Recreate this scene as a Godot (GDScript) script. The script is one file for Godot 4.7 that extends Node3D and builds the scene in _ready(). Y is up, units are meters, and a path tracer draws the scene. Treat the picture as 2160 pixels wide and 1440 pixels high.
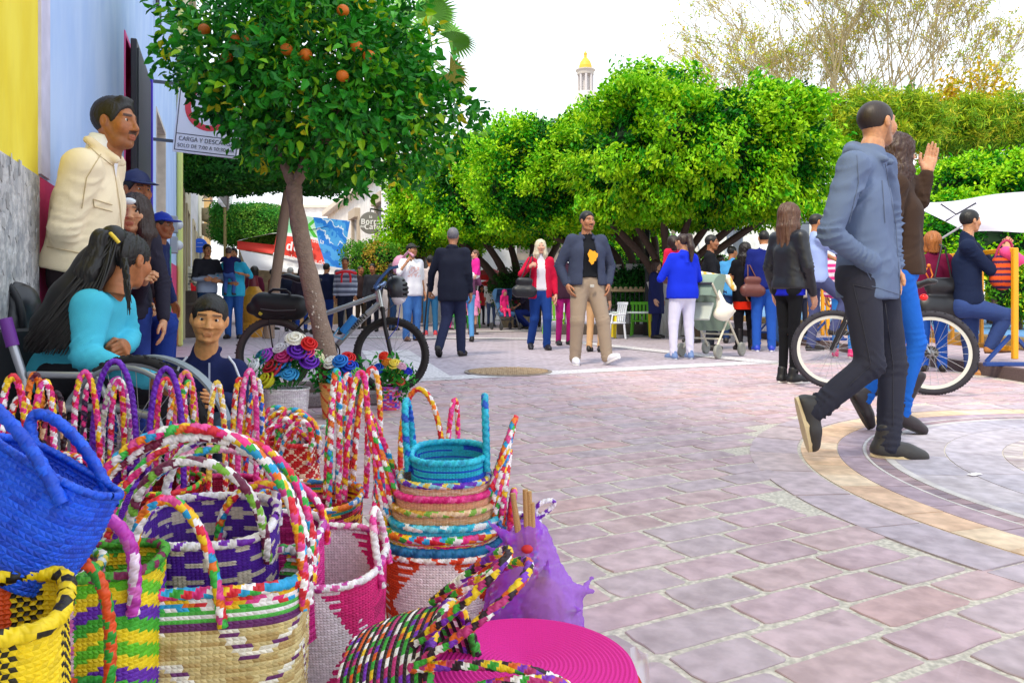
extends Node3D
# A street market beside a plaza: woven bags in front, strollers behind, clipped ficus trees, an orange tree and painted house fronts.

const FOC := 1620.0   # focal length in photograph pixels
const CX := 1080.0
const HY := 627.0     # the horizon
const EYE := 0.8      # metres

var rng := RandomNumberGenerator.new()
var mats := {}
var soft: Texture2D
var grain: Texture2D
var bumps: Texture2D


func _ready() -> void:
	rng.seed = 7
	var cam := Camera3D.new()
	cam.name = "camera"
	cam.projection = Camera3D.PROJECTION_FRUSTUM
	cam.near = 0.05
	cam.far = 900.0
	cam.size = 1440.0 / FOC * cam.near
	cam.frustum_offset = Vector2(0, -(720.0 - HY) / FOC * cam.near)
	cam.keep_aspect = Camera3D.KEEP_HEIGHT
	cam.position = Vector3(0, EYE, 0)
	add_child(cam)
	cam.current = true
	var sky := ProceduralSkyMaterial.new()
	sky.sky_top_color = Color(0.90, 0.945, 1.0)
	sky.sky_horizon_color = Color(1.0, 1.0, 1.0)
	sky.sky_curve = 0.12
	sky.sky_energy_multiplier = 1.0
	sky.ground_bottom_color = Color(0.5, 0.48, 0.5)
	sky.ground_horizon_color = Color(0.8, 0.8, 0.8)
	sky.sun_angle_max = 20.0
	var env := Environment.new()
	env.background_mode = Environment.BG_SKY
	env.sky = Sky.new()
	env.sky.sky_material = sky
	env.tonemap_mode = Environment.TONE_MAPPER_LINEAR
	env.tonemap_exposure = 1.85
	env.sdfgi_enabled = true
	env.ssao_enabled = true
	env.ssil_enabled = true
	var we := WorldEnvironment.new()
	we.name = "world_environment"
	we.environment = env
	add_child(we)
	var sun := DirectionalLight3D.new()
	sun.name = "sun"
	sun.light_color = Color(1.0, 0.95, 0.86)
	sun.light_energy = 0.55
	sun.light_angular_distance = 10.0
	sun.shadow_enabled = true
	sun.rotation_degrees = Vector3(-54, -30, 0)
	add_child(sun)
	make_textures()
	build_ground()
	build_house_fronts()
	build_far_buildings()
	build_trees()
	build_plaza_things()
	build_bicycles()
	build_people()
	build_market()


# ---------------------------------------------------------------- helpers
func P(x: float, y: float, d: float) -> Vector3:   # the point D metres in front of the camera that is seen at photograph pixel x, y
	return Vector3((x - CX) / FOC * d, EYE - (y - HY) / FOC * d, -d)


func G(x: float, d: float) -> Vector3:
	return Vector3((x - CX) / FOC * d, 0, -d)


func C(hex: String) -> Color:
	return Color.html(hex)


func L(hex: String) -> Color:   # for vertex colours
	return Color.html(hex).srgb_to_linear()


func mat(hex: String, rough := 0.8, tex: Texture2D = null, scale := 1.0, relief := 0.0) -> StandardMaterial3D:
	var key := "%s %s %s %s %s" % [hex, rough, tex, scale, relief]
	if mats.has(key):
		return mats[key]
	var m := StandardMaterial3D.new()
	m.albedo_color = C(hex)
	m.roughness = rough
	if tex:
		m.albedo_texture = tex
		m.uv1_triplanar = true
		m.uv1_world_triplanar = true
		m.uv1_scale = Vector3.ONE * scale
	if relief > 0.0:
		m.heightmap_enabled = true
		m.heightmap_texture = bumps
		m.heightmap_scale = relief
		m.uv1_triplanar = true
		m.uv1_world_triplanar = true
		m.uv1_scale = Vector3.ONE * scale
	mats[key] = m
	return m


var blotch: Texture2D


func worn(hex: String) -> StandardMaterial3D:   # trodden stone: fine grain, broad dirt and damp patches
	var key := "worn " + hex
	if not mats.has(key):
		var m: StandardMaterial3D = mat(hex, 0.86, soft, 2.3, 0.07).duplicate()
		m.detail_enabled = true
		m.detail_albedo = blotch
		m.detail_blend_mode = BaseMaterial3D.BLEND_MODE_MUL
		m.detail_uv_layer = BaseMaterial3D.DETAIL_UV_2
		m.uv2_triplanar = true
		m.uv2_world_triplanar = true
		m.uv2_scale = Vector3.ONE * 0.42
		mats[key] = m
	return mats[key]


func vmat(rough := 0.75, tex: Texture2D = null, scale := 1.0) -> StandardMaterial3D:   # takes its colour from the vertices
	var key := "v %s %s %s" % [rough, tex, scale]
	if mats.has(key):
		return mats[key]
	var m := StandardMaterial3D.new()
	m.vertex_color_use_as_albedo = true
	m.roughness = rough
	if tex:
		m.albedo_texture = tex
		m.uv1_triplanar = true
		m.uv1_scale = Vector3.ONE * scale
	mats[key] = m
	return m


func metal(hex: String, rough := 0.35) -> StandardMaterial3D:
	var m := mat(hex, rough)
	m.metallic = 0.7
	return m


func leaf_mat(glow: String, rough := 0.55) -> StandardMaterial3D:
	var key := "leaf " + glow + str(rough)
	if mats.has(key):
		return mats[key]
	var m := StandardMaterial3D.new()
	m.vertex_color_use_as_albedo = true
	m.roughness = rough
	m.metallic_specular = 0.35
	m.backlight_enabled = true
	m.backlight = C(glow)
	mats[key] = m
	return m


func noise_tex(size: int, freq: float, stops: Array, kind := 0, seed_ := 1, octaves := 4) -> NoiseTexture2D:
	var n := FastNoiseLite.new()
	n.seed = seed_
	n.frequency = freq
	n.noise_type = FastNoiseLite.TYPE_CELLULAR if kind == 1 else FastNoiseLite.TYPE_SIMPLEX_SMOOTH
	n.fractal_octaves = octaves
	var t := NoiseTexture2D.new()
	t.width = size
	t.height = size
	t.seamless = true
	t.noise = n
	if stops.size():
		var g := Gradient.new()
		var at := PackedFloat32Array()
		var cs := PackedColorArray()
		for s in stops:
			at.append(s[0])
			cs.append(s[1])
		g.offsets = at
		g.colors = cs
		t.color_ramp = g
	return t


func make_textures() -> void:
	soft = noise_tex(512, 0.008, [[0.2, Color(0.88, 0.88, 0.88)], [0.8, Color(1, 1, 1)]], 0, 3)
	grain = noise_tex(512, 0.06, [[0.2, Color(0.8, 0.8, 0.8)], [0.8, Color(1, 1, 1)]], 0, 5, 5)
	blotch = noise_tex(1024, 0.006, [[0.0, Color(0.84, 0.82, 0.82)], [0.3, Color(0.95, 0.945, 0.94)], [0.55, Color(1, 1, 1)], [0.8, Color(0.97, 0.965, 0.965)], [0.86, Color(0.9, 0.89, 0.89)], [1.0, Color(0.98, 0.975, 0.975)]], 0, 15, 7)
	bumps = noise_tex(512, 0.03, [], 0, 9, 5)


class MB:
	var V := PackedVector3Array()
	var N := PackedVector3Array()
	var K := PackedColorArray()
	var I := PackedInt32Array()

	func tri(a: Vector3, b: Vector3, c: Vector3, na: Vector3, nb: Vector3, nc: Vector3, k := Color.WHITE) -> void:
		var i := V.size()
		if (b - a).cross(c - a).dot(na + nb + nc) > 0.0:
			V.append(a); V.append(c); V.append(b)
			N.append(na); N.append(nc); N.append(nb)
		else:
			V.append(a); V.append(b); V.append(c)
			N.append(na); N.append(nb); N.append(nc)
		K.append(k); K.append(k); K.append(k)
		I.append(i); I.append(i + 1); I.append(i + 2)

	func flat(a: Vector3, b: Vector3, c: Vector3, out: Vector3, k := Color.WHITE) -> void:
		var n := (b - a).cross(c - a).normalized()
		if n.dot(out) < 0.0:
			n = -n
		tri(a, b, c, n, n, n, k)

	func quad(a: Vector3, b: Vector3, c: Vector3, d: Vector3, out: Vector3, k := Color.WHITE) -> void:
		flat(a, b, c, out, k)
		flat(a, c, d, out, k)

	func box(t: Transform3D, s: Vector3, k := Color.WHITE, bevel := 0.0) -> void:
		var h := s * 0.5
		var e := minf(bevel, minf(h.x, minf(h.y, h.z)) * 0.49)
		for ax in 3:
			var u := (ax + 1) % 3
			var w := (ax + 2) % 3
			for sg in [-1.0, 1.0]:
				var q := []
				for c in [[-1, -1], [1, -1], [1, 1], [-1, 1]]:
					var p := Vector3()
					p[ax] = sg * h[ax]
					p[u] = c[0] * (h[u] - e)
					p[w] = c[1] * (h[w] - e)
					q.append(t * p)
				var n := Vector3()
				n[ax] = sg
				n = t.basis * n
				quad(q[0], q[1], q[2], q[3], n, k)
		if e <= 0.0:
			return
		for ax in 3:   # the edges along this axis
			var u := (ax + 1) % 3
			var w := (ax + 2) % 3
			for su in [-1.0, 1.0]:
				for sw in [-1.0, 1.0]:
					var q := []
					for c in [[-1, 0], [1, 0], [1, 1], [-1, 1]]:
						var p := Vector3()
						p[ax] = c[0] * (h[ax] - e)
						p[u] = su * (h[u] - (e if c[1] else 0.0))
						p[w] = sw * (h[w] - (0.0 if c[1] else e))
						q.append(t * p)
					var n := Vector3()
					n[u] = su
					n[w] = sw
					quad(q[0], q[1], q[2], q[3], t.basis * n, k)
		for sx in [-1.0, 1.0]:
			for sy in [-1.0, 1.0]:
				for sz in [-1.0, 1.0]:
					flat(t * Vector3(sx * h.x, sy * (h.y - e), sz * (h.z - e)), t * Vector3(sx * (h.x - e), sy * h.y, sz * (h.z - e)), t * Vector3(sx * (h.x - e), sy * (h.y - e), sz * h.z), t.basis * Vector3(sx, sy, sz), k)

	func bar(a: Vector3, b: Vector3, w: float, h: float, k := Color.WHITE, bevel := 0.0) -> void:   # a squared bar from a to b
		var z := (b - a).normalized()
		var x := Vector3.UP.cross(z)
		x = x.normalized() if x.length() > 0.01 else Vector3.RIGHT
		box(Transform3D(Basis(x, z.cross(x), z), (a + b) * 0.5), Vector3(w, h, a.distance_to(b)), k, bevel)

	func tube(path: Array, rad, segs := 8, k := Color.WHITE, caps := true, flatten := 1.0) -> void:
		var n := path.size()
		var rings := []
		var norms := []
		var up := Vector3.UP
		var t0: Vector3 = (path[1] - path[0]).normalized()
		if absf(t0.dot(up)) > 0.9:
			up = Vector3.RIGHT
		var x := up.cross(t0).normalized()
		for i in n:
			var t: Vector3 = (path[mini(i + 1, n - 1)] - path[maxi(i - 1, 0)]).normalized()
			x = (x - t * x.dot(t)).normalized()
			var y := t.cross(x)
			var r: float = rad[i] if rad is Array or rad is PackedFloat32Array else rad
			var ring := PackedVector3Array()
			var nn := PackedVector3Array()
			for j in segs:
				var a := TAU * j / segs
				var o := x * cos(a) + y * sin(a) * flatten
				ring.append(path[i] + o * r)
				nn.append(o.normalized())
			rings.append(ring)
			norms.append(nn)
		for i in n - 1:
			for j in segs:
				var j2 := (j + 1) % segs
				tri(rings[i][j], rings[i + 1][j], rings[i + 1][j2], norms[i][j], norms[i + 1][j], norms[i + 1][j2], k)
				tri(rings[i][j], rings[i + 1][j2], rings[i][j2], norms[i][j], norms[i + 1][j2], norms[i][j2], k)
		if caps:
			for e in [0, n - 1]:
				var out: Vector3 = path[0] - path[1] if e == 0 else path[n - 1] - path[n - 2]
				for j in segs:
					flat(path[e], rings[e][j], rings[e][(j + 1) % segs], out, k)

	func lathe(at: Vector3, prof: Array, segs := 24, k := Color.WHITE, squash := 1.0) -> void:   # prof: Vector2(radius, height), from the bottom
		for i in prof.size() - 1:
			var p: Vector2 = prof[i]
			var q: Vector2 = prof[i + 1]
			var s := q - p
			if s.length() < 1e-6:
				continue
			for j in segs:
				var a := TAU * j / segs
				var b := TAU * (j + 1) / segs
				var ca := Vector3(cos(a), 0, sin(a) * squash)
				var cb := Vector3(cos(b), 0, sin(b) * squash)
				var na := (ca * s.y - Vector3(0, s.x, 0)).normalized()
				var nb := (cb * s.y - Vector3(0, s.x, 0)).normalized()
				var a0 := at + ca * p.x + Vector3(0, p.y, 0)
				var b0 := at + cb * p.x + Vector3(0, p.y, 0)
				var a1 := at + ca * q.x + Vector3(0, q.y, 0)
				var b1 := at + cb * q.x + Vector3(0, q.y, 0)
				if p.x > 1e-5:
					tri(a0, b0, b1, na, nb, nb, k)
				if q.x > 1e-5:
					tri(a0, b1, a1, na, nb, na, k)

	func ball(at: Vector3, r: Vector3, segs := 12, k := Color.WHITE) -> void:
		var rows := segs / 2
		for i in rows:
			for j in segs:
				var q := []
				for c in [[i, j], [i + 1, j], [i + 1, j + 1], [i, j + 1]]:
					var th: float = PI * c[0] / rows
					var ph: float = TAU * c[1] / segs
					q.append(Vector3(sin(th) * cos(ph), cos(th), sin(th) * sin(ph)))
				var nn := []
				for v in q:
					nn.append((v / r).normalized())
				if i > 0:
					tri(at + q[0] * r, at + q[2] * r, at + q[3] * r, nn[0], nn[2], nn[3], k)
				if i < rows - 1:
					tri(at + q[0] * r, at + q[1] * r, at + q[2] * r, nn[0], nn[1], nn[2], k)

	func prism(poly: PackedVector2Array, t: Transform3D, depth: float, k := Color.WHITE) -> void:   # poly in t's xy plane, thick along z
		var idx := Geometry2D.triangulate_polygon(poly)
		var hz := Vector3(0, 0, depth * 0.5)
		for i in range(0, idx.size(), 3):
			var a := Vector3(poly[idx[i]].x, poly[idx[i]].y, 0)
			var b := Vector3(poly[idx[i + 1]].x, poly[idx[i + 1]].y, 0)
			var c := Vector3(poly[idx[i + 2]].x, poly[idx[i + 2]].y, 0)
			flat(t * (a + hz), t * (b + hz), t * (c + hz), t.basis.z, k)
			flat(t * (a - hz), t * (b - hz), t * (c - hz), -t.basis.z, k)
		var area := 0.0
		for i in poly.size():
			area += poly[i].cross(poly[(i + 1) % poly.size()])
		for i in poly.size():
			var a := poly[i]
			var b := poly[(i + 1) % poly.size()]
			var o := Vector2(b.y - a.y, a.x - b.x) * signf(area)
			quad(t * (Vector3(a.x, a.y, 0) + hz), t * (Vector3(b.x, b.y, 0) + hz), t * (Vector3(b.x, b.y, 0) - hz), t * (Vector3(a.x, a.y, 0) - hz), t.basis * Vector3(o.x, o.y, 0), k)

	func add(v: PackedVector3Array, n: PackedVector3Array, k: PackedColorArray, idx: PackedInt32Array) -> void:
		var at := V.size()
		V.append_array(v)
		N.append_array(n)
		K.append_array(k)
		for i in idx:
			I.append(i + at)

	func mesh() -> ArrayMesh:
		var a := []
		a.resize(Mesh.ARRAY_MAX)
		a[Mesh.ARRAY_VERTEX] = V
		a[Mesh.ARRAY_NORMAL] = N
		a[Mesh.ARRAY_COLOR] = K
		a[Mesh.ARRAY_INDEX] = I
		var m := ArrayMesh.new()
		if V.size():
			m.add_surface_from_arrays(Mesh.PRIMITIVE_TRIANGLES, a)
		return m


func at(p: Vector3, yaw := 0.0) -> Transform3D:
	return Transform3D(Basis(Vector3.UP, yaw), p)


func thing(called: String, label: String, category: String, pos := Vector3.ZERO, yaw := 0.0, group := "") -> Node3D:
	var o := Node3D.new()
	o.name = called
	add_child(o, true)
	o.position = pos
	o.rotation.y = yaw
	return tag(o, label, category, group)


func tag(o: Node3D, label: String, category := "", group := "") -> Node3D:
	if label:
		o.set_meta("label", label)
	if category:
		o.set_meta("category", category)
	if group:
		o.set_meta("group", group)
	return o


func put(called: String, m: Mesh, material: Material, parent: Node3D = self, pos := Vector3.ZERO, basis_ := Basis.IDENTITY) -> MeshInstance3D:
	var o := MeshInstance3D.new()
	o.name = called
	o.mesh = m
	o.material_override = material
	o.transform = Transform3D(basis_, pos)
	parent.add_child(o, true)
	return o


func structure(called: String, m: Mesh, material: Material) -> MeshInstance3D:
	var o := put(called, m, material)
	o.set_meta("kind", "structure")
	return o


func stuff(o: Node3D) -> Node3D:
	o.set_meta("kind", "stuff")
	return o


func arch(a: Vector3, b: Vector3, rise: Vector3, n := 24, bulge := 0.0) -> Array:   # a handle's loop from a up over to b
	var out := []
	for i in n + 1:
		var t := float(i) / n
		var c := (1.0 - cos(PI * t)) * 0.5
		var s := sin(PI * t)
		out.append(a.lerp(b, c) + rise * pow(s, 0.72) + (a - b) * bulge * sin(TAU * t) * 0.5)
	return out


func circle(r: float, n: int, y := 0.0, c := Vector3.ZERO) -> Array:
	var out := []
	for i in n + 1:
		out.append(c + Vector3(cos(TAU * i / n) * r, y, sin(TAU * i / n) * r))
	return out


func lettering(s: String, size: float, depth := 0.004, bold := false) -> TextMesh:
	var t := TextMesh.new()
	t.text = s
	var f := SystemFont.new()
	f.font_names = PackedStringArray(["Droid Sans"])
	f.font_weight = 700 if bold else 400
	t.font = f
	t.font_size = 64
	t.pixel_size = size / 64.0
	t.depth = depth
	t.curve_step = 4.0
	return t


# ---------------------------------------------------------------- the ground
const STREET := Vector3(-0.351, 0, -0.936)     # along the street, away
const ACROSS := Vector3(0.936, 0, -0.351)
const PAVE_A := Vector3(0.883, 0, -0.4695)
const PAVE_B := Vector3(-0.4695, 0, -0.883)
const RING := Vector3(3.57, 0, -3.3)           # middle of the paved medallion


func edge_of_pavers(x: float) -> float:
	return 7.49 + clampf((x + 0.92) * 0.49, 0.0, 1.9)


func strip(a: Vector3, b: Vector3, w: float, y: float) -> ArrayMesh:
	var m := MB.new()
	var s := (b - a).normalized().cross(Vector3.UP) * w * 0.5
	var u := Vector3(0, y, 0)
	m.quad(a + s + u, b + s + u, b - s + u, a - s + u, Vector3.UP)
	return m.mesh()


func build_ground() -> void:
	var g := MB.new()
	g.quad(Vector3(-260, -0.004, 30), Vector3(260, -0.004, 30), Vector3(260, -0.004, -420), Vector3(-260, -0.004, -420), Vector3.UP)
	structure("ground", g.mesh(), mat("dcd3c6", 0.95, grain, 1.4, 0.3))
	var flag := MB.new()   # smooth paving beyond the light bands
	var xs := [-60.0, -0.92, 2.96, 60.0]
	for i in 3:
		var a: float = xs[i]
		var b: float = xs[i + 1]
		flag.quad(Vector3(a, -0.002, -edge_of_pavers(a)), Vector3(b, -0.002, -edge_of_pavers(b)), Vector3(b, -0.002, -90), Vector3(a, -0.002, -90), Vector3.UP)
	structure("pavement", flag.mesh(), worn("bdb0ba"))
	var band := mat("e4dee0", 0.85, grain, 0.7)
	var a1 := Vector3(-0.92, 0, -7.49)
	var a2 := Vector3(2.96, 0, -9.39)
	structure("light_paving_band", strip(a1 - Vector3(0.3, 0, -0.15), a2 + Vector3(0.3, 0, -0.15), 0.36, 0.003), band)
	structure("light_paving_band", strip(a2 + Vector3(0.2, 0, 0), Vector3(0.64, 0, -14.7), 0.36, 0.007), band)
	structure("light_paving_band", strip(Vector3(0.9, 0, -14.6), Vector3(-3.4, 0, -15.3), 0.4, 0.011), band)
	structure("light_paving_band", strip(a1, Vector3(-1.9, 0, -11.5), 0.7, 0.007), band)
	structure("light_paving_band", strip(Vector3(-1.6, 0, -17.5), Vector3(0.6, 0, -18.4), 0.5, 0.011), band)
	build_pavers()
	build_medallion()
	build_manhole()
	# the raised plaza at the right, one step up
	var step := MB.new()
	step.box(Transform3D(Basis.IDENTITY, Vector3(19.9, 0.05, -22.0)), Vector3(30.0, 0.14, 60.0), Color.WHITE, 0.012)
	structure("plaza_pavement", step.mesh(), mat("b8a4ac", 0.85, soft, 0.9, 0.2))
	var kerb := MB.new()
	for i in 24:
		kerb.box(Transform3D(Basis.IDENTITY, Vector3(4.872, 0.05, -3.2 - i * 0.9)), Vector3(0.05, 0.146, 0.89), Color.WHITE, 0.008)
	structure("plaza_kerb", kerb.mesh(), mat("6e5a58", 0.9, grain, 2.0))
	var blue := MB.new()
	blue.box(Transform3D(Basis.IDENTITY, Vector3(15.2, 0.2, -26.0)), Vector3(17.0, 0.16, 40.0), Color.WHITE, 0.02)
	structure("stage_floor", blue.mesh(), mat("5f93c4", 0.7, soft, 1.0))
	var lip := MB.new()
	lip.box(Transform3D(Basis.IDENTITY, Vector3(6.63, 0.2, -26.0)), Vector3(0.12, 0.164, 40.0), Color.WHITE, 0.02)
	structure("stage_kerb", lip.mesh(), mat("c9a86e", 0.9, grain, 1.0))


func stone_block(w: float, l: float, h: float, r: RandomNumberGenerator) -> ArrayMesh:   # worn paving stone, its edge a little uneven
	var top := PackedVector3Array()
	var low := PackedVector3Array()
	var cs := [Vector2(-l, -w), Vector2(l, -w), Vector2(l, w), Vector2(-l, w)]
	for i in 4:
		var p: Vector2 = cs[i] * 0.5
		var q: Vector2 = cs[(i + 1) % 4] * 0.5
		for s in [0.05, 0.35, 0.65, 0.95]:
			var c := p.lerp(q, s)
			var o := Vector2(r.randf_range(-1, 1), r.randf_range(-1, 1)) * 0.0035
			if s < 0.1 or s > 0.9:
				c *= 0.985
			c += o
			low.append(Vector3(c.x, -h, c.y))
			c = c - c.normalized() * 0.0025
			top.append(Vector3(c.x, r.randf_range(-0.0012, 0.0012), c.y))
	var m := MB.new()
	var n := top.size()
	for i in n:
		var j := (i + 1) % n
		m.flat(Vector3(0, 0.0015, 0), top[i], top[j], Vector3.UP)
		var mid := (top[i] + top[j]) * 0.5
		var e0 := low[i] + Vector3(0, h - 0.002, 0)
		var e1 := low[j] + Vector3(0, h - 0.002, 0)
		m.quad(top[i], top[j], e1, e0, mid + Vector3.UP * 0.1)
		m.quad(e0, e1, low[j], low[i], Vector3(mid.x, 0, mid.z))
	return m.mesh()


func build_pavers() -> void:
	var r := RandomNumberGenerator.new()
	r.seed = 21
	var kinds := []
	for l in [0.232, 0.272, 0.322]:
		for k in 3:
			kinds.append([l, stone_block(0.135, l, 0.03, r)])
	var tones := []
	for h in ["ceb2bb", "cbafb6", "c9b4bc", "cfb3b7", "c6acb5", "d0aeaf", "c6b3bb", "d2b8bf"]:
		tones.append(worn(h))
	var far := []
	for k in tones.size():
		far.append(MB.new())
	var road := Node3D.new()
	road.name = "paver_field"
	add_child(road)
	road.set_meta("kind", "structure")
	var spots := []
	for row in range(-10, 62):
		var along := -9.0 + r.randf() * 0.3
		while along < 9.0:
			var pick := r.randi() % kinds.size()
			var l: float = kinds[pick][0]
			var p := PAVE_A * (along + l * 0.5) + PAVE_B * (row * 0.1545 + 0.2 + r.randf_range(-0.003, 0.003))
			along += l + 0.019
			var d := -p.z
			if d < 1.25 or d > edge_of_pavers(p.x) - 0.13 or p.x > 4.76 or absf(p.x) > d * 0.72 + 0.25:
				continue
			var away := Vector2(p.x - RING.x, p.z - RING.z).length()
			if away < 2.46:
				continue
			spots.append([d, p, pick, r.randi() % tones.size(), r.randf_range(-0.012, 0.012)])
	spots.sort_custom(func(a, b): return a[0] < b[0])
	var n := 0
	var shared := 0
	for s in spots:
		var base := Basis(PAVE_A, Vector3.UP, -PAVE_B) * Basis(Vector3.UP, s[4])
		base = base * Basis(Vector3.RIGHT, r.randf_range(-0.006, 0.006)) * Basis(Vector3.BACK, r.randf_range(-0.004, 0.004))
		var pos: Vector3 = s[1] + Vector3(0, r.randf_range(-0.002, 0.001), 0)
		var seen: bool = s[0] > 1.4 and s[1].x > -0.35 * s[0] + 0.1
		if seen and n < 298:
			n += 1
			put("paver", kinds[s[2]][1], tones[s[3]], road, pos, base)
		else:
			shared += 1
			var a: Array = kinds[s[2]][1].surface_get_arrays(0)
			var v: PackedVector3Array = Transform3D(base, pos) * (a[Mesh.ARRAY_VERTEX] as PackedVector3Array)
			var nn: PackedVector3Array = Transform3D(base, Vector3.ZERO) * (a[Mesh.ARRAY_NORMAL] as PackedVector3Array)
			far[s[3]].add(v, nn, a[Mesh.ARRAY_COLOR], a[Mesh.ARRAY_INDEX])
	for k in tones.size():
		stuff(put("distant_pavers", far[k].mesh(), tones[k], road))


func ring_piece(r0: float, r1: float, a0: float, a1: float, y: float, gap := 0.004) -> ArrayMesh:
	var m := MB.new()
	var n := maxi(2, int((a1 - a0) * r1 / 0.09))
	for i in n:
		var q := []
		for c in [[i, r0 + gap], [i + 1, r0 + gap], [i + 1, r1 - gap], [i, r1 - gap]]:
			var r: float = c[1]
			var t := lerpf(a0 + gap / r, a1 - gap / r, float(c[0]) / n)
			q.append(RING + Vector3(cos(t) * r, y, sin(t) * r))
		m.quad(q[0], q[1], q[2], q[3], Vector3.UP)
		var dn := Vector3(0, -0.02, 0)
		m.quad(q[0], q[1], q[1] + dn, q[0] + dn, RING - q[0])
		m.quad(q[2], q[3], q[3] + dn, q[2] + dn, q[2] - RING)
		if i == 0:
			m.quad(q[0], q[3], q[3] + dn, q[0] + dn, q[0] - q[1])
		if i == n - 1:
			m.quad(q[1], q[2], q[2] + dn, q[1] + dn, q[1] - q[0])
	return m.mesh()


func build_medallion() -> void:
	var r := RandomNumberGenerator.new()
	r.seed = 5
	var disc := Node3D.new()
	disc.name = "medallion_paving"
	add_child(disc)
	disc.set_meta("kind", "structure")
	# inner radius, outer radius, stones in the ring, height, tones, joint
	var rings := [
		[2.19, 2.44, 34, 0.001, ["c8b6c0", "cdb9c0", "c2b3be", "cfbabd"], 0.007, "ring_stone"],
		[2.0, 2.18, 64, 0.0, ["f0d0b0", "ecc6a4", "f2d8bc", "e9c4a8"], 0.002, "cream_stone"],
		[1.875, 2.0, 40, -0.001, ["b9a2ae", "b39eac", "bfa8b2"], 0.003, "ring_stone"],
		[1.862, 1.875, 1, 0.0, ["d8d2d2"], 0.0, "pale_line"],
		[1.79, 1.862, 150, -0.001, ["ab929a", "a08a92", "b69ea4", "968490"], 0.004, "mosaic"],
		[1.75, 1.79, 1, 0.0, ["d0cbcc"], 0.0, "pale_line"],
		[1.49, 1.75, 22, -0.001, ["bcb5c2", "b6b0be", "c2bac4", "bdb3bb"], 0.003, "slate_stone"],
		[1.23, 1.49, 18, -0.001, ["bdb6c3", "b7b1bf", "c2bac5"], 0.003, "slate_stone"],
		[1.14, 1.23, 100, 0.0, ["c9bfc0", "bfb3b8", "d3cac8", "b7a9b0"], 0.003, "mosaic"],
		[0.88, 1.14, 20, -0.001, ["c9a8b2", "c2a0ac", "cfb0b8"], 0.003, "rose_stone"],
		[0.80, 0.88, 60, 0.0, ["cfc5c4", "c4b8ba"], 0.003, "mosaic"],
		[0.02, 0.80, 14, -0.001, ["bdb4c0", "c6aeb6", "c0b8c4"], 0.003, "slate_stone"],
	]
	for q in rings:
		var tones := []
		for h in q[4]:
			tones.append(worn(h))
		var many: bool = q[2] > 70
		var joined := []
		for t in tones:
			joined.append(MB.new())
		var off := r.randf()
		for i in q[2]:
			var a0: float = TAU * (i + off) / q[2]
			var a1: float = TAU * (i + 1 + off) / q[2]
			var pick := r.randi() % tones.size()
			var me := ring_piece(q[0], q[1], a0, a1, q[3] + (0.0 if q[2] == 1 else r.randf_range(-0.0008, 0.0008)), q[5])
			if many:
				var a: Array = me.surface_get_arrays(0)
				joined[pick].add(a[Mesh.ARRAY_VERTEX], a[Mesh.ARRAY_NORMAL], a[Mesh.ARRAY_COLOR], a[Mesh.ARRAY_INDEX])
			else:
				put(q[6], me, tones[pick], disc)
		if many:
			for k in tones.size():
				stuff(put(q[6], joined[k].mesh(), tones[k], disc))
	var t := MB.new()
	t.box(at(P(2057, 1001, 3.46) * Vector3(1, 0, 1) + Vector3(0, 0.004, 0), 0.5), Vector3(0.07, 0.002, 0.03))
	var paper := put("paper_scrap", t.mesh(), mat("f4f0f4"))
	tag(paper, "small white paper scrap lying on the slate ring paving", "litter")


func build_manhole() -> void:
	var c := G(1072, 8.22)
	var o := thing("manhole_cover", "round manhole cover filled with small tan setts at the light band", "manhole cover", c)
	var rim := MB.new()
	rim.lathe(Vector3.ZERO, [Vector2(0.47, 0.0), Vector2(0.47, 0.012), Vector2(0.44, 0.014), Vector2(0.44, 0.006), Vector2(0.0, 0.006)], 40)
	put("rim", rim.mesh(), mat("8d8076", 0.7), o)
	var st := MB.new()
	var r := RandomNumberGenerator.new()
	r.seed = 2
	for i in range(-10, 11):
		for j in range(-10, 11):
			var p := Vector3(i * 0.045 + (0.02 if j % 2 else 0.0), 0.011, j * 0.045)
			if p.length() < 0.42:
				st.box(at(p, r.randf_range(-0.1, 0.1)), Vector3(0.037, 0.016, 0.037), Color(1, 1, 1).lerp(Color(0.7, 0.65, 0.6), r.randf()), 0.005)
	var setts := put("setts", st.mesh(), vmat(0.85), o)
	stuff(setts)
	(setts as MeshInstance3D).material_override = vm_tint("b79c7c")


func vm_tint(hex: String, rough := 0.85) -> StandardMaterial3D:
	var key := "tint " + hex + str(rough)
	if not mats.has(key):
		var m := StandardMaterial3D.new()
		m.vertex_color_use_as_albedo = true
		m.albedo_color = C(hex)
		m.roughness = rough
		mats[key] = m
	return mats[key]


# ---------------------------------------------------------------- house fronts along the street
func wall_at(s: float, y: float, out: float) -> Vector3:
	return Vector3(-2.04, 0, -3.35) + STREET * s + Vector3(0, y, 0) + ACROSS * out


func wall_box(m: MB, s0: float, s1: float, y0: float, y1: float, o0: float, o1: float, bevel := 0.0) -> void:
	m.box(Transform3D(Basis(ACROSS, Vector3.UP, -STREET), wall_at((s0 + s1) * 0.5, (y0 + y1) * 0.5, (o0 + o1) * 0.5)), Vector3(o1 - o0, y1 - y0, s1 - s0), Color.WHITE, bevel)


func wall_part(o: Node3D, called: String, material: Material, boxes: Array, bevel := 0.0) -> MeshInstance3D:
	var m := MB.new()
	for b in boxes:
		wall_box(m, b[0], b[1], b[2], b[3], b[4], b[5], bevel)
	return put(called, m.mesh(), material, o)


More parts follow.
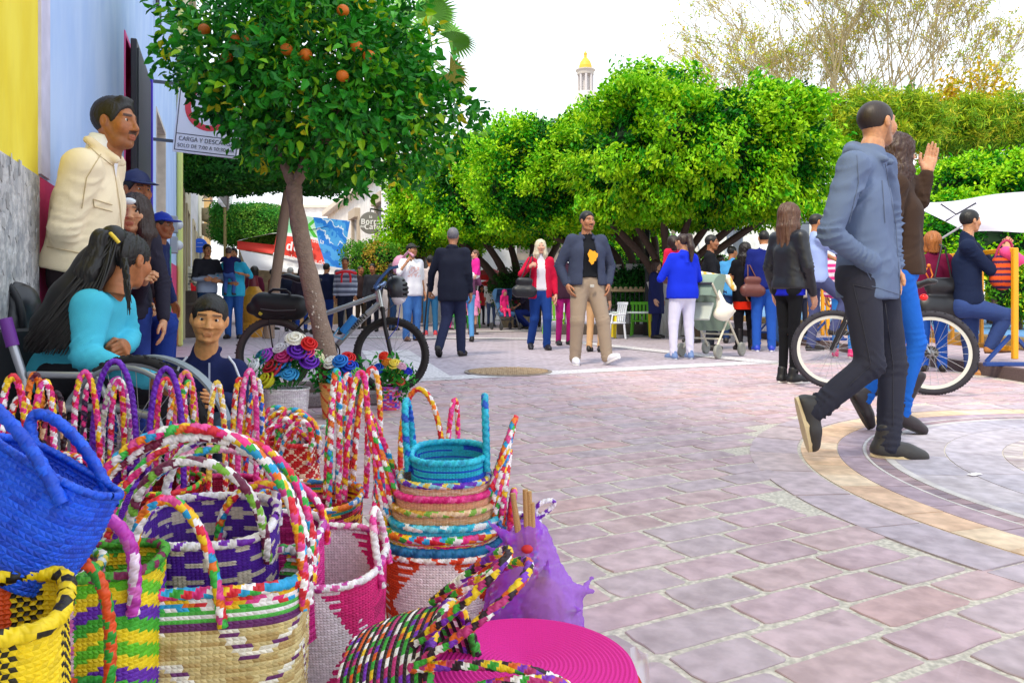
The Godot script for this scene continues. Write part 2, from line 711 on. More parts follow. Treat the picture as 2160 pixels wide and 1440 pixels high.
func streaked(hex_a: String, hex_b: String, seed_: int, sx := 0.5, sy := 0.12) -> StandardMaterial3D:   # rain-streaked, patchily repainted plaster
	var m := StandardMaterial3D.new()
	m.albedo_texture = noise_tex(512, 0.012, [[0.25, C(hex_a)], [0.75, C(hex_b)]], 0, seed_, 5)
	m.uv1_triplanar = true
	m.uv1_world_triplanar = true
	m.uv1_scale = Vector3(sx, sy, sx)
	m.roughness = 0.9
	m.heightmap_enabled = true
	m.heightmap_texture = bumps
	m.heightmap_scale = 0.6
	return m


func build_house_fronts() -> void:
	# the yellow house, its lower wall peeling
	var y := thing("yellow_house", "yellow plastered house front whose grey lower wall is peeling", "house")
	wall_part(y, "wall", streaked("e8cf2c", "f3e04a", 31, 0.5, 0.2), [[-5.0, -0.12, 1.31, 7.0, -0.4, 0.0]])
	var peel := StandardMaterial3D.new()
	peel.albedo_texture = noise_tex(1024, 0.009, [[0.0, C("74777c")], [0.38, C("a9a9ac")], [0.42, C("8f9296")], [0.5, C("c3c0bd")], [0.62, C("b3b1b3")], [0.66, C("dcd9d6")], [1.0, C("9a9da4")]], 0, 77, 5)
	peel.uv1_triplanar = true
	peel.uv1_world_triplanar = true
	peel.uv1_scale = Vector3(1.3, 0.9, 1.3)
	peel.roughness = 0.95
	peel.heightmap_enabled = true
	peel.heightmap_texture = bumps
	peel.heightmap_scale = 1.0
	wall_part(y, "lower_wall", peel, [[-5.0, -0.12, -0.01, 1.31, -0.4, 0.004]])
	var fl := MB.new()   # flakes of paint that stand off the wall
	var r := RandomNumberGenerator.new()
	r.seed = 12
	for i in 60:
		var c := wall_at(r.randf_range(-0.75, -0.14), r.randf_range(0.8, 1.3), 0.005)
		var pts := PackedVector2Array()
		var n := 6
		for k in n:
			pts.append(Vector2(cos(TAU * k / n), sin(TAU * k / n) * 1.5) * r.randf_range(0.006, 0.028))
		fl.prism(pts, Transform3D(Basis(-STREET, Vector3.UP, ACROSS) * Basis(Vector3.UP, r.randf_range(-0.12, 0.12)), c), 0.003, Color(0.5, 0.5, 0.5).lerp(Color(1, 1, 1), r.randf()))
	stuff(put("paint_flakes", fl.mesh(), vm_tint("c8c6c6"), y))
	# the blue house
	var b := thing("blue_house", "pale blue plastered house front with a pink lower wall and two doorways", "house")
	var blue := streaked("a6c2ee", "bcd2f5", 41, 0.4, 0.14)
	wall_part(b, "wall", blue, [[-0.12, 2.83, 1.31, 7.0, -0.4, 0.0], [2.83, 4.17, 2.9, 7.0, -0.4, 0.0], [4.17, 5.82, 1.31, 7.0, -0.4, 0.0], [5.82, 7.32, 3.0, 7.0, -0.4, 0.0], [7.32, 9.9, 1.31, 7.0, -0.4, 0.0]])
	for q in [[-0.12, 2.83], [4.17, 5.82], [7.32, 9.9]]:
		wall_part(b, "lower_wall", mat("e23c79", 0.85, soft, 1.0), [[q[0], q[1], -0.01, 1.31, -0.4, 0.004]])
	wall_part(b, "corner_strip", mat("d5d2ea", 0.85, soft, 1.0), [[-0.13, 0.05, 1.32, 7.0, -0.2, 0.012]])
	wall_part(b, "reveal", mat("f0559a", 0.8), [[4.12, 4.165, 0.0, 2.89, -0.38, 0.01], [2.835, 2.86, 0.0, 2.89, -0.38, 0.008], [2.86, 4.12, 2.86, 2.895, -0.38, 0.006]])
	wall_part(b, "doorway_back", mat("8c1236", 0.8), [[2.86, 4.12, 0.0, 2.86, -0.36, -0.3]])
	var dk := mat("3a3d46", 0.6)
	var leaf := wall_part(b, "door", dk, [[2.98, 4.14, 0.05, 2.88, 0.03, 0.075]], 0.006)
	var slats := MB.new()
	for i in 13:
		wall_box(slats, 3.02 + i * 0.085, 3.08 + i * 0.085, 0.1, 2.82, 0.076, 0.088, 0.003)
	put("door_slats", slats.mesh(), mat("454852", 0.6), leaf)
	var gl := MB.new()
	wall_box(gl, 4.142, 4.19, 0.05, 2.9, 0.012, 0.1, 0.004)
	put("door_edge", gl.mesh(), mat("4a2bd0", 0.5), leaf)
	wall_part(b, "reveal", mat("d6cbbd", 0.85, soft, 1.0), [[7.26, 7.315, 0.0, 2.99, -0.38, 0.008], [5.825, 5.86, 0.0, 2.99, -0.38, 0.008], [5.86, 7.26, 2.95, 2.995, -0.38, 0.006]])
	wall_part(b, "doorway_back", mat("3c3a3e", 0.8), [[5.86, 7.26, 2.1, 2.95, -0.36, -0.31]])
	wall_part(b, "door", mat("c9b9a0", 0.75, soft, 2.0), [[5.86, 7.26, 0.0, 2.1, -0.36, -0.26]], 0.004)
	wall_part(b, "drainpipe", mat("c9d07a", 0.6), [[9.78, 9.88, 0.0, 7.0, 0.01, 0.1]], 0.03)
	# wrought-iron scroll of a lamp bracket
	var sc := thing("wrought_iron_bracket", "black wrought iron scroll bracket high on the blue wall", "bracket")
	var sm := MB.new()
	var c0 := P(332, 6, 8.6)
	var pts := []
	for i in 40:
		var t := i / 39.0
		var a := t * 3.4 * PI - 0.5
		var rad := 0.16 * (1.0 - t * 0.78)
		pts.append(c0 - STREET * cos(a) * rad + Vector3(0, sin(a) * rad, 0))
	sm.tube(pts, 0.012, 6)
	sm.tube([c0 - ACROSS * 0.25, c0 + Vector3(0, 0.4, 0) + ACROSS * 0.4], 0.014, 6)
	put("scroll", sm.mesh(), mat("2c2b33", 0.5), sc)
	var hg := MB.new()
	hg.box(Transform3D(Basis(STREET, Vector3.UP, ACROSS), P(338, 33, 8.6)), Vector3(0.05, 0.06, 0.02), Color.WHITE, 0.01)
	hg.box(Transform3D(Basis(STREET, Vector3.UP, ACROSS), P(338, 51, 8.6)), Vector3(0.04, 0.05, 0.02), Color.WHITE, 0.01)
	hg.tube([P(338, 20, 8.6), P(338, 54, 8.6)], 0.004, 5)
	put("pendant", hg.mesh(), mat("5d5c66", 0.5), sc)
	# further fronts
	further_front("cream_house", "cream house front with a caged upper window past the blue house", 9.9, 15.6, 7.4, "d9cdb4", [[10.7, 12.0, 0.0, 2.7], [13.2, 14.4, 0.0, 2.6], [10.4, 11.8, 3.6, 5.2]])
	further_front("white_house", "white house front with a dark doorway behind the striped barrel", 15.6, 21.0, 4.9, "e9e6ec", [[16.6, 17.8, 0.0, 2.6], [19.0, 20.0, 0.9, 2.5]])
	further_front("yellow_trim_house", "pale house front with yellow trim and wall baskets down the street", 21.0, 28.0, 4.6, "f0e9cf", [[22.4, 23.6, 0.0, 2.6], [25.2, 26.2, 0.9, 2.6]])
	further_front("ochre_house", "ochre house front farthest down the left side of the street", 28.0, 44.0, 6.2, "e3b35c", [[30.0, 31.4, 0.0, 2.7], [34.0, 35.2, 0.9, 2.7], [38.0, 39.2, 0.9, 2.7]])
	var cage := thing("window_cage", "black iron window cage jutting from the cream house front", "window cage")
	var cm := MB.new()
	for i in 7:
		var s := 9.95 + i * 0.3
		cm.bar(wall_at(s, 3.55, 0.32), wall_at(s, 5.05, 0.32), 0.02, 0.02)
		if i % 2 == 0:
			for yy in [3.55, 5.05]:
				cm.bar(wall_at(s, yy, 0.0), wall_at(s, yy, 0.33), 0.03, 0.03)
	for yy in [3.55, 3.9, 4.25, 4.6, 5.05]:
		cm.bar(wall_at(9.94, yy, 0.32), wall_at(11.76, yy, 0.32), 0.022, 0.022)
	put("bars", cm.mesh(), mat("2d2c30", 0.5), cage)
	# slatted awning, wall baskets, meters
	var aw := thing("slatted_awning", "weathered slatted awning leaning out over the street by the white house", "awning")
	for i in 7:
		var s := 15.9 + i * 0.55
		var b1 := MB.new()
		b1.bar(wall_at(s, 4.5, 0.02), wall_at(s + 0.5, 3.35, 0.85), 0.06, 0.03)
		put("slat", b1.mesh(), mat("a9a6a0", 0.8, grain, 3.0), aw)
	var rail := MB.new()
	rail.bar(wall_at(15.8, 3.37, 0.82), wall_at(20.2, 3.37, 0.82), 0.05, 0.05)
	put("rail", rail.mesh(), mat("8e8a85", 0.8), aw)
	for k in 2:
		var bk := thing("wall_basket", ["woven wall basket hanging higher by the yellow trim", "woven wall basket hanging lower by the yellow trim"][k], "basket")
		var bm := MB.new()
		var c := P([446, 450][k], [452, 484][k], 27.0)
		bm.lathe(c, [Vector2(0.05, -0.35), Vector2(0.4, -0.2), Vector2(0.62, 0.16), Vector2(0.57, 0.16), Vector2(0.3, -0.12), Vector2(0.0, -0.2)], 18)
		put("bowl", bm.mesh(), mat("b7ab92", 0.9, grain, 4.0), bk)
		var ch := MB.new()
		ch.tube([c + Vector3(0.6, 0.15, 0), c + Vector3(0.0, 1.0, 0)], 0.012, 5)
		ch.tube([c + Vector3(-0.6, 0.15, 0), c + Vector3(0.0, 1.0, 0)], 0.012, 5)
		ch.tube([c + Vector3(0.0, 1.0, 0), c + Vector3(-1.3, 1.05, 0)], 0.02, 5)
		put("hanger", ch.mesh(), mat("4a484a", 0.6), bk)
	for k in 2:
		var em := thing("electric_meter", ["round glass electric meter on the wall, the upper one", "round glass electric meter on the wall, the lower one"][k], "electric meter")
		var c := wall_at(8.35, [1.86, 1.56][k], 0.0)
		var mm := MB.new()
		mm.box(Transform3D(Basis(ACROSS, Vector3.UP, -STREET), c + ACROSS * 0.05), Vector3(0.1, 0.24, 0.2), Color.WHITE, 0.01)
		put("case", mm.mesh(), mat("8f9296", 0.5), em)
		var gm := MB.new()
		gm.ball(c + ACROSS * 0.1, Vector3(0.075, 0.075, 0.075), 14)
		put("glass_dome", gm.mesh(), mat("b9c0c6", 0.12), em)
	var pp := thing("green_pole", "slim green pole at the foot of the blue wall", "pole", P(355, 700, 9.4) * Vector3(1, 0, 1))
	var pm := MB.new()
	pm.tube([Vector3.ZERO, Vector3(0, 1.42, 0)], 0.03, 10)
	put("shaft", pm.mesh(), mat("2f8f63", 0.5), pp)
	# the loading sign on its bracket
	var d := 8.0
	var sg := thing("loading_sign", "white traffic sign lettered CARGA Y DESCARGA hanging beyond the orange tree", "sign", P(441, 245, d))
	var face := Basis(Vector3.UP, 0.12) * Basis(Vector3.BACK, -0.10)
	sg.basis = face
	var pl := MB.new()
	pl.box(Transform3D.IDENTITY, Vector3(0.66, 0.82, 0.02), Color.WHITE, 0.008)
	put("panel", pl.mesh(), mat("edeaf0", 0.5), sg)
	var bd := MB.new()
	for q in [[0, 0.385, 0.62, 0.008], [0, -0.385, 0.62, 0.008], [0.308, 0, 0.008, 0.77], [-0.308, 0, 0.008, 0.77], [0, -0.215, 0.62, 0.007]]:
		bd.box(Transform3D(Basis.IDENTITY, Vector3(q[0], q[1], 0.0115)), Vector3(q[2], q[3], 0.003))
	put("border", bd.mesh(), mat("3f4046", 0.5), sg)
	var rg := MB.new()
	for i in 36:
		var a0 := TAU * i / 36
		var a1 := TAU * (i + 1) / 36
		var q := []
		for c in [[a0, 0.19], [a1, 0.19], [a1, 0.25], [a0, 0.25]]:
			q.append(Vector3(cos(c[0]) * c[1], sin(c[0]) * c[1] + 0.09, 0.0125))
		rg.quad(q[0], q[1], q[2], q[3], Vector3.BACK)
	rg.bar(Vector3(-0.14, 0.23, 0.0128), Vector3(0.14, -0.05, 0.0128), 0.05, 0.004)
	put("ring", rg.mesh(), mat("e2434a", 0.5), sg)
	var lt := put("letter", lettering("E", 0.26, 0.003, true), mat("2f3036", 0.5), sg, Vector3(0, 0.09, 0.0115))
	put("lettering", lettering("CARGA Y DESCARGA", 0.062, 0.003), mat("55565c", 0.5), sg, Vector3(0, -0.265, 0.0125))
	put("lettering", lettering("SOLO DE 7:00 A 10:30 am", 0.05, 0.003), mat("55565c", 0.5), sg, Vector3(0, -0.335, 0.0125))
	var arm := MB.new()
	for yy in [0.3, -0.3]:
		arm.bar(Vector3(-0.33, yy, -0.02), Vector3(-0.62, yy, -0.05), 0.03, 0.03)
	put("bracket", arm.mesh(), mat("55565a", 0.5), sg)


func further_front(called: String, label: String, s0: float, s1: float, top: float, hex: String, openings: Array) -> void:
	var o := thing(called, label, "house")
	var m := MB.new()
	wall_box(m, s0, s1, -0.01, top, -3.0, -0.26)
	var cuts := [s0, s1]
	for q in openings:
		cuts.append(q[0])
		cuts.append(q[1])
	cuts.sort()
	for i in cuts.size() - 1:
		var a: float = cuts[i]
		var b: float = cuts[i + 1]
		if b - a < 0.01:
			continue
		var mid := (a + b) * 0.5
		var gaps := []
		for q in openings:
			if q[0] < mid and mid < q[1]:
				gaps.append([q[2], q[3]])
		gaps.sort_custom(func(u, v): return u[0] < v[0])
		var y := -0.01
		for g in gaps:
			if g[0] > y + 0.01:
				wall_box(m, a, b, y, g[0], -0.26, 0.0)
			y = g[1]
		wall_box(m, a, b, y, top, -0.26, 0.0)
	put("wall", m.mesh(), mat(hex, 0.9, soft, 0.5), o)
	for q in openings:
		var door: bool = q[2] < 0.1
		var f := wall_part(o, "door" if door else "window", mat("5b4a42" if door else "57606b", 0.6), [[q[0] + 0.02, q[1] - 0.02, q[2] + 0.01, q[3] - 0.02, -0.255, -0.19]], 0.008)
		var tr := MB.new()
		wall_box(tr, q[0] - 0.12, q[0] - 0.003, q[2], q[3] + 0.12, 0.002, 0.035)
		wall_box(tr, q[1] + 0.003, q[1] + 0.12, q[2], q[3] + 0.12, 0.002, 0.035)
		wall_box(tr, q[0] - 0.003, q[1] + 0.003, q[3] + 0.003, q[3] + 0.12, 0.002, 0.035)
		put("surround", tr.mesh(), mat("cdbf9c", 0.85), f)
	var cn := MB.new()
	wall_box(cn, s0, s1, top, top + 0.14, -0.4, 0.14, 0.02)
	put("cornice", cn.mesh(), mat("c8bfae", 0.85), o)


# ---------------------------------------------------------------- buildings, stalls and tower far behind
func build_far_buildings() -> void:
	# the cafe: a white front that recedes to the left
	var o := thing("cafe_building", "white cafe building with stone window heads behind the round sign", "building")
	var a := G(838, 24.0)
	var u := (G(690, 40.0) - a).normalized()
	var n := Vector3.UP.cross(u).normalized()
	if n.z < 0.0:
		n = -n
	var fr := Basis(u, Vector3.UP, n)
	var box := func(m: MB, s0: float, s1: float, y0: float, y1: float, o0: float, o1: float) -> void:
		m.box(Transform3D(fr, a + u * (s0 + s1) * 0.5 + Vector3(0, (y0 + y1) * 0.5, 0) + n * (o0 + o1) * 0.5), Vector3(s1 - s0, y1 - y0, o1 - o0))
	var w := MB.new()
	var cols := [[0.0, 2.0], [3.1, 7.2], [8.3, 17.0]]
	for c in cols:
		box.call(w, c[0], c[1], 0.0, 5.0, -0.4, 0.0)
	for c in [[2.0, 3.1], [7.2, 8.3]]:
		box.call(w, c[0], c[1], 0.0, 1.1, -0.4, 0.0)
		box.call(w, c[0], c[1], 4.0, 5.0, -0.4, 0.0)
	box.call(w, 0.0, 17.0, 0.0, 5.0, -4.0, -0.55)
	put("wall", w.mesh(), mat("f1efee", 0.85, soft, 0.5), o)
	var pil := MB.new()
	box.call(pil, -0.02, 1.3, 0.0, 5.4, 0.004, 0.25)
	put("pilaster", pil.mesh(), mat("f4f0f6", 0.85), o)
	var cor := MB.new()
	box.call(cor, -0.1, 17.0, 5.0, 5.25, -0.5, 0.3)
	put("cornice", cor.mesh(), mat("d9d2c6", 0.85), o)
	for c in [[2.0, 3.1], [7.2, 8.3]]:
		var win := MB.new()
		box.call(win, c[0], c[1], 1.1, 4.0, -0.5, -0.3)
		var f := put("window", win.mesh(), mat("3d4454", 0.3), o)
		var hd := MB.new()
		box.call(hd, c[0] - 0.3, c[1] + 0.3, 4.0, 4.35, 0.004, 0.22)
		box.call(hd, c[0] - 0.3, c[0] - 0.003, 1.0, 4.0, 0.004, 0.1)
		box.call(hd, c[1] + 0.003, c[1] + 0.3, 1.0, 4.0, 0.004, 0.1)
		put("surround", hd.mesh(), mat("b9aa98", 0.85), f)
	# its round sign
	var sd := 22.5
	var s := thing("round_cafe_sign", "round grey sign reading la Borra del Café in white", "sign", P(781, 470, sd))
	var pl := MB.new()
	pl.lathe(Vector3.ZERO, [Vector2(0.0, -0.05), Vector2(0.315, -0.05), Vector2(0.325, -0.03), Vector2(0.325, 0.03), Vector2(0.315, 0.05), Vector2(0.0, 0.05)], 36)
	put("disc", pl.mesh(), mat("7d7a74", 0.6), s, Vector3.ZERO, Basis(Vector3.RIGHT, PI / 2))
	put("lettering", lettering("la", 0.11, 0.01, true), mat("f5f3f0", 0.6), s, Vector3(0.02, 0.17, 0.055))
	put("lettering", lettering("Borra", 0.22, 0.01, true), mat("f5f3f0", 0.6), s, Vector3(0.02, 0.03, 0.055))
	put("lettering", lettering("del", 0.1, 0.01, true), mat("f5f3f0", 0.6), s, Vector3(-0.22, -0.11, 0.055))
	put("lettering", lettering("Café", 0.22, 0.01, true), mat("f5f3f0", 0.6), s, Vector3(0.07, -0.12, 0.055))
	var br := MB.new()
	br.bar(Vector3(0, 0.32, 0), Vector3(0, 0.42, -0.02), 0.03, 0.03)
	br.bar(Vector3(0, 0.42, -0.02), Vector3(0.62, 0.42, -1.7), 0.04, 0.04)
	put("bracket", br.mesh(), mat("3c3c40", 0.5), s)
	# plain pale buildings behind the trees
	far_block("white_building", "white flat roofed building seen over the far ficus crown", 862, 990, 300, 60.0, "f3f1f2")
	far_block("pale_building", "long pale building behind the street stall", 560, 745, 438, 62.0, "f6f2ea")
	far_block("yellow_building", "pale building with yellow cornice glimpsed beneath the ficus branches", 1480, 1760, 425, 45.0, "efe9d8")
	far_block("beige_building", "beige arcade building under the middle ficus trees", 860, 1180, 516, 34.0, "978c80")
	# the tower
	var t := thing("church_tower", "church tower lantern with golden dome rising above the ficus trees", "church tower", G(1235, 100.0))
	var sx := 100.0 / FOC
	var yy := func(py: float) -> float: return EYE + (HY - py) * sx
	var body := MB.new()
	body.lathe(Vector3.ZERO, [Vector2(1.5, 0.0), Vector2(1.5, yy.call(196.0)), Vector2(1.25, yy.call(195.0)), Vector2(0.0, yy.call(195.0))], 16)
	put("drum", body.mesh(), mat("d2ccc8", 0.85), t)
	for i in 8:
		var c := MB.new()
		var p := Vector3(cos(TAU * i / 8), 0, sin(TAU * i / 8)) * 0.92
		c.tube([p + Vector3(0, yy.call(195.0), 0), p + Vector3(0, yy.call(158.0), 0)], 0.16, 8)
		put("column", c.mesh(), mat("c6c0be", 0.85), t)
	var core := MB.new()
	core.lathe(Vector3.ZERO, [Vector2(0.5, yy.call(195.0)), Vector2(0.5, yy.call(158.0))], 12)
	put("core", core.mesh(), mat("c9c3c0", 0.85), t)
	var ent := MB.new()
	ent.lathe(Vector3.ZERO, [Vector2(0.0, yy.call(158.0)), Vector2(1.1, yy.call(158.0)), Vector2(1.12, yy.call(152.0)), Vector2(1.32, yy.call(149.0)), Vector2(1.3, yy.call(147.5)), Vector2(0.0, yy.call(147.0))], 16)
	put("entablature", ent.mesh(), mat("b8b0a6", 0.85), t)
	var dm := MB.new()
	dm.lathe(Vector3.ZERO, [Vector2(0.85, yy.call(147.0)), Vector2(0.84, yy.call(139.0)), Vector2(0.68, yy.call(131.0)), Vector2(0.38, yy.call(124.0)), Vector2(0.2, yy.call(122.0)), Vector2(0.2, yy.call(115.0)), Vector2(0.28, yy.call(114.0)), Vector2(0.05, yy.call(108.0)), Vector2(0.0, yy.call(106.0))], 20)
	put("dome", dm.mesh(), mat("e8b436", 0.5), t)
	var cr := MB.new()
	cr.bar(Vector3(0, yy.call(108.0), 0), Vector3(0, yy.call(84.0), 0), 0.09, 0.09)
	cr.bar(Vector3(-0.3, yy.call(91.0), 0), Vector3(0.3, yy.call(91.0), 0), 0.08, 0.08)
	put("cross", cr.mesh(), mat("c9c4c0", 0.6), t)
	build_stall()


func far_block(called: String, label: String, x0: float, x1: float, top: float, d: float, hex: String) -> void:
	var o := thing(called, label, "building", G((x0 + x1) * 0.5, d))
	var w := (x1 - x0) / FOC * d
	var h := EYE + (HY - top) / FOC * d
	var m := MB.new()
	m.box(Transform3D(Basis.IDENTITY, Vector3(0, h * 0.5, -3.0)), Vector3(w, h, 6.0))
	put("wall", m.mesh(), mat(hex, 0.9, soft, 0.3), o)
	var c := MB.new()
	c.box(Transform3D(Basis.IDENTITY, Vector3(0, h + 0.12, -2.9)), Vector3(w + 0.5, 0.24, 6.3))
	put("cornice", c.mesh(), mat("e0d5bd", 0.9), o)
	var n := int(w / 2.6)
	for i in n:
		var x := (i + 0.5) * w / n - w * 0.5
		for y in [1.6, 4.6, 7.6]:
			if y + 1.4 > h:
				continue
			var q := MB.new()
			q.box(Transform3D(Basis.IDENTITY, Vector3(x, y, 0.01)), Vector3(0.95, 1.7, 0.06))
			var f := put("window", q.mesh(), mat("6b7078", 0.3), o)
			var s := MB.new()
			s.box(Transform3D(Basis.IDENTITY, Vector3(x, y - 0.92, 0.06)), Vector3(1.25, 0.12, 0.2))
			put("sill", s.mesh(), mat("cfc8bd", 0.9), f)


func build_stall() -> void:
	var d := 22.0
	var o := thing("street_stall", "street stall under a printed red, green and blue banner", "stall", Vector3.ZERO)
	# the printed banner: flat print on a sagging cloth
	var im := Image.create(512, 256, false, Image.FORMAT_RGB8)
	var n := FastNoiseLite.new()
	n.seed = 4
	n.frequency = 0.012
	for y in 256:
		for x in 512:
			var u := x / 512.0
			var v := y / 256.0
			var k := Color("f4f6f6")
			if v < 0.42 and u < 0.62:
				k = Color("7fd6a0").lerp(Color("e9f6ee"), clampf(u * 1.5 + n.get_noise_2d(x, y) * 0.5, 0, 1))
				if absf(u - 0.42 - absf(v - 0.2) * 0.6) < 0.03:
					k = Color("4fc23a")
			if u > 0.55 + (v - 0.3) * 0.25:
				var f := fposmod((v + (1.0 - u) * 0.8) * 3.4 + n.get_noise_2d(x, y) * 0.6, 1.0)
				k = Color("1266d2").lerp(Color("58b6f2") if f > 0.5 else Color("1e84e0"), 0.8)
				if f > 0.86 and v < 0.5:
					k = Color("d9ecfb")
			if v > 0.5 - u * 0.06 and v < 0.93 and u < 0.55 + (v - 0.4) * 0.4:
				k = Color("ef4636")
			im.set_pixel(x, y, k)
	var print_ := StandardMaterial3D.new()
	print_.albedo_texture = ImageTexture.create_from_image(im)
	print_.roughness = 0.6
	var a := P(590, 450, d)
	var b := P(738, 466, d)
	var e := P(720, 574, d)
	var f := P(575, 538, d)
	var mesh := grid_sheet(a, b, e, f, 18, 10, 0.05)
	put("banner", mesh, print_, o)
	var bn := Basis((b - a).normalized(), (a - f).normalized(), Vector3.BACK)
	put("lettering", lettering("de la", 0.34, 0.01, true), mat("ffffff", 0.6), o, P(632, 523, d - 0.12), Basis(Vector3.BACK, -0.16))
	put("lettering", lettering("en la compra de", 0.17, 0.01), mat("ffffff", 0.6), o, P(640, 547, d - 0.12), Basis(Vector3.BACK, -0.16))
	put("lettering", lettering("venta de la", 0.16, 0.01), mat("ffffff", 0.6), o, P(655, 506, d - 0.12), Basis(Vector3.BACK, -0.16))
	var red := grid_sheet(P(500, 508, d + 0.2), P(612, 520, d + 0.2), P(612, 540, d + 0.2), P(500, 526, d + 0.2), 14, 4, 0.03)
	put("valance", red, mat("ee4334", 0.6), o)
	var wh := grid_sheet(P(505, 527, d + 0.1), P(722, 566, d - 0.1), P(716, 583, d - 0.1), P(520, 567, d + 0.1), 20, 5, 0.05)
	put("awning", wh, mat("f6f5f7", 0.7), o)
	var roof := grid_sheet(P(500, 508, d), P(740, 466, d), P(735, 470, d + 4), P(520, 500, d + 4), 10, 6, 0.05)
	put("canopy", roof, mat("f2f0ee", 0.7), o)
	var ps := MB.new()
	for x in [505, 590, 725]:
		var p := P(x, 560, d + 0.3)
		ps.tube([p * Vector3(1, 0, 1), p + Vector3(0, 0.3, 0)], 0.04, 8)
	put("post", ps.mesh(), mat("7b7d82", 0.5), o)
	var ct := MB.new()
	ct.box(Transform3D(Basis.IDENTITY, P(620, 650, d + 1.2)), Vector3(2.6, 1.0, 0.9), Color.WHITE, 0.02)
	put("counter", ct.mesh(), mat("c9a877", 0.8, grain, 2.0), o)
	var bk := MB.new()
	bk.box(Transform3D(Basis.IDENTITY, P(618, 600, d + 3.5)), Vector3(3.6, 2.4, 0.1))
	put("back_cloth", bk.mesh(), mat("dcc9a8", 0.8, soft, 1.0), o)


func grid_sheet(a: Vector3, b: Vector3, c: Vector3, d: Vector3, nu: int, nv: int, sag: float) -> ArrayMesh:   # cloth with uv and a few folds; a, b, c, d from upper left round
	var st := SurfaceTool.new()
	st.begin(Mesh.PRIMITIVE_TRIANGLES)
	var nz := (b - a).cross(d - a).normalized()
	for j in nv + 1:
		for i in nu + 1:
			var u := float(i) / nu
			var v := float(j) / nv
			var p := a.lerp(b, u).lerp(d.lerp(c, u), v)
			p += nz * sag * (sin(u * 9.0 + v * 3.0) * 0.5 + sin(u * 4.0 - v * 5.0 + 1.0)) * sin(PI * u)
			st.set_uv(Vector2(u, v))
			st.add_vertex(p)
	for j in nv:
		for i in nu:
			var k := j * (nu + 1) + i
			for q in [k, k + 1, k + nu + 2, k, k + nu + 2, k + nu + 1]:
				st.add_index(q)
	st.generate_normals()
	return st.commit()


# ---------------------------------------------------------------- trees
func leaf_shape(m: MB, t: Transform3D, l: float, w: float, fold: float, k: Color) -> void:   # along y from the stalk, folded on its midrib, tip bent down
	var pts := [Vector3(0, 0, 0), Vector3(-w * 0.5, l * 0.35, fold * w), Vector3(w * 0.5, l * 0.35, fold * w), Vector3(-w * 0.36, l * 0.72, fold * w - l * 0.08), Vector3(w * 0.36, l * 0.72, fold * w - l * 0.08), Vector3(0, l, -l * 0.2), Vector3(0, l * 0.5, -l * 0.03)]
	for q in [[0, 1, 6], [0, 6, 2], [1, 3, 6], [6, 4, 2], [3, 5, 6], [6, 5, 4]]:
		m.flat(t * pts[q[0]], t * pts[q[1]], t * pts[q[2]], t.basis.z, k)


func sprig(n: int, l: float, w: float, spread: float, seed_: int, droop := 0.0) -> ArrayMesh:
	var r := RandomNumberGenerator.new()
	r.seed = seed_
	var m := MB.new()
	for i in n:
		var dir := Vector3(r.randf_range(-1, 1), r.randf_range(-0.6, 1) - droop, r.randf_range(-1, 1)).normalized()
		var b := Basis(Quaternion(Vector3.UP, dir)) * Basis(Vector3.UP, r.randf() * TAU)
		var v := r.randf_range(0.72, 1.12)
		leaf_shape(m, Transform3D(b, Vector3(r.randf_range(-1, 1), r.randf_range(-1, 1), r.randf_range(-1, 1)) * spread), l * r.randf_range(0.75, 1.15), w * r.randf_range(0.8, 1.15), 0.22, Color(v, v * r.randf_range(0.95, 1.03), v))
	return m.mesh()


func scatter(called: String, parent: Node3D, m: Mesh, material: Material, places: Array, tints: PackedColorArray) -> MultiMeshInstance3D:
	var mm := MultiMesh.new()
	mm.transform_format = MultiMesh.TRANSFORM_3D
	mm.use_colors = true
	mm.mesh = m
	mm.instance_count = places.size()
	for i in places.size():
		mm.set_instance_transform(i, places[i])
		mm.set_instance_color(i, tints[i])
	var o := MultiMeshInstance3D.new()
	o.name = called
	o.multimesh = mm
	o.material_override = material
	parent.add_child(o, true)
	stuff(o)
	return o


func turned(r: RandomNumberGenerator, p: Vector3, out: Vector3, lean: float, s: float) -> Transform3D:
	var dir := (out + Vector3(r.randf_range(-1, 1), r.randf_range(-1, 1), r.randf_range(-1, 1)) * lean).normalized()
	var q := Quaternion(Vector3.UP, dir) if dir.y > -0.999 else Quaternion(Vector3.RIGHT, PI)
	return Transform3D((Basis(q) * Basis(Vector3.UP, r.randf() * TAU)).scaled(Vector3.ONE * s), p)


func mixed(r: RandomNumberGenerator, tones: Array, weights: Array) -> Color:
	var x := r.randf()
	for i in tones.size():
		x -= weights[i]
		if x <= 0.0:
			return L(tones[i])
	return L(tones[0])


func clipped_point(half: Vector3, power: float, dir: Vector3) -> Vector3:   # on a rounded block
	var q := Vector3(absf(dir.x) / half.x, absf(dir.y) / half.y, absf(dir.z) / half.z)
	return dir / pow(pow(q.x, power) + pow(q.y, power) + pow(q.z, power), 1.0 / power)


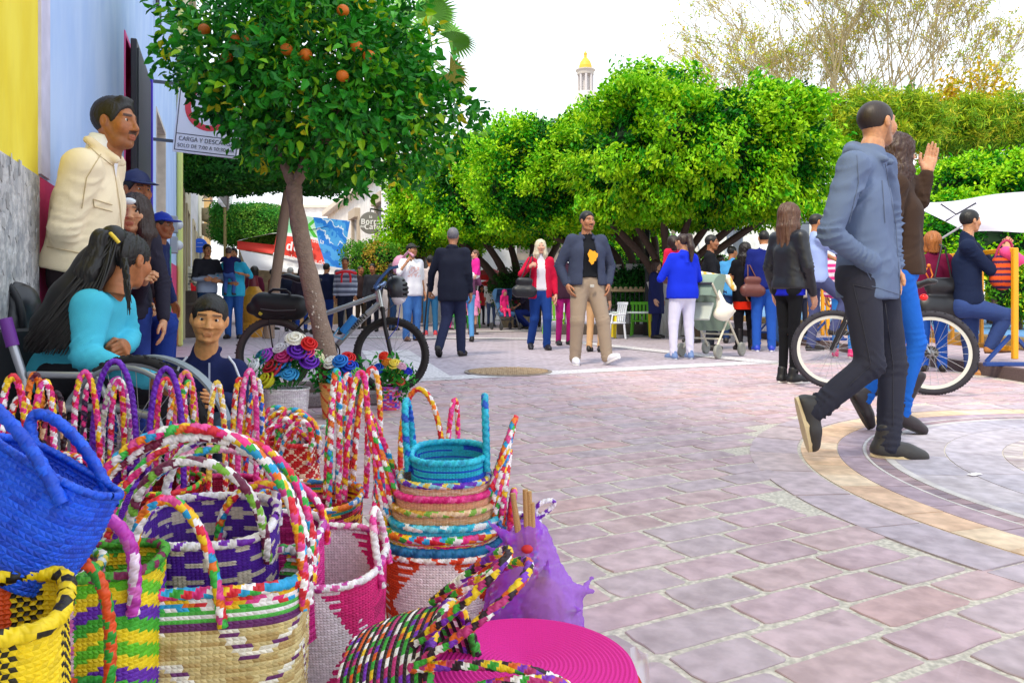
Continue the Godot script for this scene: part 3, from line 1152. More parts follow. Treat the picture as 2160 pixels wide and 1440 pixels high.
func clipped_crown(parent: Node3D, c: Vector3, half: Vector3, count: int, leaf: float, tones: Array, weights: Array, seed_: int, power := 3.0, rough := 0.22, droop := 0.5, glow := "458a0c", yaw := 0.0) -> void:
	var r := RandomNumberGenerator.new()
	r.seed = seed_
	var n := FastNoiseLite.new()
	n.seed = seed_
	n.frequency = 0.5
	n.fractal_octaves = 3
	var turn := Basis(Vector3.UP, yaw)
	var places := []
	var tints := PackedColorArray()
	for i in count:
		# even over the block's faces: pick a point in the cube's shell and push it out
		var d := Vector3(r.randf_range(-1, 1), r.randf_range(-1, 1), r.randf_range(-1, 1))
		var ax := 0
		var pick := r.randf() * (half.y * half.z + half.x * half.z + half.x * half.y)
		if pick > half.y * half.z:
			ax = 1 if pick < half.y * half.z + half.x * half.z else 2
		d[ax] = signf(d[ax])
		if ax == 2 and d.z < 0.0 and r.randf() < 0.7:
			d.z = 1.0
		var p := clipped_point(half, power, (d * half).normalized())
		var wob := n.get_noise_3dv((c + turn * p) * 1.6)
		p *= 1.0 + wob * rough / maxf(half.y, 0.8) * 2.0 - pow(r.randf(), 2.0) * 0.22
		var out := (p / half / half).normalized()
		p.y = maxf(p.y, -half.y * 0.97)
		if p.y < -half.y * 0.8:
			p.y -= maxf(0.0, n.get_noise_3dv(p * 3.0)) * half.y * 0.2
		places.append(turned(r, c + turn * p, turn * (out + Vector3.DOWN * droop * 0.5), 0.7, r.randf_range(0.7, 1.25)))
		var growth_and_shade := clampf(wob * 1.6 + 0.5, 0.0, 1.0)  # bright new growth on bulges; hollows tinted dark to paint in their shade
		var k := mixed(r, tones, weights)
		if growth_and_shade > 0.52 and r.randf() < 0.75:
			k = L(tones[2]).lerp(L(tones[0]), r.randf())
		elif growth_and_shade < 0.42 and r.randf() < 0.75:
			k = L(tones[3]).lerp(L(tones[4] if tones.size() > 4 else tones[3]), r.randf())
		tints.append(k)
	var s := sprig(9, leaf, leaf * 0.52, leaf * 1.3, seed_ + 1, droop)
	scatter("foliage", parent, s, leaf_mat(glow), places, tints)
	# the crown inside: solid core, shade in the leaf gaps painted into its colour
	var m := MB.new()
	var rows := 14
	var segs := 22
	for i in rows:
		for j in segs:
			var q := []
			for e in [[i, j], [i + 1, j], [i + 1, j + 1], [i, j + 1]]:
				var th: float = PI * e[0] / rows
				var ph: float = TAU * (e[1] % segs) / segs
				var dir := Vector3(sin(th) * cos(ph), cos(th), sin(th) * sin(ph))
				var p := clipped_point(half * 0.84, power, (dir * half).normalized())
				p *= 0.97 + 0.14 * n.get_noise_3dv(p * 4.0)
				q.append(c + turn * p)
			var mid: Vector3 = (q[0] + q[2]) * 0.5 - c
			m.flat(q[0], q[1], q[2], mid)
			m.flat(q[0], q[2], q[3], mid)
	put("painted_shade_core", m.mesh(), mat("0b2f08", 0.9, grain, 2.0), parent)


func limb(m: MB, path: Array, r0: float, r1: float, segs := 9, lump := 0.12) -> void:
	var fine := []
	var rad := []
	var n := (path.size() - 1) * 5
	for i in n + 1:
		var x := float(i) / n * (path.size() - 1)
		var k := mini(int(x), path.size() - 2)
		var t := x - k
		var a: Vector3 = path[maxi(k - 1, 0)]
		var b: Vector3 = path[k]
		var c: Vector3 = path[k + 1]
		var d: Vector3 = path[mini(k + 2, path.size() - 1)]
		fine.append(b.cubic_interpolate(c, a, d, t))
		rad.append(lerpf(r0, r1, float(i) / n) * (1.0 + lump * sin(i * 1.7 + r0 * 90.0) * sin(i * 0.6)))
	m.tube(fine, rad, segs)


func build_trees() -> void:
	orange_tree()
	ficus_trees()
	back_trees()


func orange_tree() -> void:
	var d := 6.0
	var o := thing("orange_tree", "small orange tree hung with ripe oranges, its bare trunk before the bicycle", "tree", G(700, d))
	var org := o.position
	var loc := func(x: float, y: float, dd: float) -> Vector3: return P(x, y, dd) - org
	var bark := mat("a58c7c", 0.9, soft, 3.0, 0.8)
	var tr := MB.new()
	limb(tr, [loc.call(706, 845, 6.0), loc.call(688, 740, 6.0), loc.call(660, 620, 6.02), loc.call(637, 510, 6.0), loc.call(622, 420, 6.0), loc.call(620, 385, 6.0)], 0.08, 0.056, 14, 0.12)
	put("trunk", tr.mesh(), bark, o)
	var r := RandomNumberGenerator.new()
	r.seed = 31
	var lich := MB.new()
	for i in 26:
		var y := r.randf_range(600, 800)
		var x := lerpf(652.0, 700.0, (y - 600.0) / 200.0) + r.randf_range(-14, 16)
		lich.ball(loc.call(x, y, 5.915), Vector3(0.006, 0.008, 0.004) * r.randf_range(0.6, 1.6), 6)
	stuff(put("lichen", lich.mesh(), mat("d3c4b4", 0.9), o))
	for b in [
		[[620, 392, 6.0], [600, 350, 6.0], [585, 290, 6.05], [560, 215, 6.0], [500, 130, 5.9]],
		[[622, 390, 6.0], [650, 335, 5.95], [670, 290, 5.9], [720, 220, 5.8], [800, 150, 5.7]],
		[[640, 350, 5.96], [652, 280, 6.2], [650, 180, 6.3], [660, 60, 6.2]],
		[[668, 295, 5.9], [760, 280, 6.0], [860, 250, 6.1]],
		[[588, 300, 6.05], [500, 270, 6.2], [440, 220, 6.3]],
		[[716, 226, 5.8], [740, 130, 5.7], [730, 30, 5.8]]]:
		var path := []
		for q in b:
			path.append(loc.call(q[0], q[1], q[2]))
		var m := MB.new()
		limb(m, path, 0.045, 0.012, 8)
		put("branch", m.mesh(), bark, o)
	# leaves
	var tones := ["36962a", "277c24", "50a824", "7fbe20", "e2d62a", "1b5e20"]
	var wts := [0.34, 0.24, 0.22, 0.1, 0.035, 0.065]
	var n := FastNoiseLite.new()
	n.seed = 8
	n.frequency = 0.9
	var c: Vector3 = loc.call(688, 165, 6.0)
	var places := []
	var tints := PackedColorArray()
	var leaves := []
	for i in 7600:
		var dir := Vector3(r.randf_range(-1, 1), r.randf_range(-1, 1), r.randf_range(-1, 1))
		if dir.length() > 1.0 or dir.length() < 0.1:
			continue
		dir = dir.normalized()
		var depth := 1.0 - pow(r.randf(), 1.6) * 0.55
		var p := Vector3(dir.x * 1.06, dir.y * 0.8, dir.z * 1.0) * depth
		p *= 1.0 + n.get_noise_3dv(p * 2.2) * 0.5
		if p.y < -0.25:
			p.y = -0.25 + (p.y + 0.25) * 0.95
		if p.x > 0.0 and p.y > 0.0:
			p.x *= 1.0 - 0.42 * p.y / 0.8
		elif p.x < 0.0:
			p.x *= 1.06
		p.y += p.x * -0.16
		var out := (dir + Vector3.DOWN * 0.7).normalized()
		var front: bool = dir.z > 0.25 and depth > 0.9
		if front and leaves.size() < 300:
			leaves.append([turned(r, c + p, out, 0.6, r.randf_range(0.85, 1.3)), r.randi() % 6])
		else:
			places.append(turned(r, c + p, out, 0.6, r.randf_range(0.8, 1.2)))
			tints.append(mixed(r, tones, wts))
	scatter("foliage", o, sprig(4, 0.08, 0.042, 0.05, 3, 0.4), leaf_mat("3f8a18", 0.45), places, tints)
	var kinds := []
	for k in 6:
		var m := MB.new()
		leaf_shape(m, Transform3D.IDENTITY, 0.088, 0.048, 0.18, L(["36962a", "277c24", "50a824", "36962a", "9cc624", "277c24"][k]))
		kinds.append(m.mesh())
	for q in leaves:
		var lf := put("leaf", kinds[q[1]], leaf_mat("3f8a18", 0.45), o)
		lf.transform = q[0]
	var om := MB.new()
	om.ball(Vector3.ZERO, Vector3(0.043, 0.04, 0.043), 16)
	var fruit := om.mesh()
	for q in [[723, 22], [495, 83], [521, 85], [478, 120], [604, 104], [645, 115], [752, 98], [778, 118], [722, 160], [430, 62]]:
		put("orange", fruit, mat("f07a12", 0.5, grain, 9.0, 0.1), o, loc.call(q[0], q[1], 5.14 + absf(q[0] - 690.0) * 0.0012))
	# the stone kerb round its foot
	var kb := thing("tree_pit_kerb", "low grey stone kerb round the foot of the orange tree", "kerb", G(700, 6.05))
	for i in 4:
		var m := MB.new()
		var a := PI / 2 * i + 0.35
		m.box(Transform3D(Basis(Vector3.UP, a), Basis(Vector3.UP, a) * Vector3(0, 0.05, 0.42)), Vector3(0.82, 0.1, 0.1), Color.WHITE, 0.015)
		put("stone", m.mesh(), mat("94888a", 0.9, grain, 3.0, 0.5), kb)
	var sm := MB.new()
	sm.box(Transform3D(Basis(Vector3.UP, 0.35), Vector3(0, 0.01, 0)), Vector3(0.72, 0.05, 0.72))
	put("soil", sm.mesh(), mat("6b5546", 0.95, grain, 5.0, 1.0), kb)


const FICUS := ["7ccc08", "42ac06", "b8e00c", "1f860a", "0f5408"]
const FICUS_W := [0.3, 0.28, 0.22, 0.12, 0.08]


func ficus_trees() -> void:
	var spec := [   # crown middle, half sizes, base, label
		[P(1468, 345, 15.0), Vector3(2.42, 1.2, 2.2), G(1425, 16.0), "largest ficus with peaked clipped crown, dark fanned limbs over the stroller", 11000],
		[P(1195, 385, 18.0), Vector3(2.05, 1.22, 2.2), G(1318, 17.5), "clipped ficus with whitewashed stems behind the man in denim jacket", 8000],
		[P(1060, 415, 20.5), Vector3(2.0, 1.22, 2.2), G(1090, 20.5), "clipped ficus whose thick dark trunk stands behind the woman in red", 7000],
		[P(928, 450, 22.5), Vector3(1.3, 1.1, 2.2), G(985, 24.0), "farthest clipped ficus at the cafe end of the row", 5500]]
	for i in spec.size():
		var s: Array = spec[i]
		var o := thing("ficus_tree", s[3], "tree", Vector3.ZERO, 0.0, "clipped ficus trees along the plaza")
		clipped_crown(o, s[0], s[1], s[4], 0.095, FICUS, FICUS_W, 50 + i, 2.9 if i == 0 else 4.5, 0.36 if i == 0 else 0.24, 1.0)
		if i == 0:
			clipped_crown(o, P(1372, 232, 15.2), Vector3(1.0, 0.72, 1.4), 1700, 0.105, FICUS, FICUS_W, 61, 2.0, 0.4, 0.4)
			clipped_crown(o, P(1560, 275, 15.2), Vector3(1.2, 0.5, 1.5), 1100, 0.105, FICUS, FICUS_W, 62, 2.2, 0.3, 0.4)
		var r := RandomNumberGenerator.new()
		r.seed = 90 + i
		var base: Vector3 = s[2]
		var stems: int = [7, 6, 5, 3][i]
		for k in stems:
			var a := (float(k) / (stems - 1) - 0.5) * 2.0
			var foot := base + Vector3(a * [0.2, 0.42, 0.22, 0.1][i], 0, r.randf_range(-0.15, 0.15))
			var knee := foot + Vector3(a * [0.35, 0.3, 0.5, 0.2][i], [1.5, 1.7, 1.5, 1.4][i], r.randf_range(-0.1, 0.1))
			var top: Vector3 = s[0] + Vector3(a * s[1].x * 0.85, -s[1].y * 0.55, r.randf_range(-0.5, 0.6))
			var m := MB.new()
			limb(m, [foot, foot.lerp(knee, 0.5) + Vector3(a * -0.05, 0, 0), knee, knee.lerp(top, 0.55) + Vector3(a * 0.1, 0.12, 0), top], [0.12, 0.13, 0.17, 0.1][i], 0.05, 9, 0.08)
			put("trunk", m.mesh(), mat("5d4a40", 0.9, grain, 3.0, 1.0), o)
			if i < 3:
				var w := MB.new()
				var hi: float = [1.15, 1.55, 1.0][i]
				var cut := foot.lerp(knee, hi / knee.y)
				limb(w, [foot, foot.lerp(knee, 0.5 * hi / knee.y) + Vector3(a * -0.03, 0, 0), cut], [0.127, 0.138, 0.178][i], [0.118, 0.126, 0.166][i], 10, 0.04)
				put("whitewash", w.mesh(), mat(["e9e4e2", "efeaea", "b5a184"][i], 0.9, grain, 2.0), o)
	# hedges and shrubs
	var hedge := [
		["clipped_hedge", "bright clipped hedge block behind the white awning at right", "hedge", P(2120, 410, 15.5), Vector3(1.7, 0.62, 1.6), 3600, FICUS],
		["clipped_hedge", "lower green hedge below the white awning behind the barrier", "hedge", P(2060, 500, 15.0), Vector3(1.8, 0.75, 1.2), 2400, FICUS],
		["low_hedge", "low bright hedge beyond the crowd under the ficus limbs", "hedge", P(1530, 586, 19.5), Vector3(1.9, 0.55, 0.6), 1700, ["86b81e", "a4cc22", "5fa01a", "3f8416"]],
		["planter_shrub", "dark leafy shrub behind the iron fence near the child tables", "shrub", P(1345, 606, 17.4), Vector3(0.62, 0.5, 0.45), 600, ["2f7a2c", "246a26", "459436", "1b5220"]],
		["planter_shrub", "small dark shrub behind the stroller and the pink baby", "shrub", P(1085, 610, 20.6), Vector3(0.6, 0.55, 0.5), 400, ["2f6a1f", "4a8a2a", "245820", "1d4a1a"]],
		["cafe_shrub", "yellow green shrub growing before the round cafe sign", "shrub", P(795, 556, 20.5), Vector3(0.85, 0.55, 0.6), 800, ["6fae2a", "93bb2a", "4a9226", "c9a63a"]],
		["flowering_shrub", "yellow flowering shrub low behind the barrier at right", "shrub", P(2150, 605, 12.5), Vector3(0.5, 0.55, 0.5), 700, ["b9d520", "86bd1a", "e0dc2a", "4f9a18"]],
		["far_tree", "small bright tree seen under the ficus crowns by the cafe", "tree", P(1010, 560, 29.0), Vector3(1.3, 0.75, 0.8), 900, FICUS],
		["far_tree", "bright hedge top seen between the dark trunks", "hedge", P(1330, 545, 26.0), Vector3(1.9, 1.2, 0.8), 1500, FICUS]]
	var k := 0
	for h in hedge:
		var o := thing(h[0], h[1], h[2])
		var leaf := 0.09 if k < 2 else 0.075
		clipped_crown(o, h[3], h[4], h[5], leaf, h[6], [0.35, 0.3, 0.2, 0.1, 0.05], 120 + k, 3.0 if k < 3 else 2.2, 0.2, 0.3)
		if h[3].y - h[4].y > 0.05:
			var st := MB.new()
			for e in 3:
				st.tube([Vector3(h[3].x + (e - 1) * 0.3, 0.0, h[3].z), h[3] + Vector3((e - 1) * 0.4, -h[4].y * 0.3, 0)], 0.05, 7)
			put("stem", st.mesh(), mat("5d4a40", 0.9), o)
		k += 1
	# clipped street trees on the left
	var tones := ["2c7a22", "3f8f22", "226420", "5fa52a", "18501c"]
	var t1 := thing("topiary_tree", "street tree clipped to a flat dark slab behind the orange tree", "tree")
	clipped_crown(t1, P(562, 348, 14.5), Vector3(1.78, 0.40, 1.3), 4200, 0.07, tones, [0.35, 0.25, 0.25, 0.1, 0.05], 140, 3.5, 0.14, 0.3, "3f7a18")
	var m := MB.new()
	limb(m, [G(566, 15.0), P(568, 680, 15.0), P(585, 560, 14.9), P(600, 450, 14.7), P(610, 380, 14.5)], 0.115, 0.085, 10, 0.06)
	put("trunk", m.mesh(), mat("b0937c", 0.9, grain, 3.0, 0.8), t1)
	var t2 := thing("topiary_tree", "smaller street tree clipped to a box above the man in cyan", "tree")
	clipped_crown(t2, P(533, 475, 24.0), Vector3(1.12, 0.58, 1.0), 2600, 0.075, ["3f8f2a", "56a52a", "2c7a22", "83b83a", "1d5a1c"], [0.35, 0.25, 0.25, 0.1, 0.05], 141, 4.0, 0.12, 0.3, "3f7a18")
	var m2 := MB.new()
	limb(m2, [G(522, 24.0), P(522, 610, 24.0), P(524, 500, 24.0)], 0.1, 0.08, 8)
	put("trunk", m2.mesh(), mat("6d4a4a", 0.9), t2)


func twigs(m: MB, a: Vector3, dir: Vector3, l: float, r0: float, depth: int, r: RandomNumberGenerator, tips: Array, up := 0.25) -> void:
	var b := a + dir * l * 0.5 + Vector3(r.randf_range(-1, 1), 0, r.randf_range(-1, 1)) * l * 0.05
	var c := a + dir * l
	m.tube([a, b, c], [maxf(r0, 0.009), maxf(r0 * 0.85, 0.0075), maxf(r0 * 0.68, 0.006)], 5 if depth > 2 else 3, Color.WHITE, false)
	if depth < 3:
		tips.append(b)
		tips.append(c)
	if depth == 0:
		return
	for i in (3 if r.randf() < 0.55 else 2):
		var d := (dir + Vector3(r.randf_range(-1, 1) * 0.62, r.randf_range(-0.1, 0.5) * up * 2.0, r.randf_range(-1, 1) * 0.45)).normalized()
		twigs(m, a + dir * l * r.randf_range(0.7, 1.0), d, l * r.randf_range(0.66, 0.9), r0 * 0.62, depth - 1, r, tips, up)


func back_trees() -> void:
	var r := RandomNumberGenerator.new()
	r.seed = 17
	var yl := ["d9c52a", "c4cc2e", "e0d63a", "a2bc2a"]
	var bare := [
		[G(1830, 27.0), 3.9, [[-0.85, 2.5], [-0.6, 2.8], [-0.4, 3.0], [-0.22, 2.6], [-0.08, 3.1], [0.08, 2.8], [0.22, 3.1], [0.4, 2.7], [0.6, 2.9], [0.85, 2.4]], "tall nearly bare tree with fine upright twigs above the plaza", 0.062],
		[G(1640, 29.0), 3.6, [[-0.45, 2.2], [-0.2, 2.4], [0.0, 2.6], [0.15, 2.2], [0.35, 2.4]], "bare thin tree with few yellow leaves left of the tallest one", 0.045],
		[G(1420, 27.0), 3.3, [[-0.3, 1.5], [0.05, 1.6], [0.35, 1.4]], "half bare tree peeking over the peaked ficus crown", 0.04]]
	for q in bare:
		var o := thing("bare_tree", q[3], "tree")
		var m := MB.new()
		var tips := []
		var top: Vector3 = q[0] + Vector3(0, q[1], 0)
		m.tube([q[0], q[0] + Vector3(0.08, q[1] * 0.5, 0), top], [q[4] * 3.2, q[4] * 2.4, q[4] * 1.9], 8)
		put("trunk", m.mesh(), mat("8d8070", 0.9), o)
		var b := MB.new()
		for e in q[2]:
			twigs(b, top - Vector3(0, r.randf() * 0.6, 0), Vector3(e[0], 1.0, r.randf_range(-0.25, 0.25)).normalized(), e[1], q[4], 6, r, tips, 0.3)
		put("branches", b.mesh(), mat("b9a67c", 0.9), o)
		var places := []
		var tints := PackedColorArray()
		for t in tips:
			if r.randf() < 0.3:
				places.append(turned(r, t, Vector3.DOWN, 1.0, r.randf_range(0.7, 1.3)))
				tints.append(mixed(r, yl, [0.3, 0.3, 0.2, 0.2]))
		scatter("foliage", o, sprig(5, 0.11, 0.05, 0.12, 9, 0.3), leaf_mat("a09a20"), places, tints)
	# the yellow tree at the far right
	var y := thing("yellow_tree", "yellow leaved tree rising at the right edge behind the hedge", "tree")
	var ym := MB.new()
	var tips2 := []
	ym.tube([G(2060, 24.0), G(2060, 24.0) + Vector3(0, 3.0, 0)], [0.16, 0.1], 8)
	for e in [-0.5, -0.2, 0.15, 0.5]:
		twigs(ym, G(2060, 24.0) + Vector3(0, 2.9, 0), Vector3(e, 1.0, 0).normalized(), 1.5, 0.05, 4, r, tips2)
	put("trunk", ym.mesh(), mat("8d7a5a", 0.9), y)
	var pl := []
	var ti := PackedColorArray()
	for t in tips2:
		for e in 2:
			pl.append(turned(r, t + Vector3(r.randf_range(-0.25, 0.25), r.randf_range(-0.25, 0.25), r.randf_range(-0.25, 0.25)), Vector3.DOWN, 1.0, r.randf_range(0.8, 1.5)))
			ti.append(mixed(r, ["e0b81e", "d3c928", "eac838", "b9bd2a"], [0.35, 0.25, 0.25, 0.15]))
	scatter("foliage", y, sprig(7, 0.13, 0.07, 0.16, 11, 0.3), leaf_mat("c0a818"), pl, ti)
	# feathery yellow-green trees over the hedge
	var gt := [
		[P(1860, 262, 20.0), Vector3(1.55, 0.85, 1.4), G(1850, 20.0), "feathery olive green tree above the man in grey hoodie"],
		[P(2070, 268, 21.5), Vector3(1.5, 0.8, 1.4), G(2010, 21.5), "feathery olive green tree above the white awning"]]
	for q in gt:
		var o := thing("feathery_tree", q[3], "tree")
		var m := MB.new()
		for e in [-0.7, -0.3, 0.1, 0.5, 0.8]:
			limb(m, [q[2], q[2] + Vector3(e * 0.2, 2.4, 0), q[0] + Vector3(e * 0.6, -q[1].y * 0.9, 0), q[0] + Vector3(e * q[1].x, -q[1].y * 0.2, r.randf_range(-0.4, 0.4))], 0.1, 0.03, 7)
		put("trunk", m.mesh(), mat("4c3d30", 0.9), o)
		var places := []
		var tints := PackedColorArray()
		var n := FastNoiseLite.new()
		n.seed = 3
		n.frequency = 0.9
		for i in 3600:
			var d := Vector3(r.randf_range(-1, 1), r.randf_range(-1, 1), r.randf_range(-1, 1)).normalized()
			var p: Vector3 = d * q[1] * (1.0 - pow(r.randf(), 1.5) * 0.6)
			p *= 1.0 + n.get_noise_3dv(p * 1.5 + q[0]) * 0.55
			places.append(turned(r, q[0] + p, d + Vector3.UP * r.randf_range(-1.2, 0.9), 0.5, r.randf_range(0.7, 1.3)))
			tints.append(mixed(r, ["a8c41c", "86ae1a", "ccd424", "e6da38", "629a16"], [0.3, 0.28, 0.2, 0.07, 0.15]))
		scatter("foliage", o, sprig(9, 0.17, 0.026, 0.1, 13, 0.1), leaf_mat("8a9a20"), places, tints)
	# the fan palm
	var p := thing("fan_palm", "tall fan palm whose green fans show above the orange tree", "palm tree", G(880, 24.0))
	var tm := MB.new()
	tm.tube([Vector3.ZERO, Vector3(0.0, 4.0, 0), Vector3(0.06, 8.6, 0)], [0.26, 0.2, 0.17], 12)
	put("trunk", tm.mesh(), mat("7d6a5a", 0.95, grain, 3.0, 2.0), p)
	var fan := MB.new()
	var nb := 22
	for i in nb:
		var a := lerpf(-1.9, 1.9, float(i) / (nb - 1))
		var dir := Vector3(sin(a), cos(a), 0)
		var side := Vector3(cos(a), -sin(a), 0) * 0.05
		var tip := dir * 0.85 + Vector3(0, 0, -0.2)
		for sgn in [-1.0, 1.0]:
			fan.flat(Vector3.ZERO, dir * 0.5 + Vector3(0, 0, 0.03), dir * 0.5 + side * sgn, Vector3.BACK, Color(0.85, 0.9, 0.8))
			fan.flat(dir * 0.5 + Vector3(0, 0, 0.03), tip, dir * 0.5 + side * sgn, Vector3.BACK, Color(1, 1, 1))
	var fm := fan.mesh()
	var st := MB.new()
	for i in 16:
		var a := i * 2.4
		var el := lerpf(1.25, -0.9, float(i) / 15)
		var dir := Vector3(cos(a) * cos(el), sin(el), sin(a) * cos(el))
		var root := Vector3(0.06, 8.55, 0)
		var end := root + dir * 1.15
		st.tube([root, root + dir * 0.6 + Vector3(0, 0.06, 0), end], [0.035, 0.025, 0.018], 5)
		var f := put("frond", fm, vm_tint("6fa838" if el > -0.5 else "b0a04a", 0.6), p)
		f.transform = Transform3D(Basis(Quaternion(Vector3.UP, dir)) * Basis(Vector3.UP, i * 1.3), end)
	put("stalks", st.mesh(), mat("9aa84a", 0.7), p)


# ---------------------------------------------------------------- bodies: fields of tapered capsules, meshed as surface nets
class Field:
	var o: Vector3
	var c: float
	var nx: int
	var ny: int
	var nz: int
	var f := PackedFloat32Array()

	func _init(lo: Vector3, hi: Vector3, cell: float) -> void:
		o = lo
		c = cell
		nx = int((hi.x - lo.x) / c) + 2
		ny = int((hi.y - lo.y) / c) + 2
		nz = int((hi.z - lo.z) / c) + 2
		f.resize(nx * ny * nz)
		f.fill(9.0)

	func span(lo: Vector3, hi: Vector3) -> Array:
		return [clampi(int((lo.x - o.x) / c), 0, nx - 1), clampi(int((hi.x - o.x) / c) + 1, 0, nx - 1), clampi(int((lo.y - o.y) / c), 0, ny - 1), clampi(int((hi.y - o.y) / c) + 1, 0, ny - 1), clampi(int((lo.z - o.z) / c), 0, nz - 1), clampi(int((hi.z - o.z) / c) + 1, 0, nz - 1)]

	func bone(a: Vector3, b: Vector3, ra: float, rb: float, k := 0.03, thin := Vector3.ZERO, by := 1.0) -> void:
		var m := maxf(ra, rb) + k + c * 2.5
		var s := span(Vector3(minf(a.x, b.x), minf(a.y, b.y), minf(a.z, b.z)) - Vector3.ONE * m, Vector3(maxf(a.x, b.x), maxf(a.y, b.y), maxf(a.z, b.z)) + Vector3.ONE * m)
		var ba := b - a
		var inv := 1.0 / maxf(ba.length_squared(), 1e-8)
		var squeeze := by != 1.0
		for z in range(s[4], s[5] + 1):
			for y in range(s[2], s[3] + 1):
				var i: int = (z * ny + y) * nx + s[0]
				var p := Vector3(o.x + s[0] * c, o.y + y * c, o.z + z * c) - a
				for x in range(s[0], s[1] + 1):
					var h := clampf(p.dot(ba) * inv, 0.0, 1.0)
					var q := p - ba * h
					if squeeze:
						q += thin * (q.dot(thin) * (by - 1.0))
					var d := q.length() - (ra + (rb - ra) * h)
					var g := f[i]
					var w := k - absf(d - g)
					f[i] = minf(d, g) - (w * w / (4.0 * k) if w > 0.0 else 0.0)
					p.x += c
					i += 1

	func blob(at: Vector3, r: Vector3, k := 0.015, carve := false) -> void:
		var m := k + c * 2.5
		var s := span(at - r - Vector3.ONE * m, at + r + Vector3.ONE * m)
		var least := minf(r.x, minf(r.y, r.z))
		for z in range(s[4], s[5] + 1):
			for y in range(s[2], s[3] + 1):
				var i: int = (z * ny + y) * nx + s[0]
				for x in range(s[0], s[1] + 1):
					var q := (Vector3(o.x + x * c, o.y + y * c, o.z + z * c) - at) / r
					var l := q.length()
					var d := (l - 1.0) * least if l < 0.3 else l * (l - 1.0) / maxf((q / r).length(), 1e-5)
					var g := f[i]
					if carve:
						var w := k - absf(-d - g)
						f[i] = maxf(-d, g) + (w * w / (4.0 * k) if w > 0.0 else 0.0)
					else:
						var w := k - absf(d - g)
						f[i] = minf(d, g) - (w * w / (4.0 * k) if w > 0.0 else 0.0)
					i += 1

	func cut(p: Vector3, n: Vector3) -> void:   # takes away what lies on n's side of p
		var i := 0
		for z in nz:
			for y in ny:
				var d := (Vector3(o.x, o.y + y * c, o.z + z * c) - p).dot(n)
				for x in nx:
					if d > f[i]:
						f[i] = d
					d += c * n.x
					i += 1

	func groove(p: Vector3, right: Vector3, fwd: Vector3, up: Vector3, w0: float, w1: float, height: float) -> void:   # opens a garment down its front
		var i := 0
		for z in nz:
			for y in ny:
				for x in nx:
					var q := Vector3(o.x + x * c, o.y + y * c, o.z + z * c) - p
					var t := clampf(q.dot(up) / height, 0.0, 1.0)
					var d := maxf(absf(q.dot(right)) - lerpf(w0, w1, t), -q.dot(fwd))
					if -d > f[i]:
						f[i] = -d
					i += 1

	func surface() -> Array:   # [vertices, normals, indices]
		var v := PackedVector3Array()
		var idx := PackedInt32Array()
		var id := PackedInt32Array()
		id.resize(nx * ny * nz)
		var sx := 1
		var sy := nx
		var sz := nx * ny
		var off := [0, sx, sy, sx + sy, sz, sx + sz, sy + sz, sx + sy + sz]
		var far := c * 3.6
		for z in nz - 1:
			for y in ny - 1:
				var i := (z * ny + y) * nx
				for x in nx - 1:
					var f0 := f[i]
					if absf(f0) > far:
						i += 1
						continue
					var mask := 0
					for e in 8:
						if f[i + off[e]] < 0.0:
							mask |= 1 << e
					if mask != 0 and mask != 255:
						var sum := Vector3.ZERO
						var n := 0
						for e in 8:
							for ax in 3:
								var g := e | (1 << ax)
								if g == e:
									continue
								var fa := f[i + off[e]]
								var fb := f[i + off[g]]
								if (fa < 0.0) != (fb < 0.0):
									var t := fa / (fa - fb)
									var p := Vector3(e & 1, (e >> 1) & 1, (e >> 2) & 1)
									p[ax] = t
									sum += p
									n += 1
						v.append(o + (Vector3(x, y, z) + sum / n) * c)
						id[i] = v.size()
					i += 1
		for z in range(1, nz - 1):
			for y in range(1, ny - 1):
				var i := (z * ny + y) * nx + 1
				for x in range(1, nx - 1):
					if id[i] > 0:
						var inside := f[i] < 0.0
						for ax in 3:
							var st: int = [sx, sy, sz][ax]
							if (f[i + st] < 0.0) != inside:
								var u: int = [sy, sz, sx][ax]
								var w: int = [sz, sx, sy][ax]
								var a := id[i] - 1
								var b := id[i - u] - 1
								var d := id[i - u - w] - 1
								var e := id[i - w] - 1
								if b < 0 or d < 0 or e < 0:
									continue
								if inside:
									idx.append_array(PackedInt32Array([a, d, b, a, e, d]))
								else:
									idx.append_array(PackedInt32Array([a, b, d, a, d, e]))
					i += 1
		return [v, smooth_normals(v, idx), idx]

	static func smooth_normals(v: PackedVector3Array, idx: PackedInt32Array) -> PackedVector3Array:
		var n := PackedVector3Array()
		n.resize(v.size())
		for t in range(0, idx.size(), 3):
			var a := idx[t]
			var b := idx[t + 1]
			var d := idx[t + 2]
			var q := (v[d] - v[a]).cross(v[b] - v[a])
			n[a] += q
			n[b] += q
			n[d] += q
		for i in n.size():
			n[i] = n[i].normalized()
		return n


var folds := FastNoiseLite.new()
var cache := {}


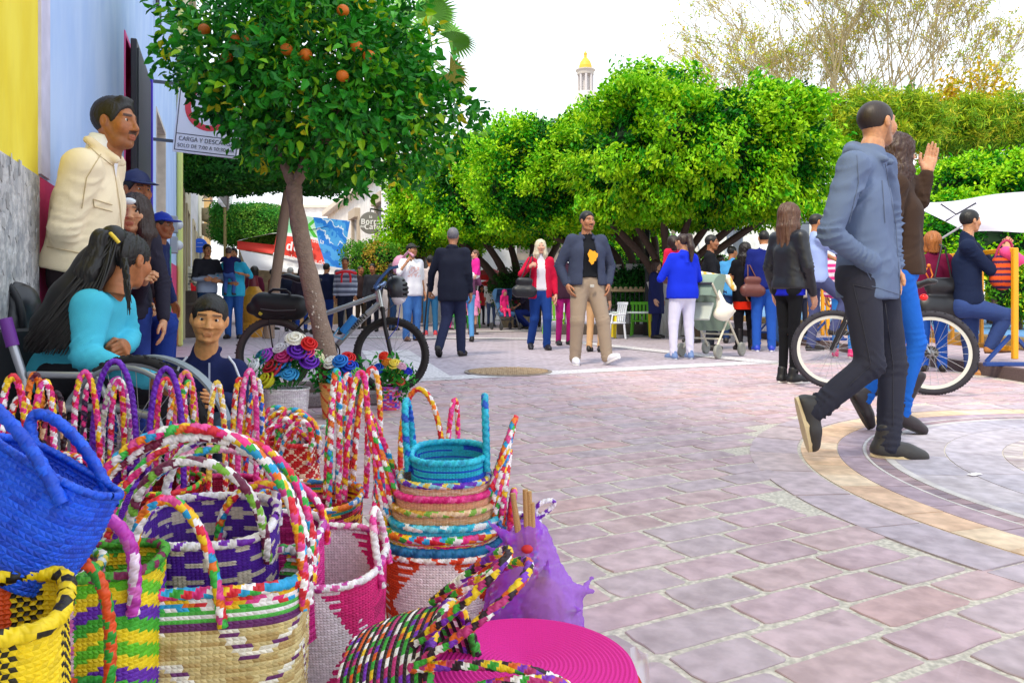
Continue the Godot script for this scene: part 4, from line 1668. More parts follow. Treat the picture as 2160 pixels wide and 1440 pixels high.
func cloth_mesh(s: Array, amp: float, freq: float, colour: Callable, bends := []) -> ArrayMesh:   # bends: [place, along, reach, spacing, depth] where cloth gathers into folds
	var v: PackedVector3Array = s[0]
	var n: PackedVector3Array = s[1]
	var k := PackedColorArray()
	k.resize(v.size())
	for i in v.size():
		var p := v[i]
		k[i] = colour.call(p)
		if amp <= 0.0:
			continue
		var w := folds.get_noise_3dv(p * freq * 0.4)
		var lift := w * 0.6 * amp
		for e in bends:
			var q: Vector3 = p - e[0]
			var near: float = q.length_squared() / (e[2] * e[2])
			if near < 4.0:
				var loose := folds.get_noise_3dv(p * 7.0 + e[0] * 5.0)
				var twist: float = w * 3.0 + loose * 2.4 + (q.x - q.z) * 14.0
				var c: float = 0.5 + 0.5 * sin(q.dot(e[1]) / e[3] * TAU + twist)
				lift += (c * c * c - 0.32) * e[4] * exp(-near) * clampf(0.75 + loose * 1.6, 0.1, 1.5)
		v[i] = p + n[i] * lift
	var mb := MB.new()
	mb.add(v, Field.smooth_normals(v, s[2]), k, s[2])
	return mb.mesh()


func head_parts(fine: int) -> Array:   # [vertices, normals, indices, what each vertex is]
	var key := "head %s" % fine
	if cache.has(key):
		return cache[key]
	var q := Field.new(Vector3(-0.11, -0.16, -0.13), Vector3(0.11, 0.14, 0.14), [0.0085, 0.0048, 0.0034][fine])
	q.blob(Vector3(0, 0.03, -0.012), Vector3(0.075, 0.088, 0.096), 0.01)
	q.blob(Vector3(0, -0.03, 0.028), Vector3(0.061, 0.08, 0.062), 0.03)
	q.bone(Vector3(-0.028, -0.088, 0.045), Vector3(0.028, -0.088, 0.045), 0.026, 0.026, 0.02)
	q.blob(Vector3(0, -0.098, 0.066), Vector3(0.02, 0.016, 0.018), 0.02)
	for s in [-1.0, 1.0]:
		q.bone(Vector3(s * 0.058, -0.03, 0.0), Vector3(s * 0.04, -0.085, 0.03), 0.02, 0.018, 0.02)
		q.blob(Vector3(s * 0.037, -0.022, 0.068), Vector3(0.028, 0.026, 0.018), 0.034)
		q.bone(Vector3(s * 0.012, 0.034, 0.086), Vector3(s * 0.045, 0.036, 0.069), 0.0085, 0.0085, 0.018)
		q.blob(Vector3(s * 0.031, 0.012, 0.096), Vector3(0.018, 0.012, 0.016), 0.01, true)
		q.bone(Vector3(s * 0.018, 0.0205, 0.081), Vector3(s * 0.046, 0.0195, 0.069), 0.0058, 0.0055, 0.005)
		q.bone(Vector3(s * 0.018, 0.0035, 0.079), Vector3(s * 0.045, 0.0045, 0.069), 0.0052, 0.005, 0.005)
		q.blob(Vector3(s * 0.013, -0.032, 0.097), Vector3(0.009, 0.008, 0.011), 0.008)
		q.blob(Vector3(s * 0.079, 0.0, -0.006), Vector3(0.011, 0.031, 0.019), 0.008)
		q.blob(Vector3(s * 0.089, 0.003, 0.002), Vector3(0.006, 0.016, 0.009), 0.006, true)
	q.bone(Vector3(0, 0.022, 0.088), Vector3(0, -0.027, 0.11), 0.0085, 0.0125, 0.012)
	q.bone(Vector3(-0.017, -0.059, 0.084), Vector3(0.017, -0.059, 0.084), 0.0075, 0.0075, 0.006)
	q.blob(Vector3(0, -0.058, 0.091), Vector3(0.012, 0.006, 0.006), 0.005)
	q.bone(Vector3(-0.014, -0.0715, 0.084), Vector3(0.014, -0.0715, 0.084), 0.0085, 0.0085, 0.006)
	q.bone(Vector3(-0.022, -0.0652, 0.094), Vector3(0.022, -0.0652, 0.094), 0.0018, 0.0018, 0.002)
	q.bone(Vector3(0, -0.06, -0.02), Vector3(0, -0.15, -0.035), 0.052, 0.054, 0.03)
	var s := q.surface()
	var what := PackedByteArray()
	for p in s[0] as PackedVector3Array:
		var w := 0
		var ax := absf(p.x)
		if p.z > 0.06 and ax < 0.024 - absf(p.y + 0.065) * 0.6 and p.y < -0.053 and p.y > -0.08:
			w = 1
		elif p.z > 0.05 and ax > 0.012 and ax < 0.052 and absf(p.y - 0.036 + ax * 0.06) < 0.0062:
			w = 2
		elif p.z > 0.05 and p.y < -0.038 and p.y > -0.054 and ax < 0.03:
			w = 4
		elif p.y < -0.05 and p.z > 0.0 and p.y > -0.125 or ax > 0.05 and p.z > -0.002 and p.z < 0.035 and p.y < 0.0 and p.y > -0.06:
			w = 3
		elif p.z > 0.055 and ax > 0.022 and absf(p.y + 0.025) < 0.02:
			w = 5
		what.append(w)
	s.append(what)
	cache[key] = s
	return s


func hand_parts(pose: String, fine: bool) -> Array:   # a left hand: wrist at 0, fingers down -y, palm towards -x... thumb forward (+z)
	var key := "hand %s %s" % [pose, fine]
	if cache.has(key):
		return cache[key]
	var q := Field.new(Vector3(-0.09, -0.22, -0.075), Vector3(0.05, 0.04, 0.09), 0.0045 if fine else 0.0065)
	var curl: float = {"rest": 0.35, "grip": 1.35, "flat": 0.08}[pose]
	q.bone(Vector3(0, 0.02, 0), Vector3(0, -0.02, 0), 0.024, 0.026, 0.01, Vector3.RIGHT, 1.3)
	for i in 4:
		var z := 0.031 - i * 0.0195
		var knuckle := Vector3(0.002, -0.092 + absf(i - 1.2) * 0.005, z)
		q.bone(Vector3(0, -0.02, z * 0.55), knuckle, 0.02, 0.0125, 0.014)
		var a := curl * (0.8 + i * 0.06)
		var l: float = [0.042, 0.046, 0.043, 0.034][i]
		var p := knuckle
		var ang := a
		for seg in 3:
			var nx: Vector3 = p + Vector3(-sin(ang), -cos(ang), (z * 0.06 if pose != "grip" else 0.0)) * l * [1.0, 0.66, 0.5][seg]
			q.bone(p, nx, [0.0098, 0.009, 0.0082][seg], [0.009, 0.0082, 0.007][seg], 0.004)
			p = nx
			ang += a * 0.9
	var t0 := Vector3(-0.006, -0.025, 0.022)
	var t1 := Vector3(-0.02, -0.055, 0.048)
	var t2 := Vector3(-0.03, -0.085, 0.056) if pose != "grip" else Vector3(-0.048, -0.075, 0.04)
	var t3 := Vector3(-0.034, -0.108, 0.056) if pose != "grip" else Vector3(-0.062, -0.09, 0.022)
	q.bone(t0, t1, 0.016, 0.0125, 0.012)
	q.bone(t1, t2, 0.012, 0.0105, 0.004)
	q.bone(t2, t3, 0.0105, 0.0085, 0.004)
	cache[key] = q.surface()
	return cache[key]


func joined_into(mb: MB, s: Array, t: Transform3D, k: Color, mirror := false) -> void:
	var v: PackedVector3Array = s[0]
	var n: PackedVector3Array = s[1]
	var idx: PackedInt32Array = s[2]
	if mirror:
		v = Transform3D(Basis.from_scale(Vector3(-1, 1, 1)), Vector3.ZERO) * v
		n = Transform3D(Basis.from_scale(Vector3(-1, 1, 1)), Vector3.ZERO) * n
		idx = idx.duplicate()
		for i in range(0, idx.size(), 3):
			var e := idx[i]
			idx[i] = idx[i + 1]
			idx[i + 1] = e
	var cs := PackedColorArray()
	cs.resize(v.size())
	cs.fill(k)
	mb.add(t * v, Transform3D(t.basis.orthonormalized(), Vector3.ZERO) * n, cs, idx)


func hair_mesh(style: String, fine: int) -> ArrayMesh:   # in the head's own axes
	var key := "hair %s %s" % [style, fine]
	if cache.has(key):
		return cache[key]
	var long := style in ["long", "very long", "wavy", "bob", "pony", "girl pony", "side"]
	var low := -0.5 if style == "very long" else (-0.42 if style in ["long", "wavy"] else (-0.34 if style.ends_with("pony") else (-0.22 if long else -0.12)))
	var q := Field.new(Vector3(-0.17, low - 0.04, -0.24), Vector3(0.17, 0.19, 0.15), [0.0125, 0.0075, 0.005][fine])
	var puff: float = {"short": 0.0018, "bowl": 0.004, "crop": 0.001, "quiff": 0.0014, "bald": -0.003, "wavy": 0.022, "long": 0.012, "very long": 0.012, "bob": 0.02, "pony": 0.004, "girl pony": 0.007, "side": 0.012}[style]
	q.blob(Vector3(0, 0.034, -0.014), Vector3(0.079 + puff, 0.089 + puff, 0.099 + puff), 0.01)
	if style in ["short", "quiff", "bowl"]:
		q.blob(Vector3(0, 0.048, -0.012), Vector3(0.077, 0.086, 0.095), 0.02)
	if style == "quiff":
		q.bone(Vector3(-0.03, 0.112, 0.05), Vector3(0.035, 0.112, 0.052), 0.017, 0.016, 0.02)
	# open the face
	q.blob(Vector3(0, -0.035, 0.115), Vector3(0.062, 0.105, 0.085), 0.012, true)
	if not long:
		if style == "bowl":
			q.cut(Vector3(0, 0.05, 0.075), Vector3(0, -0.5, 0.866))
		else:
			q.cut(Vector3(0, 0.072, 0.07), Vector3(0, -0.426, 0.905))
		q.cut(Vector3(0, -0.062, 0.0), Vector3(0, -1.0, -0.12).normalized())
		for s in [-1.0, 1.0]:
			q.blob(Vector3(s * 0.085, -0.004, 0.0), Vector3(0.03, 0.036, 0.024), 0.004, true)
		if style == "bald":
			q.blob(Vector3(0, 0.16, 0.05), Vector3(0.075, 0.085, 0.12), 0.01, true)
	elif style.ends_with("pony"):
		q.cut(Vector3(0, -0.02, 0.01), Vector3(0, -0.8, 0.6).normalized())
		for s in [-1.0, 1.0]:
			q.blob(Vector3(s * 0.088, -0.01, 0.002), Vector3(0.03, 0.034, 0.022), 0.004, true)
		q.bone(Vector3(0, 0.075, -0.1), Vector3(0, 0.06, -0.145), 0.03, 0.034, 0.02)
		q.bone(Vector3(0, 0.06, -0.145), Vector3(0.01, -0.1, -0.17), 0.04, 0.05, 0.03)
		q.bone(Vector3(0.01, -0.1, -0.17), Vector3(0.02, -0.3, -0.16), 0.05, 0.02, 0.03)
	elif style == "bob":
		for s in [-1.0, 1.0]:
			q.bone(Vector3(s * 0.07, 0.03, -0.01), Vector3(s * 0.075, -0.11, -0.005), 0.035, 0.036, 0.03)
		q.bone(Vector3(0, 0.0, -0.07), Vector3(0, -0.12, -0.07), 0.07, 0.055, 0.03)
		q.cut(Vector3(0, -0.135, 0), Vector3(0, -1, 0.1).normalized())
	else:
		var n := 9
		var end := low + 0.06
		for i in n:
			var a := lerpf(-2.35, 2.35, float(i) / (n - 1))
			var d := Vector3(sin(a), 0, -cos(a))
			var jig := sin(i * 5.1) * 0.02
			var mid := Vector3(d.x * 0.088, -0.12, d.z * 0.085 - 0.02)
			var tip := Vector3(d.x * (0.1 if style != "wavy" else 0.125) + jig, end + absf(a) * 0.035 + jig, d.z * 0.06 - 0.05)
			q.bone(Vector3(d.x * 0.07, 0.02, d.z * 0.085 - 0.01), mid, 0.03, 0.034, 0.025)
			q.bone(mid, tip, 0.036 if style != "wavy" else 0.046, 0.016, 0.02)
	var s := q.surface()
	var v: PackedVector3Array = s[0]
	var n2: PackedVector3Array = s[1]
	var ks := PackedColorArray()
	var lock := FastNoiseLite.new()
	lock.seed = 6
	lock.frequency = 1.0
	for i in v.size():
		var p := v[i]
		var ang := atan2(p.x, -p.z + 0.02)
		var w := lock.get_noise_3d(ang * (7.0 if long else 14.0), p.y * (6.0 if style != "wavy" else 22.0), 0.0)
		var w2 := lock.get_noise_3d(ang * 24.0, p.y * 14.0, 5.0)
		v[i] = p + n2[i] * (w * 0.011 + w2 * 0.0035 if long else (absf(w) * 0.004 + absf(w2) * 0.004 if style != "crop" else absf(w2) * 0.0015))
		var b := clampf(1.0 + w * 0.5 + w2 * 0.6, 0.55, 1.7)
		ks.append(Color(b, b, b))
	var mb := MB.new()
	mb.add(v, Field.smooth_normals(v, s[2]), ks, s[2])
	cache[key] = mb.mesh()
	return cache[key]


func cap_mesh() -> ArrayMesh:
	if cache.has("cap"):
		return cache["cap"]
	var q := Field.new(Vector3(-0.12, -0.02, -0.14), Vector3(0.12, 0.17, 0.22), 0.008)
	q.blob(Vector3(0, 0.036, -0.012), Vector3(0.089, 0.1, 0.108), 0.01)
	q.cut(Vector3(0, 0.045, 0.0), Vector3(0, -1, 0.12).normalized())
	q.bone(Vector3(-0.05, 0.05, 0.08), Vector3(-0.03, 0.043, 0.16), 0.04, 0.022, 0.02, Vector3(0, 1, 0.1).normalized(), 4.2)
	q.bone(Vector3(0.05, 0.05, 0.08), Vector3(0.03, 0.043, 0.16), 0.04, 0.022, 0.02, Vector3(0, 1, 0.1).normalized(), 4.2)
	q.bone(Vector3(0, 0.052, 0.08), Vector3(0, 0.046, 0.165), 0.05, 0.03, 0.02, Vector3(0, 1, 0.1).normalized(), 4.6)
	q.blob(Vector3(0, 0.138, -0.012), Vector3(0.01, 0.008, 0.01), 0.004)
	var s := q.surface()
	var ks := PackedColorArray()
	ks.resize(s[0].size())
	ks.fill(Color.WHITE)
	var mb := MB.new()
	mb.add(s[0], s[1], ks, s[2])
	cache["cap"] = mb.mesh()
	return cache["cap"]


func shoe_meshes(style: String) -> Array:   # [upper, sole]; ankle above 0, toe towards +z
	var key := "shoe " + style
	if cache.has(key):
		return cache[key]
	var q := Field.new(Vector3(-0.08, -0.01, -0.11), Vector3(0.08, 0.4, 0.23), 0.0085)
	var tall: float = {"shoe": 0.085, "boot": 0.32, "sneaker": 0.1, "high": 0.13, "pointed": 0.085}[style]
	var tip := 0.165 if style != "pointed" else 0.195
	q.bone(Vector3(0, 0.045, -0.045), Vector3(0, tall, -0.03), 0.04, 0.043, 0.02)
	q.bone(Vector3(0, 0.03, -0.055), Vector3(0, 0.034, 0.07), 0.036, 0.042, 0.03)
	q.bone(Vector3(0, 0.055, 0.0), Vector3(0, 0.03, 0.11), 0.035, 0.03, 0.03)
	q.bone(Vector3(0, 0.03, 0.07), Vector3(0, 0.026, tip - 0.03), 0.042, 0.034 if style != "pointed" else 0.018, 0.02)
	q.cut(Vector3(0, 0.012, 0), Vector3(0, -1, 0))
	q.cut(Vector3(0, tall + 0.03, 0), Vector3(0, 1, 0))
	var s := q.surface()
	var ks := PackedColorArray()
	for p in s[0] as PackedVector3Array:
		var lace: bool = style in ["sneaker", "high"] and p.z > -0.01 and p.z < 0.09 and absf(p.x) < 0.021 and p.y > 0.05 and fposmod(p.z * 60.0, 1.0) < 0.5
		ks.append(Color(4.6, 4.2, 3.9) if lace else Color.WHITE)
	var up := MB.new()
	up.add(s[0], s[1], ks, s[2])
	var poly := PackedVector2Array()
	for i in 28:
		var a := TAU * i / 28
		var z := sin(a)
		var w := 0.043 if z > 0 else 0.037
		if style == "pointed" and z > 0:
			w *= 1.0 - z * 0.35
		poly.append(Vector2(cos(a) * w * pow(absf(cos(a)) + 0.001, -0.25), 0.04 + z * (tip - 0.04 if z > 0 else 0.13)))
	var so := MB.new()
	so.prism(poly, Transform3D(Basis(Vector3.RIGHT, PI / 2) * Basis.from_scale(Vector3(1, 1, 1)), Vector3(0, 0.011, 0)), 0.022 if style != "sneaker" else 0.03)
	cache[key] = [up.mesh(), so.mesh()]
	return cache[key]


func eye_mesh() -> ArrayMesh:
	if cache.has("eye"):
		return cache["eye"]
	var m := MB.new()
	m.ball(Vector3.ZERO, Vector3.ONE * 0.0122, 14, Color(0.8, 0.78, 0.75))
	m.lathe(Vector3.ZERO, [Vector2(0.0068, 0.0103), Vector2(0.0036, 0.0122), Vector2(0.0, 0.0127)], 14, L("24140c"))
	cache["eye"] = m.mesh()
	return cache["eye"]


const JOINTS := {
	"pel": Vector3(0, 0.95, 0), "che": Vector3(0, 1.27, 0), "nek": Vector3(0, 1.47, -0.01), "hed": Vector3(0, 1.632, 0.015),
	"sL": Vector3(0.172, 1.41, -0.01), "eL": Vector3(0.225, 1.13, -0.03), "wL": Vector3(0.235, 0.89, 0.05),
	"sR": Vector3(-0.172, 1.41, -0.01), "eR": Vector3(-0.225, 1.13, -0.03), "wR": Vector3(-0.235, 0.89, 0.05),
	"hL": Vector3(0.085, 0.93, 0), "kL": Vector3(0.1, 0.5, 0.02), "aL": Vector3(0.105, 0.09, -0.02),
	"hR": Vector3(-0.085, 0.93, 0), "kR": Vector3(-0.1, 0.5, 0.02), "aR": Vector3(-0.105, 0.09, -0.02)}


func person(s: Dictionary) -> Node3D:
	var px: float = s.at[0]
	var d: float = s.at[1]
	var yaw := deg_to_rad(s.get("yaw", 0.0))
	var root := thing("person", s.lab, "person", G(px, d) + Vector3(0, s.get("y0", 0.0), 0), yaw, s.get("group", ""))
	var sc: float = s.get("H", 1.72) / 1.75
	var w: float = s.get("w", 1.0)          # girth
	var back := Basis(Vector3.UP, -yaw)
	var j := {}
	for k in JOINTS:
		j[k] = JOINTS[k] * sc
	if s.get("w", 1.0) < 0.95 or s.get("girl", false):
		for k in ["sL", "sR"]:
			j[k].x *= 0.88
	var given: Dictionary = s.get("j", {})
	for k in given:
		var q = given[k]
		if q is Array:
			j[k] = back * (P(q[0], q[1], d + q[2]) - root.position)
		else:
			j[k] = q * sc
	var cell: float = 0.0105 if d < 5.0 else (0.0165 if d < 9.5 else (0.024 if d < 13.0 else 0.03))
	cell = minf(cell, 0.035 * sc + 0.002)
	var fine: bool = d < 9.6
	var up: Vector3 = (j.nek - j.pel).normalized()
	var left: Vector3 = (j.sL - j.sR).normalized()
	var fwd := left.cross(up).normalized()
	left = up.cross(fwd)
	var hips: Vector3 = (j.hL - j.hR).normalized()
	var hfwd := hips.cross(Vector3.UP).normalized()
	var skin := L(s.get("skin", "b9794f"))
	var g := sc * w
	# the head's own axes
	var hb := Basis(Vector3.UP, deg_to_rad(s.get("hy", 0.0))) * Basis(Vector3.RIGHT, deg_to_rad(s.get("hp", 0.0))) * Basis(Vector3.BACK, deg_to_rad(s.get("hr", 0.0)))
	var hs: float = s.get("hs", 0.93) * lerpf(sc, 1.0, 0.35)
	var ht := Transform3D(hb.scaled(Vector3.ONE * hs), j.hed)

	# body
	var lo := Vector3.ONE * 99.0
	var hi := Vector3.ONE * -99.0
	for k in j:
		lo = lo.min(j[k])
		hi = hi.max(j[k])
	var pad := Vector3.ONE * 0.24 * sc
	var b := Field.new(lo - pad, hi + pad, cell * 1.25)
	b.bone(j.pel, j.che, 0.105 * g, 0.115 * g, 0.04, fwd, 1.4)
	b.bone(j.che, j.nek, 0.11 * g, 0.06 * sc, 0.05, fwd, 1.3)
	b.bone(j.sL, j.sR, 0.05 * sc, 0.05 * sc, 0.04)
	var under: Vector3 = ht * Vector3(0, -0.1, -0.02)
	b.bone(j.nek - up * 0.03, under, 0.058 * sc, 0.055 * hs, 0.03)
	for e in ["L", "R"]:
		b.bone(j["s" + e], j["e" + e], 0.047 * sc, 0.038 * sc, 0.03)
		b.bone(j["e" + e], j["w" + e], 0.038 * sc, 0.027 * sc, 0.02)
		b.bone(j["h" + e], j["k" + e], 0.068 * g, 0.048 * sc, 0.03)
		b.bone(j["k" + e], j["a" + e], 0.048 * sc, 0.032 * sc, 0.02)
	var bs := b.surface()
	var body := MB.new()
	joined_into(body, bs, Transform3D.IDENTITY, skin)
	var hp := head_parts(2 if d < 4.2 else (1 if fine else 0))
	var at_v := body.V.size()
	var soft_face: float = s.get("child", 0.45 if s.get("girl", false) else 0.0)
	if soft_face > 0.0:
		var hv: PackedVector3Array = hp[0].duplicate()
		for i in hv.size():
			var p := hv[i]
			if p.y < 0.01 and p.y > -0.12:
				var low := clampf((0.01 - p.y) / 0.1, 0.0, 1.0)
				p.x *= 1.0 - 0.24 * soft_face * low * low
				p.y = 0.01 + (p.y - 0.01) * (1.0 - 0.1 * soft_face)
			if p.z > 0.04 and absf(p.y - 0.012) < 0.03:
				p.y += (p.y - 0.012) * 0.14 * soft_face * (1.0 - absf(p.y - 0.012) / 0.03)
			if p.z > 0.088:
				p.z = 0.088 + (p.z - 0.088) * (1.0 - 0.5 * soft_face)
			if p.z > 0.05 and absf(p.y + 0.063) < 0.024:
				p.y -= (p.y + 0.063) * 0.45 * soft_face * (1.0 - absf(p.y + 0.063) / 0.024)
			if p.z > 0.072 and p.y < -0.03 and p.y > -0.09:
				p.z = 0.072 + (p.z - 0.072) * (1.0 - 0.4 * soft_face)
			p.x *= 1.0 + 0.09 * soft_face
			hv[i] = p
		hp = [hv, Field.smooth_normals(hv, hp[2]), hp[2], hp[3]]
	joined_into(body, hp, ht, skin)
	var hairc := L(s.get("hair", ["short", "1b1412"])[1])
	var what: PackedByteArray = hp[3]
	var beard: float = s.get("beard", 0.0)
	var lips := skin.lerp(L("b04a40"), s.get("lips", 0.45))
	for i in what.size():
		var c := skin
		match what[i]:
			1: c = lips
			2: c = skin.lerp(hairc, 0.85 - 0.3 * soft_face)
			3: c = skin.lerp(hairc, beard * 0.7)
			4: c = skin.lerp(hairc, maxf(beard * 0.7, s.get("moustache", 0.0)))
			5: c = skin.lerp(L("c85a3c"), 0.07)
		body.K[at_v + i] = c
	for e in ["L", "R"]:
		if s.get("pocket", "") == e:
			continue
		var fore: Vector3 = (j["w" + e] - j["e" + e]).normalized()
		var inner := -left if e == "L" else left
		var side := (inner - fore * inner.dot(fore)).normalized()
		if side.length() < 0.5:
			side = (fwd - fore * fwd.dot(fore)).normalized()
		var xax := -side if e == "L" else side       # the palm faces -x of a left hand
		var yax := -fore
		var zax := xax.cross(yax)
		var twist: float = s.get("twist" + e, 0.0)
		var hbas := Basis(xax, yax, zax) * Basis(Vector3.UP, twist)
		joined_into(body, hand_parts(s.get("hand" + e, "rest"), fine), Transform3D(hbas.scaled_local(Vector3.ONE * sc * s.get("hands", 0.97)), j["w" + e] + fore * 0.012), skin, e == "R")
	var sm := skin_mat()
	put("body", body.mesh(), sm, root)
	if d < 13.0:
		for q in [-1.0, 1.0]:
			var eye := put("eye", eye_mesh(), vmat(0.2), root)
			eye.transform = ht * Transform3D(Basis.from_scale(Vector3.ONE * (1.0 + 0.1 * soft_face)), Vector3(q * 0.0312 * (1.0 + 0.09 * soft_face), 0.0115, 0.0718)) * Transform3D(Basis(Vector3.RIGHT, PI / 2 - 0.05), Vector3.ZERO)
	# hair and hat
	var hair: Array = s.get("hair", ["short", "1b1412"])
	if hair[0] != "none":
		var hm := vm_tint(hair[1], 0.5)
		var ho := put("hair", hair_mesh(hair[0], 2 if d < 4.2 else (1 if fine else 0)), hm, root)
		ho.transform = ht
	if s.has("cap"):
		var co := put("cap", cap_mesh(), vm_tint(s.cap, 0.7), root)
		co.transform = ht * Transform3D(Basis.from_scale(Vector3.ONE * 1.03), Vector3(0, 0.004, 0))

	# trousers or skirt
	var legs: Array = s.get("legs", ["2c3350", 1.0])
	var lm := cloth_mat(legs[0])
	var lw: float = legs[1]
	var kind: String = legs[2] if legs.size() > 2 else "trousers"
	var t := Field.new(Vector3(lo.x, lo.y, lo.z) - pad, Vector3(hi.x, j.pel.y + 0.2 * sc, hi.z) + pad * Vector3(1, 0.3, 1), cell)
	var waist: Vector3 = j.pel + up * 0.075 * sc
	t.bone(j.pel - up * 0.02, waist, 0.128 * g, 0.122 * g, 0.04, hfwd, 1.28)
	t.cut(waist, up)
	for e in ["L", "R"]:
		t.bone(j["h" + e] - hfwd * 0.03 * sc, j["h" + e] - hfwd * 0.035 * sc - Vector3(0, 0.03, 0), 0.088 * g, 0.082 * g, 0.05)
		t.bone(j["h" + e], j["k" + e], 0.089 * g * lerpf(1.0, lw, 0.4), 0.062 * sc * lerpf(1.0, lw, 0.7) * lerpf(1.0, w, 0.5), 0.035)
		if kind == "trousers":
			t.bone(j["k" + e], j["a" + e].lerp(j["k" + e], -0.05), 0.061 * sc * lerpf(1.0, lw, 0.7) * lerpf(1.0, w, 0.5), 0.05 * sc * lw, 0.02)
	if kind == "skirt":
		var knees: Vector3 = (j.kL + j.kR) * 0.5
		var hem: Vector3 = j.pel.lerp(knees, legs[3])
		t.bone(j.pel, hem, 0.14 * g, 0.21 * g, 0.03, hfwd, 1.15)
		t.cut(hem, Vector3.DOWN)
	var lb := []
	if d < 12.0:
		var dp := sc * (0.6 if lw < 0.9 else 1.0)
		for e in ["L", "R"]:
			var hip: Vector3 = j["h" + e]
			var knee: Vector3 = j["k" + e]
			var ank: Vector3 = j["a" + e]
			lb.append([knee, ((ank - knee).normalized() + hfwd * 0.4).normalized(), 0.1 * sc, 0.036 * sc, 0.010 * dp])
			lb.append([ank.lerp(knee, 0.1), ((knee - ank).normalized() + hips * 0.3).normalized(), 0.1 * sc, 0.034 * sc, 0.013 * dp])
			lb.append([hip - Vector3(0, 0.06, 0) * sc + hfwd * 0.05 * sc, (Vector3.UP + hips * (0.9 if e == "L" else -0.9)).normalized(), 0.11 * sc, 0.05 * sc, 0.006 * dp])
	put("skirt" if kind == "skirt" else "trousers", cloth_mesh(t.surface(), 0.005 * sc, 16.0, func(_p): return Color.WHITE, lb), lm, root)
	# jacket, shirt, coat
	var top: Array = s.get("top", ["4a5a8a", 1.0, 0.12])
	var loose: float = s.get("loose", 1.0)
	var f2 := Field.new(Vector3(lo.x, minf(j.pel.y - top[2] * sc, minf(j.wL.y, j.wR.y)), lo.z) - Vector3(0.2, 0.1, 0.2) * sc, Vector3(hi.x, j.nek.y, hi.z) + Vector3(0.2, 0.14, 0.2) * sc, cell)
	var hem: Vector3 = j.pel - up * top[2] * sc
	torso_field(f2, j, hem, up, fwd, g, sc, loose, s.get("neck", 0.02))
	f2.cut(hem, -up)
	var open: float = s.get("open", 0.0)
	if open > 0.0:
		f2.groove(hem, left, fwd, up, open * 0.075 * sc, open * 0.05 * sc, (j.nek - hem).length())
	else:
		f2.blob(j.nek + up * 0.075 * sc + fwd * 0.055 * sc, Vector3(0.06, 0.07, 0.07) * sc, 0.015, true)
	for e in ["L", "R"]:
		if top[1] <= 0.0:
			continue
		var ua: float = 0.068 * sc * lerpf(1.0, w, 0.6) * loose
		var mid: Vector3 = j["s" + e].lerp(j["e" + e], 0.35)
		f2.bone(j["s" + e], mid, ua, ua * 0.93, 0.04)
		f2.bone(mid, j["e" + e], ua * 0.93, 0.054 * sc * loose, 0.009)
		if top[1] >= 1.0:
			f2.bone(j["e" + e], j["e" + e].lerp(j["w" + e], 0.97), 0.054 * sc * loose, 0.042 * sc * loose, 0.009)
		elif top[1] < 0.6:
			var elbow: Vector3 = j["s" + e].lerp(j["e" + e], 0.75)
			f2.bone(j["s" + e].lerp(j["e" + e], 0.5), elbow, 0.066 * sc, 0.062 * sc, 0.02)
		if s.get("cuff", false):
			f2.bone(j["e" + e].lerp(j["w" + e], 0.86), j["e" + e].lerp(j["w" + e], 0.96), 0.05 * sc, 0.052 * sc, 0.006)
	if s.get("hood", false):
		f2.bone(j.nek - fwd * 0.075 * sc + left * 0.06 * sc - up * 0.02 * sc, j.nek - fwd * 0.075 * sc - left * 0.06 * sc - up * 0.02 * sc, 0.04 * sc, 0.04 * sc, 0.02)
		f2.bone(j.nek - fwd * 0.09 * sc, j.nek - fwd * 0.12 * sc - up * 0.12 * sc, 0.046 * sc, 0.034 * sc, 0.03)
		for e in [-1.0, 1.0]:
			f2.bone(j.nek + left * 0.085 * e * sc - fwd * 0.06 * sc - up * 0.015 * sc, j.nek + left * 0.05 * e * sc + fwd * 0.08 * sc - up * 0.07 * sc, 0.024 * sc, 0.018 * sc, 0.012)
	elif s.get("collar", false):
		for e in [-1.0, 1.0]:
			f2.bone(j.nek + left * 0.07 * e * sc - fwd * 0.04 * sc + up * 0.03 * sc, j.nek + left * 0.055 * e * sc + fwd * 0.075 * sc - up * 0.03 * sc, 0.016 * sc, 0.018 * sc, 0.01)
		f2.bone(j.nek + left * 0.06 * sc - fwd * 0.05 * sc + up * 0.03 * sc, j.nek - left * 0.06 * sc - fwd * 0.05 * sc + up * 0.03 * sc, 0.017 * sc, 0.017 * sc, 0.01)
	var tb := []
	if d < 12.0:
		var dp: float = sc * s.get("gather", 1.0)
		for e in ["L", "R"]:
			var sh0: Vector3 = j["s" + e]
			var el: Vector3 = j["e" + e]
			var wr: Vector3 = j["w" + e]
			var fa := (wr - el).normalized()
			tb.append([el, (fa + (el - sh0).normalized() + left * 0.3).normalized(), 0.085 * sc, 0.034 * sc, 0.012 * dp])
			tb.append([wr.lerp(el, 0.25), fa, 0.07 * sc, 0.027 * sc, 0.009 * dp])
			tb.append([sh0 - up * 0.1 * sc, (up + left * (0.8 if e == "L" else -0.8)).normalized(), 0.10 * sc, 0.05 * sc, 0.010 * dp])
			tb.append([hem + up * 0.18 * sc + left * (0.11 if e == "L" else -0.11) * sc, (up + left * (0.45 if e == "L" else -0.45) + fwd * 0.3).normalized(), 0.095 * sc, 0.05 * sc, 0.011 * dp])
	var paint: Callable = s.get("paint", func(_p): return Color.WHITE)
	var pm: Material = s.get("mat", cloth_mat(top[0]))
	if s.has("paint"):
		pm = vmat(0.85)
	put(s.get("garment", "jacket"), cloth_mesh(f2.surface(), s.get("crease", 0.008) * sc, s.get("folds", 13.0), paint, tb), pm, root)
